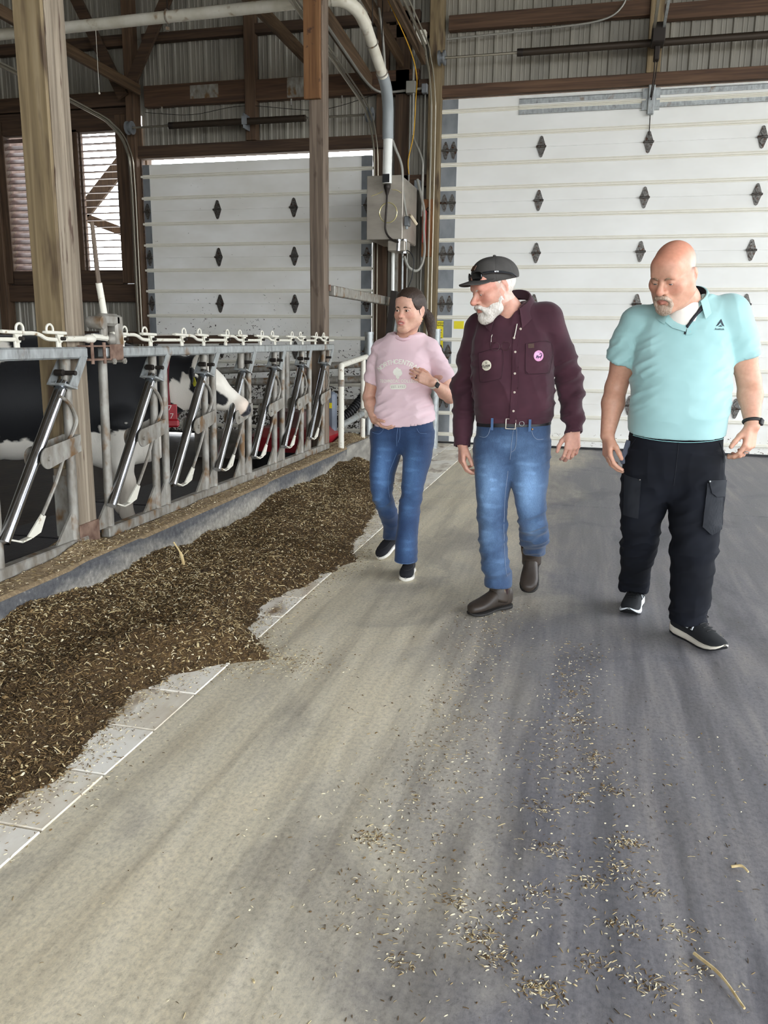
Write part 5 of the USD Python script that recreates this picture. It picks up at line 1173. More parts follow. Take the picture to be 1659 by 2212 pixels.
    tri = sg.Polygon([(cx - 0.017, cz - 0.012), (cx + 0.004, cz + 0.020), (cx + 0.020, cz - 0.012), (cx + 0.010, cz - 0.007), (cx + 0.003, cz + 0.007), (cx - 0.006, cz - 0.007)])
    part(sp, 'chest_emblem', patch(fr, list(tri.exterior.coords), 0.0015, 0.001), LOGO, False); part(sp, 'chest_emblem', patch(fr, [(cx - 0.008, cz - 0.013), (cx + 0.003, cz - 0.006), (cx + 0.012, cz - 0.013)], 0.0015, 0.001), LOGO, False)
    t = text_on('Reebok', 0.0085, (cx, 0, cz - 0.028), (1, 0, 0), (0, 0, 1), 0.0008); part(sp, 'chest_lettering', drape(t, fr, 0.0018), LOGO, False)
    # trousers
    T = Field((0.10, 3.68, 0.03), (0.70, 4.46, 1.0), 0.0062)
    T.loft([(0.66, 0.403, 3.99, 0.150, 0.10, 0.11), (0.72, 0.403, 3.985, 0.195, 0.125, 0.140), (0.80, 0.405, 3.98, 0.212, 0.140, 0.150), (0.90, 0.405, 3.975, 0.210, 0.150, 0.145), (0.985, 0.405, 3.97, 0.205, 0.155, 0.138)], 2.3)
    legR = [(0.88, 0.30, 3.985, 0.105, 0.12, 0.125), (0.69, 0.290, 3.99, 0.112, 0.115, 0.125), (0.58, 0.286, 3.99, 0.100, 0.105, 0.115), (0.47, 0.284, 4.00, 0.084, 0.095, 0.10), (0.35, 0.286, 4.07, 0.081, 0.09, 0.09), (0.22, 0.290, 4.19, 0.072, 0.08, 0.08), (0.110, 0.292, 4.28, 0.070, 0.075, 0.08)]
    legL = [(0.88, 0.505, 3.97, 0.108, 0.125, 0.125), (0.69, 0.515, 3.945, 0.118, 0.125, 0.125), (0.58, 0.516, 3.91, 0.112, 0.115, 0.115), (0.47, 0.518, 3.88, 0.101, 0.11, 0.105), (0.33, 0.520, 3.875, 0.094, 0.10, 0.10), (0.20, 0.524, 3.885, 0.086, 0.09, 0.09), (0.088, 0.528, 3.895, 0.080, 0.085, 0.10)]
    T.loft(legR, 2.2, 0.03); T.loft(legL, 2.2, 0.03)
    T.rc((0.290, 4.30, 0.06), (0.290, 4.25, 0.14), 0.060, 0.055, 0.004, 's'); T.rc((0.535, 3.88, 0.04), (0.530, 3.885, 0.10), 0.072, 0.062, 0.004, 's')
    tm = relax(biggest(T.mesh()), 3); p = tm.vertices
    kn = np.exp(-((p[:, 2] - 0.47) / 0.13) ** 2); hm = np.exp(-((p[:, 2] - 0.13) / 0.10) ** 2); cr = np.exp(-((p[:, 2] - 0.74) / 0.10) ** 2)
    displace(tm, 0.013 * fold(p @ rot(0, 0, 0.5).T, (7, 6, 17), 21) * (kn + hm * 0.9 + 0.5 * cr + 0.15) + 0.003 * fold(p, (16, 14, 6), 23) * (p[:, 2] < 0.9))
    CARGO = MAT('cargo_black', [(0.3, srgb(11, 13, 19)), (0.7, srgb(21, 24, 33))], (5, 5, 5), 5, 0.85, bump=0.3, bscale=700, bdist=0.0006, spec=0.25)
    CG2 = FLAT('cargo_flap', srgb(19, 23, 31), 0.8)
    tp_ = part(P, 'trousers', tm, CARGO, True); ft = Front(tm)
    pk = patch(ft, [(0.540, 0.762), (0.612, 0.758), (0.618, 0.56), (0.575, 0.535), (0.532, 0.572)], 0.006, 0.008); pk = part(tp_, 'cargo_pocket', pk, CG2, 30)
    part(pk, 'flap', patch(ft, [(0.545, 0.775), (0.618, 0.772), (0.617, 0.700), (0.580, 0.700), (0.557, 0.722)], 0.014, 0.005), CG2, 30)
    part(pk, 'snap', ball(ft([0.545], [0.768], 0.022)[0], 0.005, 1), GALV)
    pk = part(tp_, 'cargo_pocket', patch(ft, [(0.190, 0.775), (0.262, 0.760), (0.262, 0.575), (0.200, 0.58)], 0.006, 0.008), CG2, 30); part(pk, 'snap', ball(ft([0.258], [0.762], 0.014)[0], 0.0035, 1), GALV)
    for pts in ([(0.405, 0.94), (0.404, 0.84), (0.403, 0.74)], [(0.585, 0.945), (0.604, 0.90), (0.612, 0.85)], [(0.225, 0.945), (0.203, 0.90), (0.196, 0.86)]):
        part(tp_, 'stitching', seam(ft, pts, 0.0014), CG2)
    part(tp_, 'hanging_key_strap', tube(smooth_path([(0.196, 3.93, 0.93), (0.185, 3.93, 0.88), (0.172, 3.93, 0.85), (0.178, 3.93, 0.82)], 4), [0.012, 0.014, 0.014, 0.014, 0.014, 0.014, 0.014, 0.014, 0.014, 0.014, 0.014, 0.012, 0.01], 6), FLAT('strap_grey', srgb(84, 90, 104), 0.7))
    # running shoes
    SB = FLAT('shoe_mesh_black', srgb(28, 30, 33), 0.8, bump=0.6, bscale=500, bdist=0.001); FOAM = FLAT('shoe_foam_cream', srgb(222, 214, 198), 0.6); FOAMW = FLAT('shoe_foam_white', srgb(232, 236, 238), 0.55); SOLE = FLAT('outsole_black', srgb(20, 20, 22), 0.6); SIL = FLAT('silver_print', srgb(200, 204, 206), 0.4)
    def runner(heel, toe, pitch, lift, side, foam):
        f = shoe_frame(heel, toe, pitch, lift); W = 0.050
        rock = np.array([.018, .012, .006, .001, 0, 0, 0, 0, .004, .012, .022, .032, .040])
        s = part(P, 'shoe', sections(f, U, FOOT_W * W, rock * 0.9 + 0.010, np.array([.105, .108, .110, .118, .124, .122, .108, .088, .074, .066, .060, .056, .052]), 22, 2.3), SB, True)
        part(s, 'midsole', sections(f, U, FOOT_W * (W + 0.006), rock + 0.003, rock * 0.6 + np.array([.058, .056, .052, .047, .044, .041, .038, .036, .034, .032, .031, .030, .029]), 24, 3.0), foam, 50)
        part(s, 'outsole', sections(f, U, FOOT_W * (W + 0.003), rock, rock + 0.009, 20, 3.5), SOLE, 50)
        o, d, sd, u, L = f
        for k in range(4):
            c = o + d * L * (0.52 + 0.07 * k) + u * (0.112 - 0.009 * k)
            part(s, 'lace', tube([c - sd * 0.022 + d * 0.006, c + u * 0.006, c + sd * 0.022 - d * 0.004], 0.0028, 6), SOLE)
        part(s, 'lace_bow', cat([tube(smooth_path([o + d * L * 0.50 + u * 0.12, o + d * L * 0.46 + u * 0.135 + sd * q * 0.025, o + d * L * 0.53 + u * 0.126 + sd * q * 0.04, o + d * L * 0.50 + u * 0.12], 5), 0.0025, 6) for q in (-1, 1)]), SOLE)
        # the big letter on the outer side
        q = side; a = o + d * L * 0.47 + u * 0.072 + sd * q * (W * 0.86)
        rt_ = d if q > 0 else -d
        nrm = np.cross(rt_, u); up = u - 0.5 * np.cross(rt_, u) if False else (u * 0.92 - sd * q * 0.38)
        part(s, 'side_letter', text_on('N', 0.046, a + sd * q * 0.004, rt_, up, 0.006, True), SIL, False)
        part(s, 'letter_fill', text_on('N', 0.040, a + sd * q * 0.006 + u * 0.003, rt_, up, 0.006), SOLE, False)
        part(s, 'tread_groove', cat([bx(-0.1, 0.1, -0.1, 0.1, 0, 0.001)]) if False else sections((f[0] + f[1] * 0.004, f[1], f[2], f[3], f[4]), U[3:9], FOOT_W[3:9] * 0.02, rock[3:9] + 0.001, rock[3:9] + 0.004, 10), SOLE, False)
        return s
    runner((0.474, 3.985), (0.666, 3.715), 0.0, 0.0, 1, FOAM)
    runner((0.322, 4.400), (0.268, 4.135), 0.0, 0.0, -1, FOAMW)
    # watch
    wv = (wrL - elL) / np.linalg.norm(wrL - elL); wc = wrL - wv * 0.022
    wt = part(P, 'watch', ring(wc, 0.0345, 0.0085, wv, 28, 8, sx=1.0, sy=0.95), FLAT('watch_strap', srgb(30, 26, 26), 0.5), label='black wristwatch')
    part(wt, 'watch_case', bar(wc + np.array((0.030, -0.012, 0)) - np.array((0.01, -0.006, 0)), wc + np.array((0.042, -0.018, 0)), 0.034, 0.030, wv, 0.004), INK, 30)
    part(P, 'ring', ring(wrL + np.array((-0.022, -0.052, -0.115)), 0.0105, 0.002, (-0.1, -0.6, -0.8), 16, 6), GALV, label='silver finger ring')
def strip_between(fr, A, B, lift):
    a = smooth_path(np.array([(x, 0, z) for x, z in A]), 5); b = smooth_path(np.array([(x, 0, z) for x, z in B]), 5); n = len(a)
    v = np.vstack([fr(a[:, 0], a[:, 2], lift), fr(b[:, 0], b[:, 2], lift), fr(a[:, 0], a[:, 2], lift - 0.004), fr(b[:, 0], b[:, 2], lift - 0.004)]); f = []
    for i in range(n - 1):
        f += [[i, n + i + 1, i + 1], [i, n + i, n + i + 1], [2 * n + i, 2 * n + i + 1, 3 * n + i + 1], [2 * n + i, 3 * n + i + 1, 3 * n + i], [i, i + 1, 2 * n + i + 1], [i, 2 * n + i + 1, 2 * n + i], [n + i, 3 * n + i + 1, n + i + 1], [n + i, 3 * n + i, 3 * n + i + 1]]
    return v, np.array(f)
polo_man()
# ------------------------------------------------------------------ the man in the maroon shirt and cap
def surf_ring(front, x, z, R, r, lift):
    m = ring((x, 0, z), R, r, (0, 1, 0), 20, 6); p = front(m.vertices[:, 0], m.vertices[:, 2], lift); p[:, 1] += m.vertices[:, 1]
    return trimesh.Trimesh(p, m.faces, process=False)
def disc(R, n=20): return [(R * math.cos(2 * PI * i / n), R * math.sin(2 * PI * i / n)) for i in range(n)]
def denim(name, dark, mid, light, fade):
    """indigo twill with worn paler thighs: fade = list of (x, z, rx, rz) in world"""
    return MAT(name, [(0.25, dark), (0.5, mid), (0.78, light)], (11, 11, 4.5), 6, 0.78, bump=0.35, bscale=(500, 500, 240), bdist=0.0007, dist=0.3, sheen=0.2)
def cap_man():
    P = thing('person', 'person in a dark cap, maroon button shirt and blue jeans with a white beard', 'person', (-0.37, 4.15, 0.0))
    H = Head((-0.474, 4.035, 1.622), rot(0.98, 0.36, -0.03), 1.04)
    shR, elR, wrR = np.array((-0.565, 4.19, 1.425)), np.array((-0.628, 4.26, 1.165)), np.array((-0.620, 4.16, 0.850))
    shL, elL, wrL = np.array((-0.208, 4.13, 1.478)), np.array((-0.095, 4.22, 1.195)), np.array((-0.060, 4.13, 0.948))
    F = Field((-0.72, 3.80, 0.68), (0.05, 4.42, 1.80), 0.008, [((-0.62, 3.88, 1.47), (-0.34, 4.17, 1.76), 0.0027), ((-0.68, 4.02, 0.69), (-0.56, 4.18, 0.86), 0.0036), ((-0.11, 4.02, 0.80), (-0.01, 4.16, 0.96), 0.0036)])
    F.loft([(0.80, -0.365, 4.15, 0.14, 0.09, 0.10), (0.97, -0.365, 4.15, 0.155, 0.10, 0.10), (1.20, -0.375, 4.15, 0.155, 0.10, 0.10), (1.35, -0.385, 4.14, 0.16, 0.10, 0.10), (1.44, -0.39, 4.13, 0.13, 0.08, 0.08), (1.50, -0.395, 4.12, 0.07, 0.06, 0.06)], 2.3)
    F.chain([(-0.393, 4.135, 1.44), (-0.405, 4.11, 1.52), H.w(0, 0.025, -0.06)], [0.066, 0.062, 0.060], 0.03)
    for sh, el, wr in ((shR, elR, wrR), (shL, elL, wrL)):
        F.chain([sh, el, wr], [0.045, 0.040, 0.027], 0.02)
    head_field(F, H, jaw=1.0, lid=0.0026, nose=1.2, slit_z=-0.003)
    hand_field(F, wrR, (0.10, -0.30, -1), (-0.92, -0.40, 0.05), (0.40, -0.9, -0.15), 1.02, (0.40, 0.50, 0.58, 0.62), 0.03, (0.40, 0.15, 0.1))
    hand_field(F, wrL, (-0.02, -0.26, -1), (0.45, -0.90, 0.2), (-0.92, -0.40, -0.1), 1.02, (0.50, 0.55, 0.60, 0.62), 0.04, (0.65, 0.30, 0.25))
    m = biggest(F.mesh())
    def ex(c, l, near):
        x, y, z = l.T
        w = sstep(-0.03, 0.0, y) * (z < 0.05) * (z > -0.07) * near * (np.abs(x) < 0.083) * 0.5
        c = mixc(c, srgb(226, 208, 196), w)
        return mixc(c, srgb(226, 132, 112), sstep(-0.02, 0.02, z) * sstep(0.0, 0.03, np.abs(x)) * (y < -0.02) * near * 0.35)
    part(P, 'body', m, SKIN, color=paint_face(H, m.vertices, srgb(216, 164, 144), srgb(176, 106, 96), srgb(222, 120, 106), ex))
    eyes(P, H, (-0.15, -0.80, -0.55), srgb(90, 104, 116))
    WH = hair_mat('beard_white', srgb(196, 184, 172), srgb(226, 218, 208), srgb(242, 238, 232))
    brows(P, H, hair_mat('brow_white', srgb(180, 160, 146), srgb(206, 190, 178), srgb(220, 208, 200)), 0.0034, 0.0185, 0.003, -0.0945)
    def beard(B):
        s = H.s
        for q in (-1, 1):
            B.chain([H.w(q * 0.066, -0.006, -0.005), H.w(q * 0.058, -0.010, -0.045), H.w(q * 0.046, -0.034, -0.082), H.w(q * 0.020, -0.074, -0.112)], [0.009 * s, 0.021 * s, 0.025 * s, 0.026 * s], 0.02)
            B.chain([H.w(q * 0.003, -0.108, -0.051), H.w(q * 0.018, -0.103, -0.055), H.w(q * 0.031, -0.090, -0.070), H.w(q * 0.036, -0.078, -0.090)], [0.0085, 0.009, 0.010, 0.016], 0.008)
            B.chain([H.w(q * 0.050, -0.052, -0.062), H.w(q * 0.036, -0.074, -0.092)], [0.012, 0.016], 0.02)
        B.el(H.w(0, -0.090, -0.108), np.array((0.030, 0.026, 0.032)) * s, 0.015, 'u', H.R)
        B.el(H.w(0, -0.110, -0.0685), np.array((0.017, 0.016, 0.0065)) * s, 0.004, 's', H.R)
    bm = biggest(shell(H, (-0.10, -0.135, -0.16), (0.10, 0.03, 0.02), 0.003, beard).mesh()); q = H.loc(bm.vertices)
    displace(bm, 0.004 * (meshkit.fbm(q * np.array((220, 220, 110)), 3, 6) - 0.45)); part(P, 'beard', bm, WH, True, label='short white beard and moustache')
    def sidehair(B):
        B.el(H.w(0, 0.018, 0.030), np.array((0.0785, 0.101, 0.09)) * H.s, 0.0, 'u', H.R)
        hcut(B, H, lambda x, y, z: np.maximum(np.maximum(-0.008 - y - 0.25 * (z - 0.03), -0.062 - z + 0.25 * (0.1 - y)), z - 0.05), 0.006)
    sh_ = biggest(shell(H, (-0.09, -0.05, -0.08), (0.09, 0.13, 0.07), 0.003, sidehair).mesh()); q = H.loc(sh_.vertices)
    displace(sh_, 0.003 * (meshkit.fbm(q * np.array((200, 200, 90)), 3, 8) - 0.4)); part(P, 'hair', sh_, WH, True, label='short white hair under the cap')
    # cap with brim, sunglasses resting on it
    CAP = MAT('cap_charcoal', [(0.3, srgb(52, 50, 48)), (0.7, srgb(76, 73, 70))], (9, 9, 9), 5, 0.85, bump=0.4, bscale=420, bdist=0.001)
    Hc = Head(H.w(0, 0.004, 0.006), H.R @ rot(0, -0.27, 0), H.s)
    def crown(B):
        B.el(Hc.w(0, 0.016, 0.048), np.array((0.0865, 0.109, 0.088)) * H.s, 0.0, 'u', Hc.R); B.el(Hc.w(0, -0.030, 0.062), np.array((0.076, 0.072, 0.066)) * H.s, 0.02, 'u', Hc.R)
        hcut(B, Hc, lambda x, y, z: 0.020 - z + 0.12 * (y + 0.02), 0.004)
    cm = biggest(shell(Hc, (-0.10, -0.12, 0.02), (0.10, 0.14, 0.15), 0.003, crown).mesh()); q = Hc.loc(cm.vertices); ang = np.arctan2(q[:, 0], q[:, 1] - 0.016)
    displace(cm, -0.0012 * np.exp(-(((ang * 3 / PI + 0.5) % 1 - 0.5) / 0.03) ** 2) * (q[:, 2] < 0.13)); cp = part(P, 'cap', cm, CAP, True, label='dark grey baseball cap')
    part(cp, 'cap_button', ball(Hc.w(0, 0.012, 0.138), 0.008, 2, (1, 1, 0.6)), CAP)
    us = np.linspace(-1, 1, 25); vs = np.linspace(0, 1, 9); V = []
    for dz in (0, 0.0042):
        for u_ in us:
            a = u_ * 1.12
            for v_ in vs:
                r0 = np.array((0.0865 * math.sin(a), 0.016 - 0.109 * math.cos(a))); ext = 0.078 * (max(0.0, 1 - abs(u_) ** 2.4)) ** 0.75
                V.append(Hc.w(r0[0] * (1 + 0.02 * v_), r0[1] - ext * v_, 0.036 - 0.008 * u_ * u_ - (0.018 * v_ + 0.030 * u_ * u_ * v_) * ext / 0.078 + dz))
    V = np.array(V); n1, n2 = len(us), len(vs); N = n1 * n2; f = []
    for i in range(n1 - 1):
        for j in range(n2 - 1):
            p = i * n2 + j
            f += [[p, p + 1, p + n2 + 1], [p, p + n2 + 1, p + n2], [N + p, N + p + n2 + 1, N + p + 1], [N + p, N + p + n2, N + p + n2 + 1]]
        p = i * n2 + n2 - 1; f += [[p, N + p, N + p + n2], [p, N + p + n2, p + n2]]
    bm_ = trimesh.Trimesh(V, np.array(f), process=False); part(cp, 'brim', bm_, CAP, 50)
    part(cp, 'patch', sections((Hc.w(-0.012, -0.098, 0.088), Hc.R @ np.array((1.0, 0, 0)), Hc.R @ np.array((0, 0.55, 0.83)), Hc.R @ np.array((0, -0.83, 0.55)), 0.036), np.array([0, .01, .5, .99, 1.0]), np.array([.012, .013, .013, .013, .012]), np.full(5, -0.001), np.full(5, 0.003), 12, 8), FLAT('patch_leather', srgb(84, 56, 40), 0.6), False, label='brown leather front patch')
    SG = FLAT('sunglass_black', srgb(12, 12, 14), 0.12, coat=0.4); SGF = FLAT('sunglass_frame', srgb(34, 36, 40), 0.35)
    sgl = part(P, 'sunglasses', tube([Hc.w(0.094 * math.sin(a) * 1.0, 0.012 - 0.122 * math.cos(a), 0.058) for a in np.linspace(-0.62, 0.62, 15)], 0.004, 8), SGF, label='black sunglasses resting on the cap')
    for q in (-1, 1):
        pts = []
        m_ = sections((Hc.w(q * 0.010, -0.113, 0.050), Hc.R @ np.array((q * 0.90, 0.43, 0)), Hc.R @ np.array((0, 0, 1.0)), Hc.R @ np.array((-q * 0.43, 0.90, 0)) * -1, 0.060), np.array([0, .06, .2, .5, .8, .95, 1.0]), np.array([.008, .014, .019, .021, .019, .014, .008]), np.array([-.002, -.003, -.004, -.004, -.004, -.003, -.002]), np.array([.002, .004, .007, .009, .007, .004, .002]), 16, 2.4)
        part(sgl, 'lens', m_, SG, 50)
        part(sgl, 'temple', tube(smooth_path([Hc.w(q * 0.066, -0.086, 0.060), Hc.w(q * 0.094, -0.045, 0.061), Hc.w(q * 0.096, 0.0, 0.057), Hc.w(q * 0.094, 0.045, 0.048), Hc.w(q * 0.088, 0.07, 0.036)], 4), [0.006] * 9 + [0.005] * 8, 8), SGF)
        part(sgl, 'logo_bar', bar(Hc.w(q * 0.0995, -0.044, 0.062), Hc.w(q * 0.1015, -0.025, 0.061), 0.002, 0.006, Hc.R @ np.array((0, 0, 1.0))), FLAT('silver_bar%d' % (q + 1), srgb(206, 206, 206), 0.3), False)
    # shirt
    S = Field((-0.74, 3.86, 0.76), (0.05, 4.42, 1.62), 0.006)
    S.loft([(0.955, -0.362, 4.15, 0.176, 0.120, 0.120), (1.00, -0.362, 4.15, 0.190, 0.140, 0.130), (1.06, -0.363, 4.145, 0.198, 0.152, 0.135), (1.18, -0.37, 4.14, 0.198, 0.150, 0.132), (1.30, -0.378, 4.13, 0.200, 0.142, 0.135), (1.38, -0.385, 4.13, 0.195, 0.128, 0.130), (1.44, -0.39, 4.125, 0.172, 0.112, 0.118), (1.50, -0.395, 4.12, 0.125, 0.088, 0.098), (1.54, -0.398, 4.12, 0.088, 0.074, 0.084)], 2.35, tilt=0.12, tz=(1.1, 1.42))
    for sh, el, wr, tp in ((shR, elR, wrR, -1), (shL, elL, wrL, 1)):
        d = (wr - el) / np.linalg.norm(wr - el); wc_ = wr + d * 0.012
        S.rc((-0.394 + tp * 0.055, 4.125, 1.492 + tp * 0.010), sh + (-tp * 0.01, 0, 0.012), 0.062, 0.066, 0.04)
        S.rc(sh + (-tp * 0.01, 0, 0.010), sh * 0.4 + el * 0.6, 0.073, 0.066, 0.03)
        S.rc(sh * 0.4 + el * 0.6, el + d * 0.02, 0.066, 0.061, 0.02)
        S.rc(el + d * 0.02, wc_ - d * 0.075, 0.061, 0.052, 0.02)
        S.cuff(wc_ - d * 0.072, wc_, 0.0425, 0.0435, 0.004)
        S.rc(wc_ + d * 0.05, wc_ - d * 0.02, 0.037, 0.034, 0.003, 's')
    S.rc((-0.398, 4.115, 1.49), (-0.412, 4.07, 1.61), 0.066, 0.082, 0.006, 's'); S.rc((-0.385, 4.005, 1.445), (-0.410, 4.03, 1.54), 0.004, 0.045, 0.008, 's')
    sm = relax(biggest(S.mesh()), 3); p = sm.vertices
    el_w = np.exp(-((p[:, 2] - 1.17) / 0.11) ** 2) * ((p[:, 0] < -0.56) | (p[:, 0] > -0.17)) + np.exp(-((p[:, 2] - 0.94) / 0.06) ** 2) * (p[:, 0] > -0.14)
    side = np.clip(np.abs(p[:, 0] + 0.37) / 0.2, 0, 1.2)
    displace(sm, 0.012 * fold(p @ rot(0, 0, 0.5).T, (8, 6, 20), 33) * (el_w + 0.55 * side * sstep(1.42, 1.3, p[:, 2]) * sstep(0.95, 1.02, p[:, 2])) + 0.006 * fold(p @ rot(0, 0, 0.3).T, (15, 9, 6), 35) * sstep(0.25, 0.20, np.abs(p[:, 0] + 0.37)) * sstep(1.0, 1.06, p[:, 2]) + 0.005 * fold(p, (7, 6, 22), 37) * np.exp(-((p[:, 2] - 1.0) / 0.05) ** 2))
    MAR = MAT('shirt_maroon', [(0.3, srgb(58, 29, 40)), (0.7, srgb(77, 42, 54))], (7, 7, 7), 4, 0.8, bump=0.25, bscale=700, bdist=0.0006, sheen=0.15, spec=0.3); MARD = FLAT('shirt_maroon_seam', srgb(52, 28, 37), 0.8); BTN = FLAT('shirt_button', srgb(196, 182, 168), 0.3)
    sp = part(P, 'shirt', sm, MAR, True); fr = Front(sm)
    part(sp, 'placket', patch(fr, [(-0.368, 1.42), (-0.338, 1.42), (-0.331, 1.2), (-0.336, 0.985), (-0.368, 0.985), (-0.362, 1.2)], 0.002, 0.003), MAR, 30)
    for z, x in ((1.325, -0.353), (1.225, -0.349), (1.135, -0.348), (1.045, -0.350)):
        part(sp, 'button', ball(fr([x], [z], 0.006)[0], 0.0062, 1, (1, 0.5, 1)), BTN)
    for poly in ([(-0.305, 1.365), (-0.193, 1.372), (-0.190, 1.25), (-0.205, 1.228), (-0.285, 1.225), (-0.300, 1.24)], [(-0.532, 1.318), (-0.418, 1.338), (-0.412, 1.215), (-0.428, 1.196), (-0.505, 1.178), (-0.522, 1.195)]):
        k = part(sp, 'chest_pocket', patch(fr, poly, 0.0025, 0.003), MAR, 30)
        part(k, 'pocket_stitch', seam(fr, poly + [poly[0]], 0.0010, 0.0045, 4), MARD)
    part(sp, 'pocket_tab', patch(fr, [(-0.295, 1.364), (-0.268, 1.366), (-0.266, 1.345), (-0.293, 1.343)], 0.005, 0.002), FLAT('tab_brown', srgb(74, 50, 38), 0.6), False)
    for x, z, c, lab, R in ((-0.487, 1.260, srgb(226, 220, 200), 'cream round badge with dark lettering', 0.026), (-0.246, 1.309, srgb(226, 160, 200), 'pink round badge with a dark animal drawing', 0.026)):
        fp = plate_on(fr, x, z, 0.003)
        b = part(sp, 'badge', dome(fp, R, 0.004), FLAT('badge_%d' % int(x * -1000), c, 0.25), 40, label=lab)
        o, r_, u_, n_ = fp; up_ = n_ * 0.0048
        if z < 1.28:
            part(b, 'badge_print', text_on('CLARK', 0.0105, o + up_ - u_ * 0.007, r_ + 0.12 * u_, u_, 0.0006, True), INK, False)
            part(b, 'badge_print', ring(o + up_ + u_ * 0.0125, 0.0042, 0.0008, n_, 14, 5), INK)
            part(b, 'badge_print', bar(o + up_ - u_ * 0.012 - r_ * 0.013, o + up_ - u_ * 0.0095 + r_ * 0.013, 0.0016, 0.0008, n_), INK, False)
        else:
            bd = sg.Polygon([(-.016, -.008), (-.013, .002), (-.012, .007), (-.009, .003), (-.005, .007), (-.004, .001), (.004, .0), (.010, .004), (.013, .010), (.010, .014), (.006, .013), (.008, .010), (.004, .008), (.002, .012), (.008, .018), (.016, .013), (.017, .003), (.012, -.003), (.010, -.009), (.007, -.009), (.006, -.004), (-.001, -.006), (-.003, -.011), (-.006, -.011), (-.006, -.005), (-.010, -.005), (-.012, -.010)]).buffer(0)
            bd = max(getattr(bd, 'geoms', [bd]), key=lambda g: g.area)
            part(b, 'badge_print', flat_poly(fp, [(q0, q1 - 0.003) for q0, q1 in list(bd.exterior.coords)[:-1]], 0.0046), FLAT('badge_purple', srgb(74, 40, 84), 0.5), False)
            part(b, 'badge_print', bar(o + up_ + u_ * 0.0165 - r_ * 0.008, o + up_ + u_ * 0.0165 + r_ * 0.006, 0.0016, 0.0008, n_), FLAT('badge_violet', srgb(150, 96, 150), 0.5), False)
    collar_for(sp, -0.400, 4.108, 1.533, 0.090, 0.092, -2.55, 2.55, 0.045, 0.090, -0.050, MAR, MARD, 'collar', stand=0.040, flare=0.030, zt=0.016)
    for x, z in ((-0.335, 1.432),): part(sp, 'button', ball(fr([x], [z], 0.012)[0], 0.0065, 1, (1, 0.5, 1)), BTN)
    part(sp, 'button', ball(fr([-0.362], [1.39], 0.010)[0], 0.0062, 1, (1, 0.5, 1)), BTN)
    cordm = FLAT('white_cord', srgb(222, 216, 204), 0.5)
    part(P, 'neck_cord', tube(fr([-0.352, -0.356, -0.362], [1.455, 1.425, 1.385], 0.010), 0.0026, 6), cordm, label='thin white retainer cord'); part(P, 'neck_cord', tube(smooth_path(fr([-0.465, -0.470, -0.468], [1.405, 1.39, 1.37], 0.008), 4), 0.0018, 6), cordm)
    part(P, 'reading_glasses', cat([surf_ring(fr, -0.448, 1.348, 0.020, 0.0013, 0.010), surf_ring(fr, -0.398, 1.352, 0.020, 0.0013, 0.010), tube(fr([-0.468, -0.47], [1.35, 1.40], 0.010), 0.0013, 5)]), FLAT('thin_frame', srgb(70, 44, 48), 0.3), label='thin wire reading glasses hanging at the chest')
    # jeans
    J = Field((-0.60, 3.90, 0.05), (-0.12, 4.66, 1.01), 0.006)
    J.loft([(0.70, -0.362, 4.155, 0.12, 0.08, 0.09), (0.77, -0.362, 4.15, 0.170, 0.105, 0.125), (0.86, -0.362, 4.15, 0.187, 0.122, 0.140), (0.95, -0.360, 4.15, 0.184, 0.128, 0.128), (1.0, -0.359, 4.15, 0.180, 0.127, 0.122)], 2.35)
    J.loft([(0.88, -0.455, 4.15, 0.092, 0.11, 0.12), (0.75, -0.450, 4.13, 0.096, 0.108, 0.115), (0.60, -0.444, 4.09, 0.080, 0.09, 0.095), (0.48, -0.440, 4.06, 0.070, 0.078, 0.08), (0.33, -0.424, 4.055, 0.066, 0.072, 0.075), (0.20, -0.402, 4.06, 0.065, 0.072, 0.078), (0.135, -0.392, 4.06, 0.066, 0.072, 0.078)], 2.2, 0.03)
    J.loft([(0.88, -0.268, 4.15, 0.092, 0.115, 0.12), (0.75, -0.266, 4.14, 0.094, 0.112, 0.115), (0.60, -0.256, 4.12, 0.080, 0.092, 0.095), (0.48, -0.240, 4.14, 0.070, 0.08, 0.082), (0.38, -0.232, 4.24, 0.068, 0.075, 0.08), (0.28, -0.235, 4.36, 0.062, 0.07, 0.072), (0.23, -0.238, 4.42, 0.058, 0.065, 0.07)], 2.2, 0.03)
    J.rc((-0.392, 4.06, 0.10), (-0.392, 4.06, 0.165), 0.056, 0.050, 0.003, 's'); J.rc((-0.238, 4.44, 0.20), (-0.238, 4.40, 0.27), 0.048, 0.044, 0.003, 's')
    jm = relax(biggest(J.mesh()), 3); p = jm.vertices
    kn = np.exp(-((p[:, 2] - 0.44) / 0.12) ** 2) + 1.2 * np.exp(-((p[:, 2] - 0.20) / 0.10) ** 2) * (p[:, 0] < -0.32) + np.exp(-((p[:, 2] - 0.30) / 0.08) ** 2) * (p[:, 0] > -0.32)
    cr = np.exp(-((p[:, 2] - 0.80) / 0.06) ** 2)
    displace(jm, 0.013 * fold(p @ rot(0, 0, 0.45).T, (8, 6, 19), 41) * (kn + 0.12) + 0.008 * fold(p @ rot(0, 0, 0.35).T, (6, 6, 24), 43) * cr + 0.004 * fold(p, (11, 8, 7), 45))
    DEN = denim('denim_worn', srgb(38, 60, 92), srgb(62, 90, 130), srgb(104, 134, 172), None); STI = FLAT('denim_stitch', srgb(128, 140, 160), 0.8); DEND = denim('denim_loop', srgb(50, 76, 112), srgb(74, 106, 148), srgb(112, 144, 180), None)
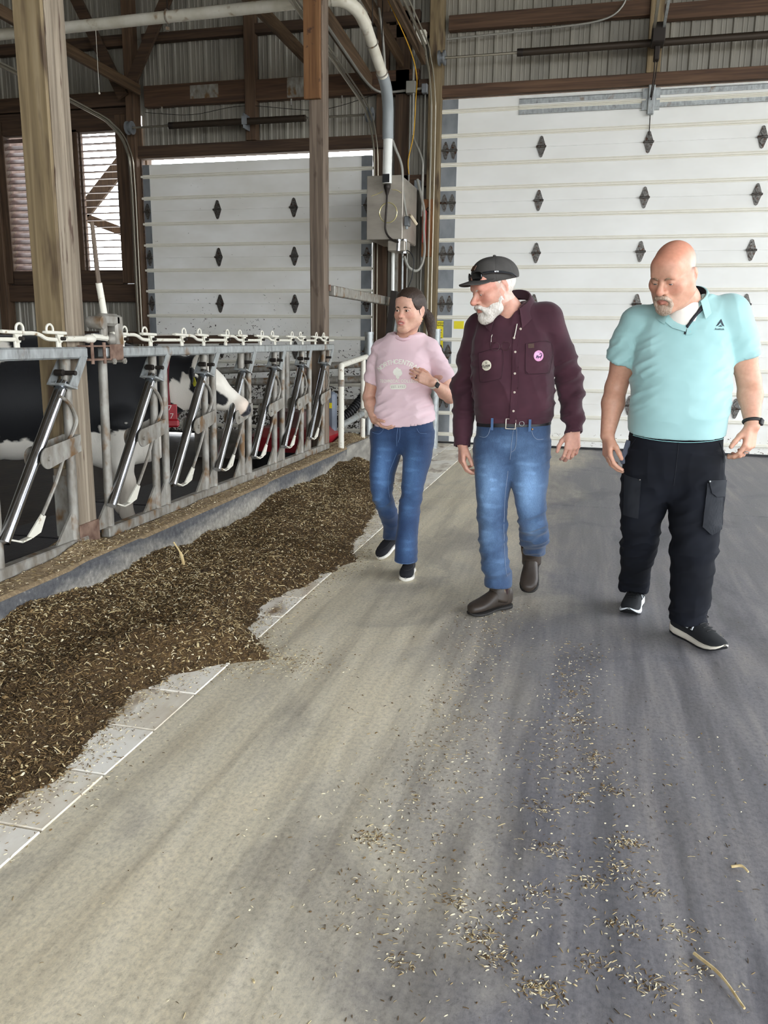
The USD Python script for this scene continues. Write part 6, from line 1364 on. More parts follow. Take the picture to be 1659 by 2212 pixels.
    jp = part(P, 'jeans', jm, DENIM_T, color=jean_color(jm, srgb(46, 70, 104), srgb(122, 158, 200), [(-0.45, 0.66, 0.055, 0.15, 0.75), (-0.265, 0.66, 0.06, 0.16, 1.0), (-0.44, 0.42, 0.05, 0.08, 0.5), (-0.24, 0.44, 0.05, 0.08, 0.6), (-0.36, 0.88, 0.16, 0.05, 0.25), (-0.40, 0.25, 0.05, 0.07, 0.3)])); fj = Front(jm)
    for pts in ([(-0.345, 0.965), (-0.352, 0.90), (-0.355, 0.85), (-0.358, 0.80)], [(-0.332, 0.965), (-0.330, 0.90), (-0.336, 0.855), (-0.352, 0.838)], [(-0.520, 0.905), (-0.488, 0.905), (-0.470, 0.925), (-0.463, 0.955)], [(-0.203, 0.905), (-0.232, 0.905), (-0.252, 0.925), (-0.262, 0.958)], [(-0.368, 0.74), (-0.376, 0.60), (-0.372, 0.45), (-0.362, 0.30), (-0.345, 0.20)]):
        part(jp, 'stitching', seam(fj, pts, 0.0014), STI)
    part(jp, 'rivet', ball(fj([-0.258], [0.955], 0.004)[0], 0.005, 1, (1, 0.5, 1)), FLAT('copper_rivet', srgb(190, 140, 90), 0.3, 0.8))
    BELT = FLAT('belt_black', srgb(20, 20, 24), 0.42, bump=0.2, bscale=300, bdist=0.001)
    a = np.linspace(0, 2 * PI, 65)[:-1]; n_ = 2 / 2.35
    bp = np.stack([-0.359 + 0.187 * np.sign(np.cos(a)) * np.abs(np.cos(a)) ** n_, 4.15 + np.where(np.sin(a) < 0, 0.134, 0.128) * np.sign(np.sin(a)) * np.abs(np.sin(a)) ** n_], 1)
    V = np.vstack([np.column_stack([bp * 1.0, np.full(64, z) + 0.010 * (bp[:, 0] + 0.359) * 5]) for z in (0.962, 1.000)] + [np.column_stack([(bp - (-0.359, 4.15)) * 0.96 + (-0.359, 4.15), np.full(64, z) + 0.010 * (bp[:, 0] + 0.359) * 5]) for z in (0.962, 1.0)]); f = []
    for i in range(64):
        j = (i + 1) % 64; f += [[i, j, 64 + j], [i, 64 + j, 64 + i], [128 + i, 192 + j, 128 + j], [128 + i, 192 + i, 192 + j], [64 + i, 64 + j, 192 + j], [64 + i, 192 + j, 192 + i], [i, 128 + j, j], [i, 128 + i, 128 + j]]
    bt = part(P, 'belt', trimesh.Trimesh(V, np.array(f), process=False), BELT, 40, label='black leather belt')
    yb = 4.15 - 0.139
    part(bt, 'buckle', cat([cyl((-0.385, yb, z), (-0.338, yb, z), 0.004, 8) for z in (0.955, 1.004)] + [cyl((x, yb, 0.955), (x, yb, 1.004), 0.004, 8) for x in (-0.385, -0.338)] + [ball((x, yb, z), 0.004, 1) for x in (-0.385, -0.338) for z in (0.955, 1.004)]), FLAT('buckle_nickel', srgb(196, 190, 180), 0.25, 1.0), True)
    part(bt, 'grommet', ring((-0.308, 4.15 - 0.137, 0.982), 0.0115, 0.0016, (0, 1, 0), 20, 6), GALV)
    for x in (-0.452, -0.268):
        part(jp, 'belt_loop', bar((x, 4.012, 0.945), (x, 4.010, 1.004), 0.012, 0.004, (0, 1, 0)), DEND, False)
    # pull-on boots
    BOOT = MAT('boot_brown', [(0.3, srgb(46, 38, 32)), (0.7, srgb(68, 58, 50))], (10, 10, 10), 5, 0.48, bump=0.3, bscale=160, bdist=0.001); BSOLE = FLAT('boot_sole', srgb(30, 27, 25), 0.7); ELA = FLAT('boot_elastic', srgb(48, 30, 30), 0.85); WELT = FLAT('boot_piping', srgb(150, 126, 96), 0.6)
    def boot(heel, toe, pitch, lift, top):
        f = shoe_frame(heel, toe, pitch, lift); W = 0.050; o, d, sd, u, L = f
        b = part(P, 'boot', sections(f, U, FOOT_W * W, np.full(13, 0.016), np.array([.10, .118, .125, .128, .126, .120, .100, .082, .072, .066, .060, .052, .040]), 22, 2.3), BOOT, True)
        c = o + d * L * 0.24
        part(b, 'boot_shaft', tube(smooth_path([c + u * 0.05 + d * 0.02, c + u * 0.11 + d * 0.006, c + u * 0.16, c + np.asarray(top)], 4), [0.054] * 5 + [0.050] * 4 + [0.048] * 4, 20), BOOT, True)
        part(b, 'boot_sole', sections(f, U, FOOT_W * (W + 0.004), np.array([0, 0, 0, 0, 0, .008, .009, .001, 0, 0, .003, .007, .012]), np.array([.026, .026, .025, .025, .024, .023, .022, .021, .020, .020, .020, .021, .022]), 24, 3.5), BSOLE, 50)
        for q in (-1, 1):
            g = [c + u * 0.17 + sd * q * 0.049 + d * 0.018, c + u * 0.12 + sd * q * 0.050 + d * 0.02, c + u * 0.085 + sd * q * 0.0505 + d * 0.012, c + u * 0.12 + sd * q * 0.050 - d * 0.008, c + u * 0.17 + sd * q * 0.049 - d * 0.010]
            part(b, 'elastic_gusset', tube([c + u * h + sd * q * (0.043 + 0.02 * (0.17 - h) * 0) + d * 0.004 for h in (0.085, 0.10, 0.13, 0.17)], [0.008, 0.013, 0.015, 0.016], 10), ELA, True)
            part(b, 'piping', tube(smooth_path(g, 4), 0.0022, 6), WELT)
        part(b, 'pull_tab', bar(c + u * 0.12 - d * 0.052, c + u * 0.19 - d * 0.050, 0.016, 0.004, d), WELT, False)
    boot((-0.338, 4.140), (-0.520, 3.925), 0.0, 0.0, (-0.012, 0.0, 0.20))
    boot((-0.250, 4.66), (-0.258, 4.385), 0.62, 0.0, (0.0, -0.02, 0.19))
cap_man()
# ------------------------------------------------------------------ the woman in the pink T-shirt
def woman():
    P = thing('person', 'person in a pale pink T-shirt and jeans with dark ponytail, gesturing with both hands', 'person', (-1.06, 4.72, 0.0))
    H = Head((-1.026, 4.680, 1.540), rot(0.30, 0.05, 0.02), 0.97)
    shR, elR, wrR = np.array((-1.222, 4.765, 1.315)), np.array((-1.296, 4.81, 1.030)), np.array((-1.228, 4.685, 0.905))
    shL, elL, wrL = np.array((-0.906, 4.745, 1.325)), np.array((-0.795, 4.79, 1.050)), np.array((-0.862, 4.575, 1.140))
    F = Field((-1.40, 4.42, 0.78), (-0.70, 4.90, 1.70), 0.007, [((-1.14, 4.53, 1.40), (-0.91, 4.80, 1.68), 0.0025), ((-1.27, 4.54, 0.80), (-1.08, 4.72, 0.94), 0.0033), ((-1.04, 4.48, 1.10), (-0.84, 4.60, 1.24), 0.0033)])
    F.loft([(0.80, -1.07, 4.745, 0.13, 0.085, 0.10), (0.95, -1.064, 4.74, 0.135, 0.09, 0.10), (1.05, -1.065, 4.74, 0.13, 0.085, 0.085), (1.20, -1.066, 4.74, 0.135, 0.10, 0.085), (1.30, -1.064, 4.745, 0.125, 0.075, 0.08), (1.36, -1.06, 4.75, 0.07, 0.05, 0.06)], 2.3)
    F.chain([(-1.062, 4.745, 1.33), (-1.055, 4.735, 1.40), H.w(0, 0.025, -0.07)], [0.060, 0.050, 0.050], 0.03)
    F.chain([(-1.16, 4.75, 1.345), (-1.06, 4.735, 1.362), (-0.96, 4.74, 1.352)], [0.03, 0.04, 0.03], 0.03)
    for sh, el, wr in ((shR, elR, wrR), (shL, elL, wrL)):
        F.chain([sh, sh * 0.4 + el * 0.6, el], [0.046, 0.045, 0.039], 0.02)
        F.chain([el, el * 0.68 + wr * 0.32, wr], [0.038, 0.039, 0.0245], 0.02)
    head_field(F, H, male=False, jaw=1.05, open_mouth=0.005, lid=0.0037, nose=0.92, slit_z=0.0005)
    hand_field(F, wrR, (0.80, -0.40, -0.42), (0.25, 0.30, -0.92), (-0.45, -0.8, 0.4), 0.88, (0.30, 0.35, 0.40, 0.45), 0.06, (0.55, 0.2, 0.1), 0.95)
    hand_field(F, wrL, (-0.86, -0.18, 0.42), (-0.05, -0.92, 0.25), (0.2, 0.1, 0.9), 0.88, (0.45, 0.40, 0.38, 0.36), 0.02, (0.45, 0.25, 0.3), 0.95)
    m = biggest(F.mesh())
    def ex(c, l, near):
        x, y, z = l.T
        for q in (-1, 1):   # lash line and lids
            w = sstep(0.0035, 0.0012, np.abs(np.hypot((x - q * 0.0315) / 1.0, (z - 0.0005) * 2.6) - 0.0142)) * (z > 0.0) * (y < -0.082) * (np.abs(x - q * 0.0315) < 0.016)
            c = mixc(c, srgb(58, 40, 34), w * 0.85)
        w = sstep(1.0, 0.7, np.hypot(x / 0.0155, (z + 0.069) / 0.0042)) * (y < -0.075) * (y > -0.099)
        return mixc(c, srgb(226, 214, 204), w * 0.9)
    part(P, 'body', m, SKIN, color=paint_face(H, m.vertices, srgb(214, 168, 146), srgb(190, 112, 108), srgb(216, 138, 122), ex, -0.068))
    eyes(P, H, (-0.14, -0.98, -0.10), srgb(62, 44, 34))
    HAIR = hair_mat('hair_dark_brown', srgb(34, 25, 20), srgb(58, 44, 36), srgb(88, 70, 58), (260, 260, 60))
    brows(P, H, hair_mat('brow_dark', srgb(52, 38, 30), srgb(72, 54, 44), srgb(90, 70, 58)), 0.0034, 0.0190, 0.0026, -0.0935, -0.0024)
    def hair(B):
        B.el(H.w(0, 0.014, 0.043), np.array((0.0845, 0.112, 0.093)) * H.s, 0.0, 'u', H.R)
        B.el(H.w(0, 0.075, 0.0), np.array((0.066, 0.052, 0.070)) * H.s, 0.03, 'u', H.R)
        hcut(B, H, lambda x, y, z: np.maximum(-0.092 - y + (0.089 - z) * 0.74 - 0.10 * np.abs(x), -0.085 - z + 0 * x), 0.006)
    hm = biggest(shell(H, (-0.10, -0.10, -0.10), (0.10, 0.15, 0.15), 0.003, hair).mesh()); q = H.loc(hm.vertices)
    tq = np.array((0.0, 0.12, -0.01)); rad = q - tq; ph = np.arctan2(rad[:, 0], rad[:, 2])
    displace(hm, 0.0030 * (meshkit.fbm(np.stack([ph * 9, np.linalg.norm(rad, axis=1) * 9, q[:, 1] * 6], 1), 3, 3) - 0.5)); hp = part(P, 'hair', hm, HAIR, True, label='dark brown hair pulled back')
    tail = smooth_path([H.w(0.012, 0.115, -0.005), H.w(0.03, 0.150, -0.02), H.w(0.055, 0.155, -0.065), H.w(0.078, 0.135, -0.125), H.w(0.092, 0.120, -0.185), H.w(0.094, 0.115, -0.225)], 8); n = len(tail)
    tt = tube(tail, [0.020 + 0.013 * math.sin(PI * min(1, i / n * 1.3)) - 0.022 * (i / n) ** 3 for i in range(n)], 26); v = tt.vertices
    displace(tt, 0.0045 * (meshkit.fbm(np.stack([np.tile(np.arange(26), n + 1)[:len(v)] * 1.3, v[:, 2] * 14, v[:, 0] * 5], 1), 2, 5) - 0.5)); part(hp, 'ponytail', tt, HAIR, True)
    part(hp, 'hair_tie', ring(H.w(0.016, 0.125, -0.008), 0.021, 0.004, H.R @ np.array((0.5, 0.8, -0.3)), 18, 6), INK)
    for pts in ([(0.075, -0.022, 0.03), (0.080, -0.012, -0.03), (0.082, 0.0, -0.07)], [(-0.075, -0.026, 0.03), (-0.078, -0.018, -0.02), (-0.079, -0.01, -0.05)]):
        part(hp, 'loose_strand', tube(smooth_path([H.w(*a) for a in pts], 5), 0.0022, 5), HAIR)
    part(P, 'earring', ring(H.w(0.083, 0.008, -0.046), 0.0075, 0.0013, H.R @ np.array((1, 0.2, 0)), 14, 5), FLAT('earring_gold', srgb(220, 200, 150), 0.25, 0.9), label='small gold hoop earring')
    # T-shirt
    S = Field((-1.38, 4.52, 0.82), (-0.72, 4.95, 1.44), 0.0055)
    S.loft([(0.83, -1.058, 4.742, 0.183, 0.128, 0.142), (0.93, -1.060, 4.742, 0.180, 0.128, 0.135), (1.04, -1.065, 4.742, 0.165, 0.120, 0.114), (1.13, -1.066, 4.742, 0.163, 0.126, 0.110), (1.205, -1.066, 4.742, 0.165, 0.142, 0.108), (1.27, -1.065, 4.745, 0.160, 0.122, 0.106), (1.325, -1.063, 4.748, 0.148, 0.100, 0.100), (1.370, -1.06, 4.748, 0.112, 0.084, 0.090), (1.400, -1.058, 4.745, 0.094, 0.080, 0.082)], 2.3)
    for sh, en, tp in ((shR, np.array((-1.272, 4.80, 1.128)), -1), (shL, np.array((-0.822, 4.782, 1.150)), 1)):
        d = (en - sh) / np.linalg.norm(en - sh)
        S.rc((-1.060 + tp * 0.055, 4.746, 1.372), sh + (-tp * 0.012, 0, 0.008), 0.046, 0.052, 0.055)
        S.rc(sh + (-tp * 0.012, 0, 0.006), sh * 0.5 + en * 0.5, 0.054, 0.053, 0.02)
        S.cuff(sh * 0.6 + en * 0.4, en, 0.054, 0.057, 0.02)
        S.rc(en + d * 0.05, en - d * 0.025, 0.051, 0.045, 0.003, 's')
    S.half((-1.06, 4.61, 0.872), (0.10, 0.20, -1), 0.0)
    S.loft([(0.80, -1.058, 4.742, 0.178, 0.122, 0.137), (0.895, -1.059, 4.742, 0.174, 0.122, 0.131)], 2.3, op='s')
    S.rc((-1.057, 4.737, 1.41), (-1.057, 4.735, 1.50), 0.066, 0.075, 0.004, 's'); S.rc((-1.057, 4.672, 1.408), (-1.055, 4.66, 1.48), 0.030, 0.06, 0.004, 's')
    sm = relax(biggest(S.mesh()), 3); p = sm.vertices
    side = np.clip(np.abs(p[:, 0] + 1.063) / 0.16, 0, 1.2)
    displace(sm, 0.010 * fold(p @ rot(0, 0, 0.42).T, (9, 6, 24), 51) * (sstep(1.16, 1.05, p[:, 2]) * 0.9 + 0.35 * side) * sstep(0.88, 0.93, p[:, 2]) + 0.005 * fold(p @ rot(0, 0, -0.6).T, (12, 9, 20), 53) * sstep(1.1, 1.2, p[:, 2]) * sstep(0.35, 0.75, side) * sstep(1.36, 1.30, p[:, 2]))
    PINK = MAT('tshirt_pink', [(0.3, srgb(222, 192, 199)), (0.7, srgb(233, 205, 211))], (6, 6, 6), 3, 0.85, bump=0.2, bscale=800, bdist=0.0005, sheen=0.2); PK2 = FLAT('tshirt_rib', srgb(224, 190, 198), 0.85); PRT = FLAT('print_cream', srgb(240, 238, 226), 0.8)
    sp = part(P, 'tshirt', sm, PINK, True); fr = Front(sm)
    nk = np.array([(-1.057 + 0.071 * math.sin(t), 4.737 - 0.076 * math.cos(t), 1.408 - 0.030 * max(0, math.cos(t)) ** 1.5 + 0.004 * abs(math.sin(t))) for t in np.linspace(-PI, PI, 49)])
    part(sp, 'neck_rib', tube(nk, 0.0095, 10), PK2, True)
    # chest print: arched word, mascot silhouette, second line and a pill
    word = 'NORTHCENTRAL'; cx, cz, R = -1.072, 1.075, 0.165
    for i, ch in enumerate(word):
        a = (i - (len(word) - 1) / 2) * 0.128
        o = (cx + R * math.sin(a), 0, cz + R * math.cos(a)); r_, u_ = (math.cos(a), 0, -math.sin(a)), (math.sin(a), 0, math.cos(a))
        part(sp, 'print_letter', drape(text_on(ch, 0.026, o, r_, u_, 0.0006, True), fr, 0.0016), PRT, False)
    t = text_on('TECHNICAL COLLEGE', 0.0175, (cx, 0, 1.134), (1, 0, 0.03), (-0.03, 0, 1), 0.0006, True); t.vertices[:, 0] = cx + (t.vertices[:, 0] - cx) * min(1, 0.235 / (t.bounds[1][0] - t.bounds[0][0]))
    part(sp, 'print_line', drape(t, fr, 0.0016), PRT, False)
    pill = sg.LineString([(cx - 0.034, 1.108), (cx + 0.034, 1.112)]).buffer(0.0145, 8)
    part(sp, 'print_pill', patch(fr, list(pill.exterior.coords)[:-1], 0.0014, 0.0008), PRT, False)
    part(sp, 'print_date', drape(text_on('EST. 1912', 0.0125, (cx, 0, 1.104), (1, 0, 0.05), (-0.05, 0, 1), 0.0006), fr, 0.0032), FLAT('print_grey', srgb(180, 166, 160), 0.8), False)
    wf = sg.Polygon([(-.026, .008), (-.020, .022), (-.012, .026), (-.004, .034), (.006, .026), (.016, .024), (.024, .012), (.026, .0), (.018, -.010), (.010, -.014), (.006, -.026), (-.002, -.030), (-.008, -.022), (-.010, -.010), (-.020, -.006)]).buffer(0.002)
    part(sp, 'print_crest', patch(fr, [(cx + x, 1.186 + z) for x, z in list(wf.exterior.coords)[:-1]], 0.0014, 0.0008), PRT, False)
    # jeans
    J = Field((-1.32, 4.48, 0.03), (-0.84, 5.02, 0.93), 0.0058)
    J.loft([(0.71, -1.075, 4.745, 0.11, 0.07, 0.085), (0.76, -1.076, 4.742, 0.175, 0.095, 0.13), (0.82, -1.072, 4.742, 0.190, 0.110, 0.140), (0.88, -1.062, 4.742, 0.176, 0.115, 0.130), (0.925, -1.060, 4.742, 0.165, 0.113, 0.122)], 2.3)
    J.loft([(0.84, -1.165, 4.742, 0.092, 0.105, 0.115), (0.70, -1.168, 4.725, 0.091, 0.098, 0.11), (0.58, -1.178, 4.69, 0.076, 0.082, 0.09), (0.47, -1.178, 4.675, 0.062, 0.068, 0.072), (0.36, -1.160, 4.73, 0.056, 0.065, 0.07), (0.24, -1.150, 4.84, 0.058, 0.068, 0.075), (0.13, -1.158, 4.93, 0.066, 0.075, 0.085)], 2.2, 0.025)
    J.loft([(0.84, -0.972, 4.735, 0.090, 0.105, 0.115), (0.70, -0.968, 4.71, 0.086, 0.096, 0.105), (0.58, -0.976, 4.665, 0.071, 0.080, 0.085), (0.47, -0.984, 4.63, 0.062, 0.070, 0.072), (0.34, -0.992, 4.60, 0.061, 0.066, 0.072), (0.20, -0.996, 4.575, 0.064, 0.070, 0.080), (0.085, -0.996, 4.565, 0.068, 0.075, 0.088)], 2.2, 0.025)
    J.rc((-1.16, 4.96, 0.08), (-1.157, 4.92, 0.15), 0.056, 0.050, 0.003, 's'); J.rc((-0.996, 4.57, 0.05), (-0.996, 4.57, 0.11), 0.058, 0.050, 0.003, 's')
    jm = relax(biggest(J.mesh()), 3); p = jm.vertices
    kn = np.exp(-((p[:, 2] - 0.42) / 0.11) ** 2) + 0.5 * np.exp(-((p[:, 2] - 0.17) / 0.09) ** 2)
    displace(jm, 0.010 * fold(p @ rot(0, 0, 0.45).T, (8, 6, 18), 61) * (kn + 0.08) + 0.0045 * fold(p, (6, 6, 26), 63) * np.exp(-((p[:, 2] - 0.79) / 0.05) ** 2))
    DEN = denim('denim_blue', srgb(24, 44, 78), srgb(38, 66, 108), srgb(62, 96, 146), None); STI = FLAT('denim_stitch_blue', srgb(96, 122, 160), 0.8)
    jp = part(P, 'jeans', jm, DENIM_T, color=jean_color(jm, srgb(28, 54, 92), srgb(84, 122, 170), [(-1.165, 0.62, 0.05, 0.15, 0.9), (-0.975, 0.62, 0.05, 0.15, 0.7), (-1.17, 0.44, 0.04, 0.08, 0.7), (-0.985, 0.42, 0.04, 0.08, 0.4), (-0.97, 0.2, 0.03, 0.1, 0.5)])); fj = Front(jm)
    for pts in ([(-1.072, 0.87), (-1.078, 0.82), (-1.080, 0.76)], [(-1.060, 0.87), (-1.060, 0.82), (-1.070, 0.785)], [(-1.085, 0.72), (-1.125, 0.58), (-1.120, 0.45)], [(-1.235, 0.835), (-1.19, 0.83), (-1.165, 0.85), (-1.158, 0.88)], [(-0.905, 0.84), (-0.945, 0.845), (-0.962, 0.87)], [(-1.055, 0.094), (-1.02, 0.088), (-0.97, 0.088), (-0.938, 0.094)]):
        part(jp, 'stitching', seam(fj, pts, 0.0014), STI)
    # canvas slip-ons
    CAN = FLAT('canvas_black', srgb(24, 24, 30), 0.9, bump=0.5, bscale=400, bdist=0.001); WS = FLAT('rubber_white', srgb(232, 228, 218), 0.6)
    def slip(heel, toe, pitch, lift):
        f = shoe_frame(heel, toe, pitch, lift); W = 0.043; o, d, sd, u, L = f
        s = part(P, 'shoe', sections(f, U, FOOT_W * W, np.full(13, 0.012), np.array([.07, .075, .078, .080, .082, .084, .080, .072, .064, .056, .050, .044, .038]), 22, 2.3), CAN, True)
        part(s, 'shoe_sole', sections(f, U, FOOT_W * (W + 0.004), np.zeros(13), np.full(13, 0.024), 24, 3.8), WS, 50)
        c = o + d * L * 0.70
        part(s, 'toe_seam', tube(smooth_path([o + d * L * 0.50 - sd * 0.030 + u * 0.070, c - sd * 0.030 + u * 0.062, o + d * L * 0.84 - sd * 0.012 + u * 0.058, o + d * L * 0.84 + sd * 0.012 + u * 0.058, c + sd * 0.030 + u * 0.062, o + d * L * 0.50 + sd * 0.030 + u * 0.070], 5), 0.0018, 5), INK)
    slip((-0.990, 4.665), (-0.966, 4.425), 0.0, 0.0)
    slip((-1.140, 5.055), (-1.232, 4.845), 0.40, 0.0)
    wv = (wrL - elL) / np.linalg.norm(wrL - elL); wc = wrL - wv * 0.012
    wt = part(P, 'watch', ring(wc, 0.0265, 0.0065, wv, 26, 8), FLAT('watch_band_cream', srgb(214, 206, 192), 0.5), label='smart watch with a dark square face')
    nn = np.array((0.35, -0.93, 0.1)); nn -= wv * (nn @ wv); nn /= np.linalg.norm(nn)
    part(wt, 'watch_face', bar(wc + nn * 0.024, wc + nn * 0.034, 0.030, 0.036, wv, 0.004), INK, 30)
    part(P, 'ring', ring(wrL + np.array((-0.090, -0.025, 0.032)), 0.0088, 0.0022, (-0.8, -0.4, 0.35), 16, 6), INK, label='dark finger ring')
woman()
# ------------------------------------------------------------------ the cow behind the headlocks
def cow():
    P = thing('cow', 'black and white Holstein cow with its head turned out through the headlocks', 'cow', (-3.6, 5.3, -0.05))
    d = np.array((0.93, 0.30, 0.0)); d /= np.linalg.norm(d); s = np.array((d[1], -d[0], 0)); u = np.array((0, 0, 1.0))   # forward, its right (towards the camera), up
    O = np.array((-3.42, 5.42, -0.05))                                 # ground point under the shoulders
    L = lambda a, b, c: O + a * d + b * s + c * u
    HD = np.array((0.80, 0.32, -0.62)); HD /= np.linalg.norm(HD)        # head axis from the poll to the muzzle
    HS = np.cross(HD, (0, 0, 1.0)); HS /= np.linalg.norm(HS); HU = np.cross(HS, HD)
    PO = np.array((-2.80, 5.53, 1.185))
    K = lambda a, b, c: PO + a * HD + b * HS + c * HU
    F = Field((-5.65, 4.25, -0.06), (-2.16, 6.2, 1.55), 0.021, [((-2.95, 5.3, 0.66), (-2.25, 5.98, 1.34), 0.0085)])
    fl = (s, 0.88)
    # barrel, rump, brisket
    F.rc(L(-0.05, 0, 0.98), L(-0.75, 0, 0.93), 0.30, 0.39, 0.1, flat=(s, 0.86)); F.rc(L(-0.75, 0, 0.93), L(-1.35, 0, 0.98), 0.39, 0.33, 0.12, flat=(s, 0.86))
    F.rc(L(0.05, 0, 0.86), L(-0.20, 0, 0.80), 0.26, 0.30, 0.12, flat=(s, 0.84)); F.rc(L(0.24, 0, 0.62), L(-0.05, 0, 0.60), 0.12, 0.16, 0.12)
    F.rc(L(-0.10, 0, 1.34), L(-1.45, 0, 1.32), 0.09, 0.10, 0.12); F.rc(L(-1.40, 0.16, 1.22), L(-1.40, -0.16, 1.22), 0.16, 0.16, 0.12)
    F.rc(L(-1.05, 0, 0.62), L(-1.25, 0, 0.60), 0.18, 0.20, 0.1)
    # neck and throat
    N0, N1 = L(0.05, 0, 1.12), K(0.06, 0, -0.10)
    F.chain([L(-0.05, 0, 1.14), N0 * 0.5 + N1 * 0.5 + (0, 0, 0.0), N1], [0.27, 0.19, 0.145], 0.12, flat=(s, 0.72)); F.chain([L(0.14, 0, 0.78), N0 * 0.45 + N1 * 0.55 + (0, 0, -0.16), K(0.16, 0, -0.18)], [0.15, 0.09, 0.07], 0.1, flat=(s, 0.6))
    # legs
    for q, st in ((1, 0.02), (-1, -0.10)):
        F.chain([L(0.06 + st, 0.17 * q, 0.80), L(0.04 + st, 0.16 * q, 0.52), L(0.06 + st, 0.15 * q, 0.36), L(0.05 + st, 0.15 * q, 0.13), L(0.09 + st, 0.15 * q, 0.055)], [0.15, 0.078, 0.062, 0.042, 0.052], 0.05)
        F.chain([L(-1.32 + st, 0.19 * q, 0.92), L(-1.18 + st, 0.19 * q, 0.66), L(-1.46 + st, 0.16 * q, 0.46), L(-1.40 + st, 0.16 * q, 0.14), L(-1.35 + st, 0.16 * q, 0.055)], [0.22, 0.13, 0.065, 0.045, 0.054], 0.06)
    F.rc(L(-1.10, 0, 0.58), L(-1.20, 0, 0.54), 0.12, 0.13, 0.08)
    F.chain([L(-1.62, 0, 1.30), L(-1.70, 0, 1.05), L(-1.68, 0, 0.55)], [0.035, 0.024, 0.03], 0.04)
    # head: poll, forehead, long nose, jaw, muzzle
    F.rc(K(0.0, 0, -0.03), K(0.17, 0, -0.055), 0.088, 0.094, 0.04, flat=(HS, 1.0)); F.rc(K(0.15, 0, -0.055), K(0.42, 0, -0.070), 0.082, 0.058, 0.05, flat=(HS, 0.84))
    F.rc(K(0.05, 0, -0.135), K(0.26, 0, -0.145), 0.075, 0.062, 0.05, flat=(HS, 0.8)); F.rc(K(0.25, 0, -0.140), K(0.45, 0, -0.112), 0.058, 0.042, 0.04, flat=(HS, 0.9))
    F.rc(K(0.43, -0.022, -0.072), K(0.43, 0.022, -0.072), 0.060, 0.060, 0.03); F.rc(K(0.475, -0.03, -0.072), K(0.475, 0.03, -0.072), 0.040, 0.040, 0.025); F.rc(K(0.452, 0, -0.128), K(0.44, 0, -0.128), 0.036, 0.036, 0.012)
    for q in (-1, 1):
        F.el(K(0.492, q * 0.037, -0.060), (0.017, 0.014, 0.012), 0.010, 's'); F.rc(K(0.14, q * 0.082, -0.035), K(0.18, q * 0.080, -0.04), 0.022, 0.020, 0.02)
        e0 = K(0.02, q * 0.085, -0.045); F.chain([e0, e0 + q * 0.09 * HS - 0.02 * HD + (0, 0, -0.03), e0 + q * 0.17 * HS - 0.01 * HD + (0, 0, -0.075)], [0.026, 0.044, 0.018], 0.02, flat=(HU * 0.6 + HD * 0.8, 0.45))
    m = biggest(F.mesh()); v = m.vertices
    rel = v - O; a, b, c = rel @ d, rel @ s, rel @ u
    hr = v - PO; ha, hb, hc = hr @ HD, hr @ HS, hr @ HU
    n1 = meshkit.fbm(v * 5.5, 4, 11) - 0.5; n2 = meshkit.fbm(v * 26, 3, 5) - 0.5
    white = np.zeros(len(v))
    edge = 0.30 * n1 + 0.06 * n2
    belly = 0.74 + 0.08 * np.sin(a * 5 + 1.0) + edge * 1.3 + 0.03 * sstep(-0.35, -0.6, a)
    white = np.maximum(white, sstep(0.008, -0.008, c - belly))                       # underside and legs
    white = np.maximum(white, sstep(0.02, 0.0, np.hypot((a + 0.80) / 1.2, (c - 1.30)) - 0.07 - edge * 0.5))   # flecks on the back
    head = (ha > -0.08) & (hc > -0.34) & (np.abs(hb) < 0.15)
    patch_ = sstep(0.006, -0.006, np.maximum(np.hypot((ha - 0.15) / 1.25, (hc + 0.150) * 1.0) - 0.110 - 0.10 * n1 - 0.03 * n2, hc + 0.075 - 0.05 * n1))
    patch_ = np.maximum(patch_, sstep(0.006, -0.006, np.hypot((ha - 0.285) / 1.2, hc + 0.11) - 0.040 - 0.06 * n1 - 0.02 * n2))
    jaw_w = sstep(0.006, -0.006, np.abs(ha - 0.02 + 0.35 * (hc + 0.18)) - 0.032 - 0.06 * n1)
    wh = 1 - patch_
    wh = np.where(ha + 0.25 * hc < -0.03 + 0.05 * n1, 0, wh); wh = np.maximum(wh, jaw_w * (hc < -0.10)); wh = np.maximum(wh, sstep(0.006, -0.006, hc + 0.185 - 0.05 * n1))
    white = np.where(head, wh, white)
    col = np.array(srgb(14, 15, 18)) * (1 - white[:, None]) + np.array(srgb(226, 220, 208)) * white[:, None]
    muz = sstep(0.34, 0.46, ha) * head; col = mixc(col, srgb(222, 196, 176), muz * 0.6 * white); col = mixc(col, srgb(44, 44, 50), sstep(0.470, 0.482, ha + 0.20 * np.abs(hc + 0.07)) * head * (hc > -0.125))
    dirt = sstep(0.55, 0.35, c) * 0.35; col = mixc(col, srgb(150, 126, 96), dirt * white * (~head))
    hoof = sstep(0.075, 0.06, c); col = mixc(col, srgb(52, 44, 38), hoof)
    nd = {'a': ('attribute', {'attribute': 'tint'}), 'p': ('principled_bsdf', {'roughness': 0.6, 'specular_ior_level': 0.3, 'sheen_weight': 0.15}), 'tc': ('texture_coordinate', {}), 'm': ('mapping', {'scale': (180, 180, 60)}), 'n': ('noise_texture', {'scale': 1, 'detail': 4}), 'b': ('bump', {'strength': 0.3, 'distance': 0.003})}
    HIDE = usdkit.material(stage, '/World/Looks/cow_hide', nd, [('a.color', 'p.base_color'), ('tc.object', 'm.vector'), ('m.vector', 'n.vector'), ('n.fac', 'b.height'), ('b.normal', 'p.normal')], 'p.BSDF')
    part(P, 'body', m, HIDE, color=col)
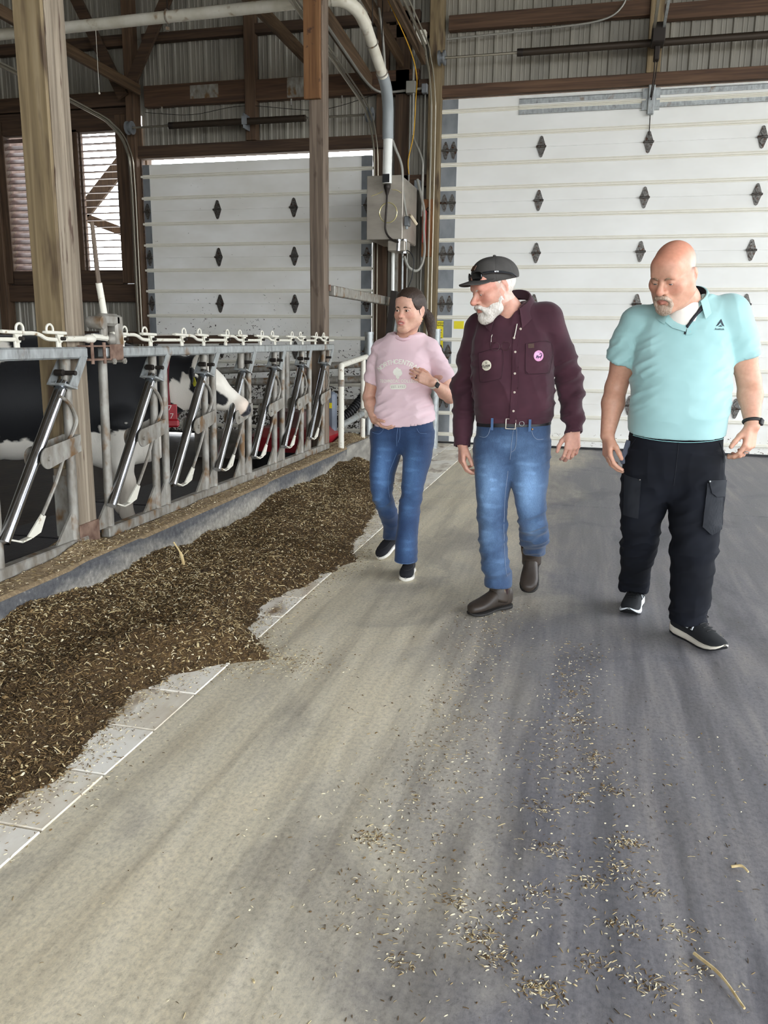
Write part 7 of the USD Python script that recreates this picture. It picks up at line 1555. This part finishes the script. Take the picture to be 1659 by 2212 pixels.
    for q in (-1, 1):
        e = trimesh.creation.icosphere(3, 0.019); e.apply_translation(K(0.165, q * 0.085, -0.045)); part(P, 'eyeball', e, FLAT('cow_eye', srgb(20, 16, 14), 0.1) if q < 0 else '/World/Looks/cow_eye')
        e0 = K(0.02, q * 0.085, -0.045) + q * 0.11 * HS + np.array((0, 0, -0.055)) + 0.012 * (d if q > 0 else -d)
        t = part(P, 'ear_tag', prism([(0, 0), (0.028, 0.0), (0.034, 0.05), (0.020, 0.075), (-0.004, 0.055)], 0, 'y', 0.003), FLAT('tag_yellow', srgb(196, 190, 60), 0.5) if q < 0 else '/World/Looks/tag_yellow', False, label='yellow ear tag')
        pm = UsdGeom.Mesh(stage.GetPrimAtPath(t)); pv = np.array(pm.GetPointsAttr().Get()) + _loc[P]; R = rot(0.2, 0, -0.4 * q)
        pm.GetPointsAttr().Set(Vt.Vec3fArray.FromNumpy(((pv @ R.T) + e0 + (0, -0.03, -0.05) - _loc[P]).astype(np.float32)))
    # collar with a red number tag
    cpt = N0 * 0.30 + N1 * 0.70 + np.array((0, 0, -0.05)); ax = (N1 - N0) / np.linalg.norm(N1 - N0)
    cl_ = part(P, 'neck_strap', ring(cpt, 0.215, 0.012, ax, 40, 8, sx=0.66, sy=1.08), FLAT('strap_maroon', srgb(110, 24, 34), 0.6), label='dark red neck collar')
    tg = np.array((-2.93, 5.33, 0.845)); n_ = np.array((0.35, -0.93, 0.1)); n_ /= np.linalg.norm(n_); r_ = np.cross((0, 0, 1.0), n_) * -1; r_ = np.cross(n_, (0, 0, 1.0)) * -1; r_ /= np.linalg.norm(r_); u_ = np.cross(n_, r_)
    part(cl_, 'number_tag', cat([bar(tg + n_ * 0.004 - u_ * 0.055, tg + n_ * 0.004 + u_ * 0.055, 0.105, 0.020, n_, 0.004), bar(tg - u_ * 0.052 + n_ * 0.0, tg - u_ * 0.11, 0.13, 0.04, n_, 0.012)]), FLAT('tag_red', srgb(168, 24, 38), 0.45), False, label='red plastic number tag')
    for k in (0, 1): part(cl_, 'tag_number', text_on('7', 0.036, tg + n_ * 0.0155 + u_ * (0.012 - 0.058 * k) + r_ * (0.004 + 0.012 * k), r_, u_, 0.001, False), FLAT('tag_white', srgb(232, 222, 214), 0.5) if k == 0 else '/World/Looks/tag_white', False)
    return m
cow()
# ------------------------------------------------------------------ the ration in the feed lane, spilled chaff on curb and floor
rf = np.random.default_rng(12)
EDGE = np.array([(-3.0, -1.50), (1.2, -1.52), (1.75, -1.64), (2.0, -1.56), (2.3, -1.62), (2.62, -1.66), (2.85, -1.56), (3.0, -1.44), (3.12, -1.28), (3.25, -1.36), (3.45, -1.52), (3.75, -1.55), (4.1, -1.50), (4.5, -1.44), (4.75, -1.36), (5.0, -1.42), (5.3, -1.50), (5.7, -1.56), (6.2, -1.62), (6.9, -1.68), (7.6, -1.80), (8.2, -2.0), (8.6, -2.25), (8.75, -2.45)])
def feed_height(x, y):
    e = np.interp(y, EDGE[:, 0], EDGE[:, 1]) + 0.10 * (meshkit.fbm(np.stack([x * 0 + 3, y * 3.1, y * 0], -1), 3, 2) - 0.5) + 0.05 * (meshkit.fbm(np.stack([x * 12, y * 12, x * 0], -1), 2, 7) - 0.5)
    w = np.clip((e - x) / np.maximum(0.32 + 0.0 * y, 0.1), 0, 1)
    prof = 0.115 * (w * w * (3 - 2 * w)) ** 0.75
    lump = meshkit.fbm(np.stack([x * 3.0, y * 2.2, x * 0], -1), 4, 21) - 0.5
    z = prof * (1 + 1.1 * lump) + 0.020 * (meshkit.fbm(np.stack([x * 22, y * 22, x * 0], -1), 3, 5) - 0.45) * (w > 0.02)
    rise = 0.05 * np.clip((-2.12 - x) / 0.3, 0, 1) * np.clip((4.6 - y) / 1.5, 0.1, 1)
    return np.where(w <= 0, -0.02, z + rise * 1.0), w
xs = np.arange(-2.41, -1.18, 0.014); ys = np.arange(0.4, 8.78, 0.016)
GX, GY = np.meshgrid(xs, ys, indexing='ij'); GZ, GW = feed_height(GX, GY)
nx_, ny_ = GX.shape; idx = np.arange(nx_ * ny_).reshape(nx_, ny_)
q = np.stack([idx[:-1, :-1], idx[1:, :-1], idx[1:, 1:], idx[:-1, 1:]], -1).reshape(-1, 4)
keep = (GW.ravel()[q] > 0).any(1); q = q[keep]
SIL = MAT('silage_brown', [(0.25, srgb(42, 28, 13)), (0.5, srgb(76, 56, 28)), (0.68, srgb(106, 82, 46)), (0.85, srgb(146, 120, 76))], (55, 55, 55), 6, 0.85, bump=1.0, bscale=(90, 90, 90), bdist=0.012, nrough=0.7, spots=(srgb(176, 152, 104), 130, 0.64, 0.04))
fd = thing('feed_ration', 'long heap of chopped brown silage and straw lying along the curb', 'cattle feed', (0, 0, 0), kind='stuff')
def compact(v, q):
    u_ = np.unique(q); mp = np.full(len(v), -1); mp[u_] = np.arange(len(u_)); q = mp[q]
    return v[u_], np.vstack([q[:, [0, 1, 2]], q[:, [0, 2, 3]]])
part(fd, 'silage_bed', compact(np.stack([GX, GY, GZ], -1).reshape(-1, 3), q), SIL, True, kind='stuff')
CH = [FLAT('chaff_%d' % i, srgb(*c), 0.8) for i, c in enumerate(((56, 40, 20), (88, 66, 36), (118, 94, 58), (154, 132, 92), (194, 176, 134), (228, 216, 184), (74, 58, 32)))]
def chip(k, Lc, w, t, bend):
    p = np.array([(-.5, 0, 0), (-.2, 0, bend * 0.6), (.15, 0, bend), (.5, 0, 0)]) * (Lc, 1, Lc)
    v = []; 
    for i, c in enumerate(p):
        ww = w * (0.7, 1, 1, 0.55)[i]
        v += [c + (0, -ww, 0), c + (0, ww, 0), c + (0, ww * 0.8, t), c + (0, -ww * 0.8, t)]
    f = []
    for i in range(3):
        for j in range(4):
            a, b = i * 4 + j, i * 4 + (j + 1) % 4; f += [[a, b, b + 4], [a, b + 4, a + 4]]
    f += [[0, 2, 1], [0, 3, 2], [12, 13, 14], [12, 14, 15]]
    return np.array(v), np.array(f)
PROTO = [(0, .020, .0016, .002, .1), (1, .022, .0018, .002, .05), (2, .024, .0018, .002, .1), (3, .026, .0018, .0018, .05), (4, .028, .0020, .0018, .06), (5, .022, .0028, .0015, .1), (4, .048, .0022, .002, .08), (1, .012, .0035, .004, .1), (5, .010, .0035, .003, .05), (3, .060, .0024, .002, .05), (6, .030, .0016, .002, .12), (4, .022, .0042, .0012, .15), (2, .020, .0050, .0012, .2), (5, .016, .0050, .0012, .1)]
def quat(yaw, pitch, roll):
    cy, sy, cp, sp_, cr, sr = np.cos(yaw / 2), np.sin(yaw / 2), np.cos(pitch / 2), np.sin(pitch / 2), np.cos(roll / 2), np.sin(roll / 2)
    return np.stack([cr * cp * cy + sr * sp_ * sy, sr * cp * cy - cr * sp_ * sy, cr * sp_ * cy + sr * cp * sy, cr * cp * sy - sr * sp_ * cy], -1)
def scatter(parent, name, pos, which, scale, tilt, seed):
    r = np.random.default_rng(seed); n = len(pos); p = numbered(parent, name)
    pi = UsdGeom.PointInstancer.Define(stage, p)
    for k, (mi, Lc, w, t, b) in enumerate(PROTO):
        g = usdkit.mesh(stage, '%s/protos/chip_%d' % (p, k), chip(k, Lc, w, t, b), CH[mi], False)
    pi.CreatePrototypesRel().SetTargets([Sdf.Path('%s/protos/chip_%d' % (p, k)) for k in range(len(PROTO))])
    pi.CreateProtoIndicesAttr(Vt.IntArray.FromNumpy(which.astype(np.int32))); pi.CreatePositionsAttr(Vt.Vec3fArray.FromNumpy(pos.astype(np.float32)))
    Q = quat(r.uniform(0, 2 * PI, n), r.normal(0, tilt, n), r.normal(0, 0.5, n))
    pi.CreateOrientationsAttr(Vt.QuathArray([Gf.Quath(float(a), float(b), float(c), float(d_)) for a, b, c, d_ in Q]))
    pi.CreateScalesAttr(Vt.Vec3fArray.FromNumpy((scale[:, None] * np.ones(3)).astype(np.float32)))
    tag(pi.GetPrim(), kind='stuff'); return p
def pick(n, w, r): w = np.array(w, float); return r.choice(len(PROTO), n, p=w / w.sum())
# on the heap, denser where it is near
N = 80000
x = rf.uniform(-2.40, -1.2, N * 2); y = 0.6 + 8.1 * rf.uniform(0, 1, N * 2) ** 1.35; z, w = feed_height(x, y)
ok = (w > 0.0) & (rf.uniform(0, 1, N * 2) < 0.35 + w * 2); x, y, z, w = [a_[ok][:N] for a_ in (x, y, z, w)]
br = meshkit.fbm(np.stack([x * 2.2, y * 1.6, x * 0], -1), 3, 33)
wh = np.where(rf.uniform(0, 1, len(x)) < np.clip(0.55 + 1.6 * (br - 0.5), 0.15, 0.95), pick(len(x), (2, 5, 5, 4, 2.2, 1.6, 0.7, 3, 1.0, 0.3, 4, 1.6, 3, 1.0), rf), pick(len(x), (6, 6, 3, 1, .4, .2, .1, 4, .2, .05, 5, .3, 1.5, .15), rf))
scatter(fd, 'chopped_straw', np.stack([x, y, z + 0.004], 1), wh, rf.uniform(0.35, 1.0, len(x)) * np.where(rf.uniform(0, 1, len(x)) < 0.05, 1.4, 1.0), 0.42, 1)
# thrown past the edge over the tiles and floor
sp = thing('spilled_chaff', 'loose straw and chaff scattered over the floor and the tiles', 'chaff', (0, 0, 0), kind='stuff')
P_ = []
y = 0.8 + 7.8 * rf.uniform(0, 1, 5200) ** 1.4; e = np.interp(y, EDGE[:, 0], EDGE[:, 1]); P_.append(np.stack([e + np.abs(rf.normal(0, 0.085, 5200)), y], 1))
blob = lambda cx, cy, rx, ry, n: np.stack([rf.normal(cx, rx, n), rf.normal(cy, ry, n)], 1)
P_.append(blob(-1.20, 3.12, 0.12, 0.09, 420))
for bx_, by_, n in ((-0.02, 1.55, 150), (0.10, 1.66, 70), (0.17, 1.80, 60), (-0.52, 1.98, 130), (0.08, 1.95, 70), (0.18, 2.15, 110), (0.05, 2.52, 40), (0.15, 2.42, 60), (-0.06, 2.26, 60), (0.05, 2.35, 60), (0.23, 1.95, 60), (-0.33, 1.55, 60), (-0.18, 1.68, 90), (-0.13, 1.62, 90), (0.22, 1.62, 90), (0.10, 2.62, 50), (0.02, 2.88, 50), (0.01, 3.12, 30), (-0.24, 1.78, 70), (-0.04, 1.88, 60), (-0.10, 1.78, 60), (-0.02, 2.06, 60), (0.16, 2.02, 70), (0.30, 1.82, 50), (0.32, 1.70, 40)):
    P_.append(blob(bx_, by_, 0.030, 0.022, n))
P_.append(np.stack([rf.normal(-0.05, 0.38, 1500), rf.uniform(1.1, 2.9, 1500)], 1)); P_.append(np.stack([rf.normal(-0.42, 0.10, 1300), rf.uniform(1.6, 4.2, 1300)], 1)); P_.append(np.stack([rf.normal(0.02, 0.08, 600), rf.uniform(2.4, 3.7, 600)], 1))
P_.append(np.stack([rf.uniform(-1.4, 3.0, 1600), rf.uniform(1.0, 8.5, 1600)], 1))
p2 = np.vstack(P_); zz = np.where(p2[:, 0] < -1.43, 0.004, 0.0)
hh, ww = feed_height(p2[:, 0], p2[:, 1]); zz = np.maximum(zz, hh)
sc = rf.uniform(0.22, 0.62, len(p2)); sc[-1600:] *= 0.6
scatter(sp, 'loose_straw', np.column_stack([p2, zz]), pick(len(p2), (1, 2, 3, 4, 4, 4, 0.35, 2, 3, 0.15, 1, 1, 1, 1), rf), sc, 0.15, 2)
# chaff lying on the curb, against the rails
cf = thing('curb_chaff', 'dusty chaff lying along the top of the curb under the rails', 'chaff', (0, 0, 0), kind='stuff')
xs = np.arange(-2.655, -2.395, 0.012); ys = np.arange(1.2, 9.0, 0.02); CX, CY = np.meshgrid(xs, ys, indexing='ij')
t_ = np.clip((-2.405 - CX) / 0.16, 0, 1); CZ = 0.264 + 0.030 * t_ ** 0.7 * (0.35 + 1.0 * (meshkit.fbm(np.stack([CX * 9, CY * 4, CX * 0], -1), 3, 9) - 0.2)) * np.where(CX < -2.54, 0.5, 1) - 0.012 * (CX > -2.41)
CZ += 0.05 * np.exp(-((CY - 3.60) / 0.13) ** 2) * t_ + 0.06 * np.exp(-((CY - 8.75) / 0.25) ** 2) * t_ + 0.025 * np.exp(-((CY - 8.1) / 0.15) ** 2) * t_
nx_, ny_ = CX.shape; idx = np.arange(nx_ * ny_).reshape(nx_, ny_); q = np.stack([idx[:-1, :-1], idx[1:, :-1], idx[1:, 1:], idx[:-1, 1:]], -1).reshape(-1, 4)
DUST = MAT('chaff_dust', [(0.25, srgb(92, 76, 56)), (0.5, srgb(136, 116, 88)), (0.75, srgb(176, 156, 122))], (45, 45, 45), 6, 0.9, bump=0.7, bscale=120, bdist=0.006, nrough=0.7)
part(cf, 'dust_layer', (np.stack([CX, CY, CZ], -1).reshape(-1, 3), np.vstack([q[:, [0, 1, 2]], q[:, [0, 2, 3]]])), DUST, True, kind='stuff')
n = 5200; y = 1.4 + 7.5 * rf.uniform(0, 1, n) ** 1.3; x = rf.uniform(-2.64, -2.415, n); y[:500] = rf.normal(3.6, 0.12, 500); y[500:800] = rf.normal(8.75, 0.15, 300)
ci = np.clip(((x + 2.655) / 0.012).astype(int), 0, CX.shape[0] - 1); cj = np.clip(((y - 1.2) / 0.02).astype(int), 0, CX.shape[1] - 1)
scatter(cf, 'loose_straw', np.column_stack([x, y, CZ[ci, cj] + 0.002]), pick(n, (1, 2, 4, 5, 5, 3, 0.3, 2, 2, 0.1, 2, 1, 1, 1), rf), rf.uniform(0.35, 0.85, n), 0.2, 3)
# a few single stalks big enough to pick out
STK = MAT('corn_stalk', [(0.3, srgb(172, 146, 98)), (0.7, srgb(214, 194, 148))], (30, 30, 8), 4, 0.8)
for i, (a, b, lab) in enumerate((((0.315, 1.74, 0.006), (0.40, 1.60, 0.006), 'long tan twig lying on the floor near the bottom of the picture'), ((0.45, 2.10, 0.006), (0.49, 2.085, 0.008), 'single curled yellow leaf scrap alone on the dark floor'), ((-2.16, 4.02, 0.10), (-2.21, 4.0, 0.25), 'pale corn stalk sticking up out of the feed heap beside the curb'))):
    a, b = np.array(a), np.array(b); mid = (a + b) / 2 + (0.006, 0.01, 0.004)
    single('stalk', lab, 'stalk', tube(smooth_path([a, mid, b], 5), [0.004 if i != 2 else 0.009] * 6 + [0.003 if i != 2 else 0.005] * 5, 7), STK)
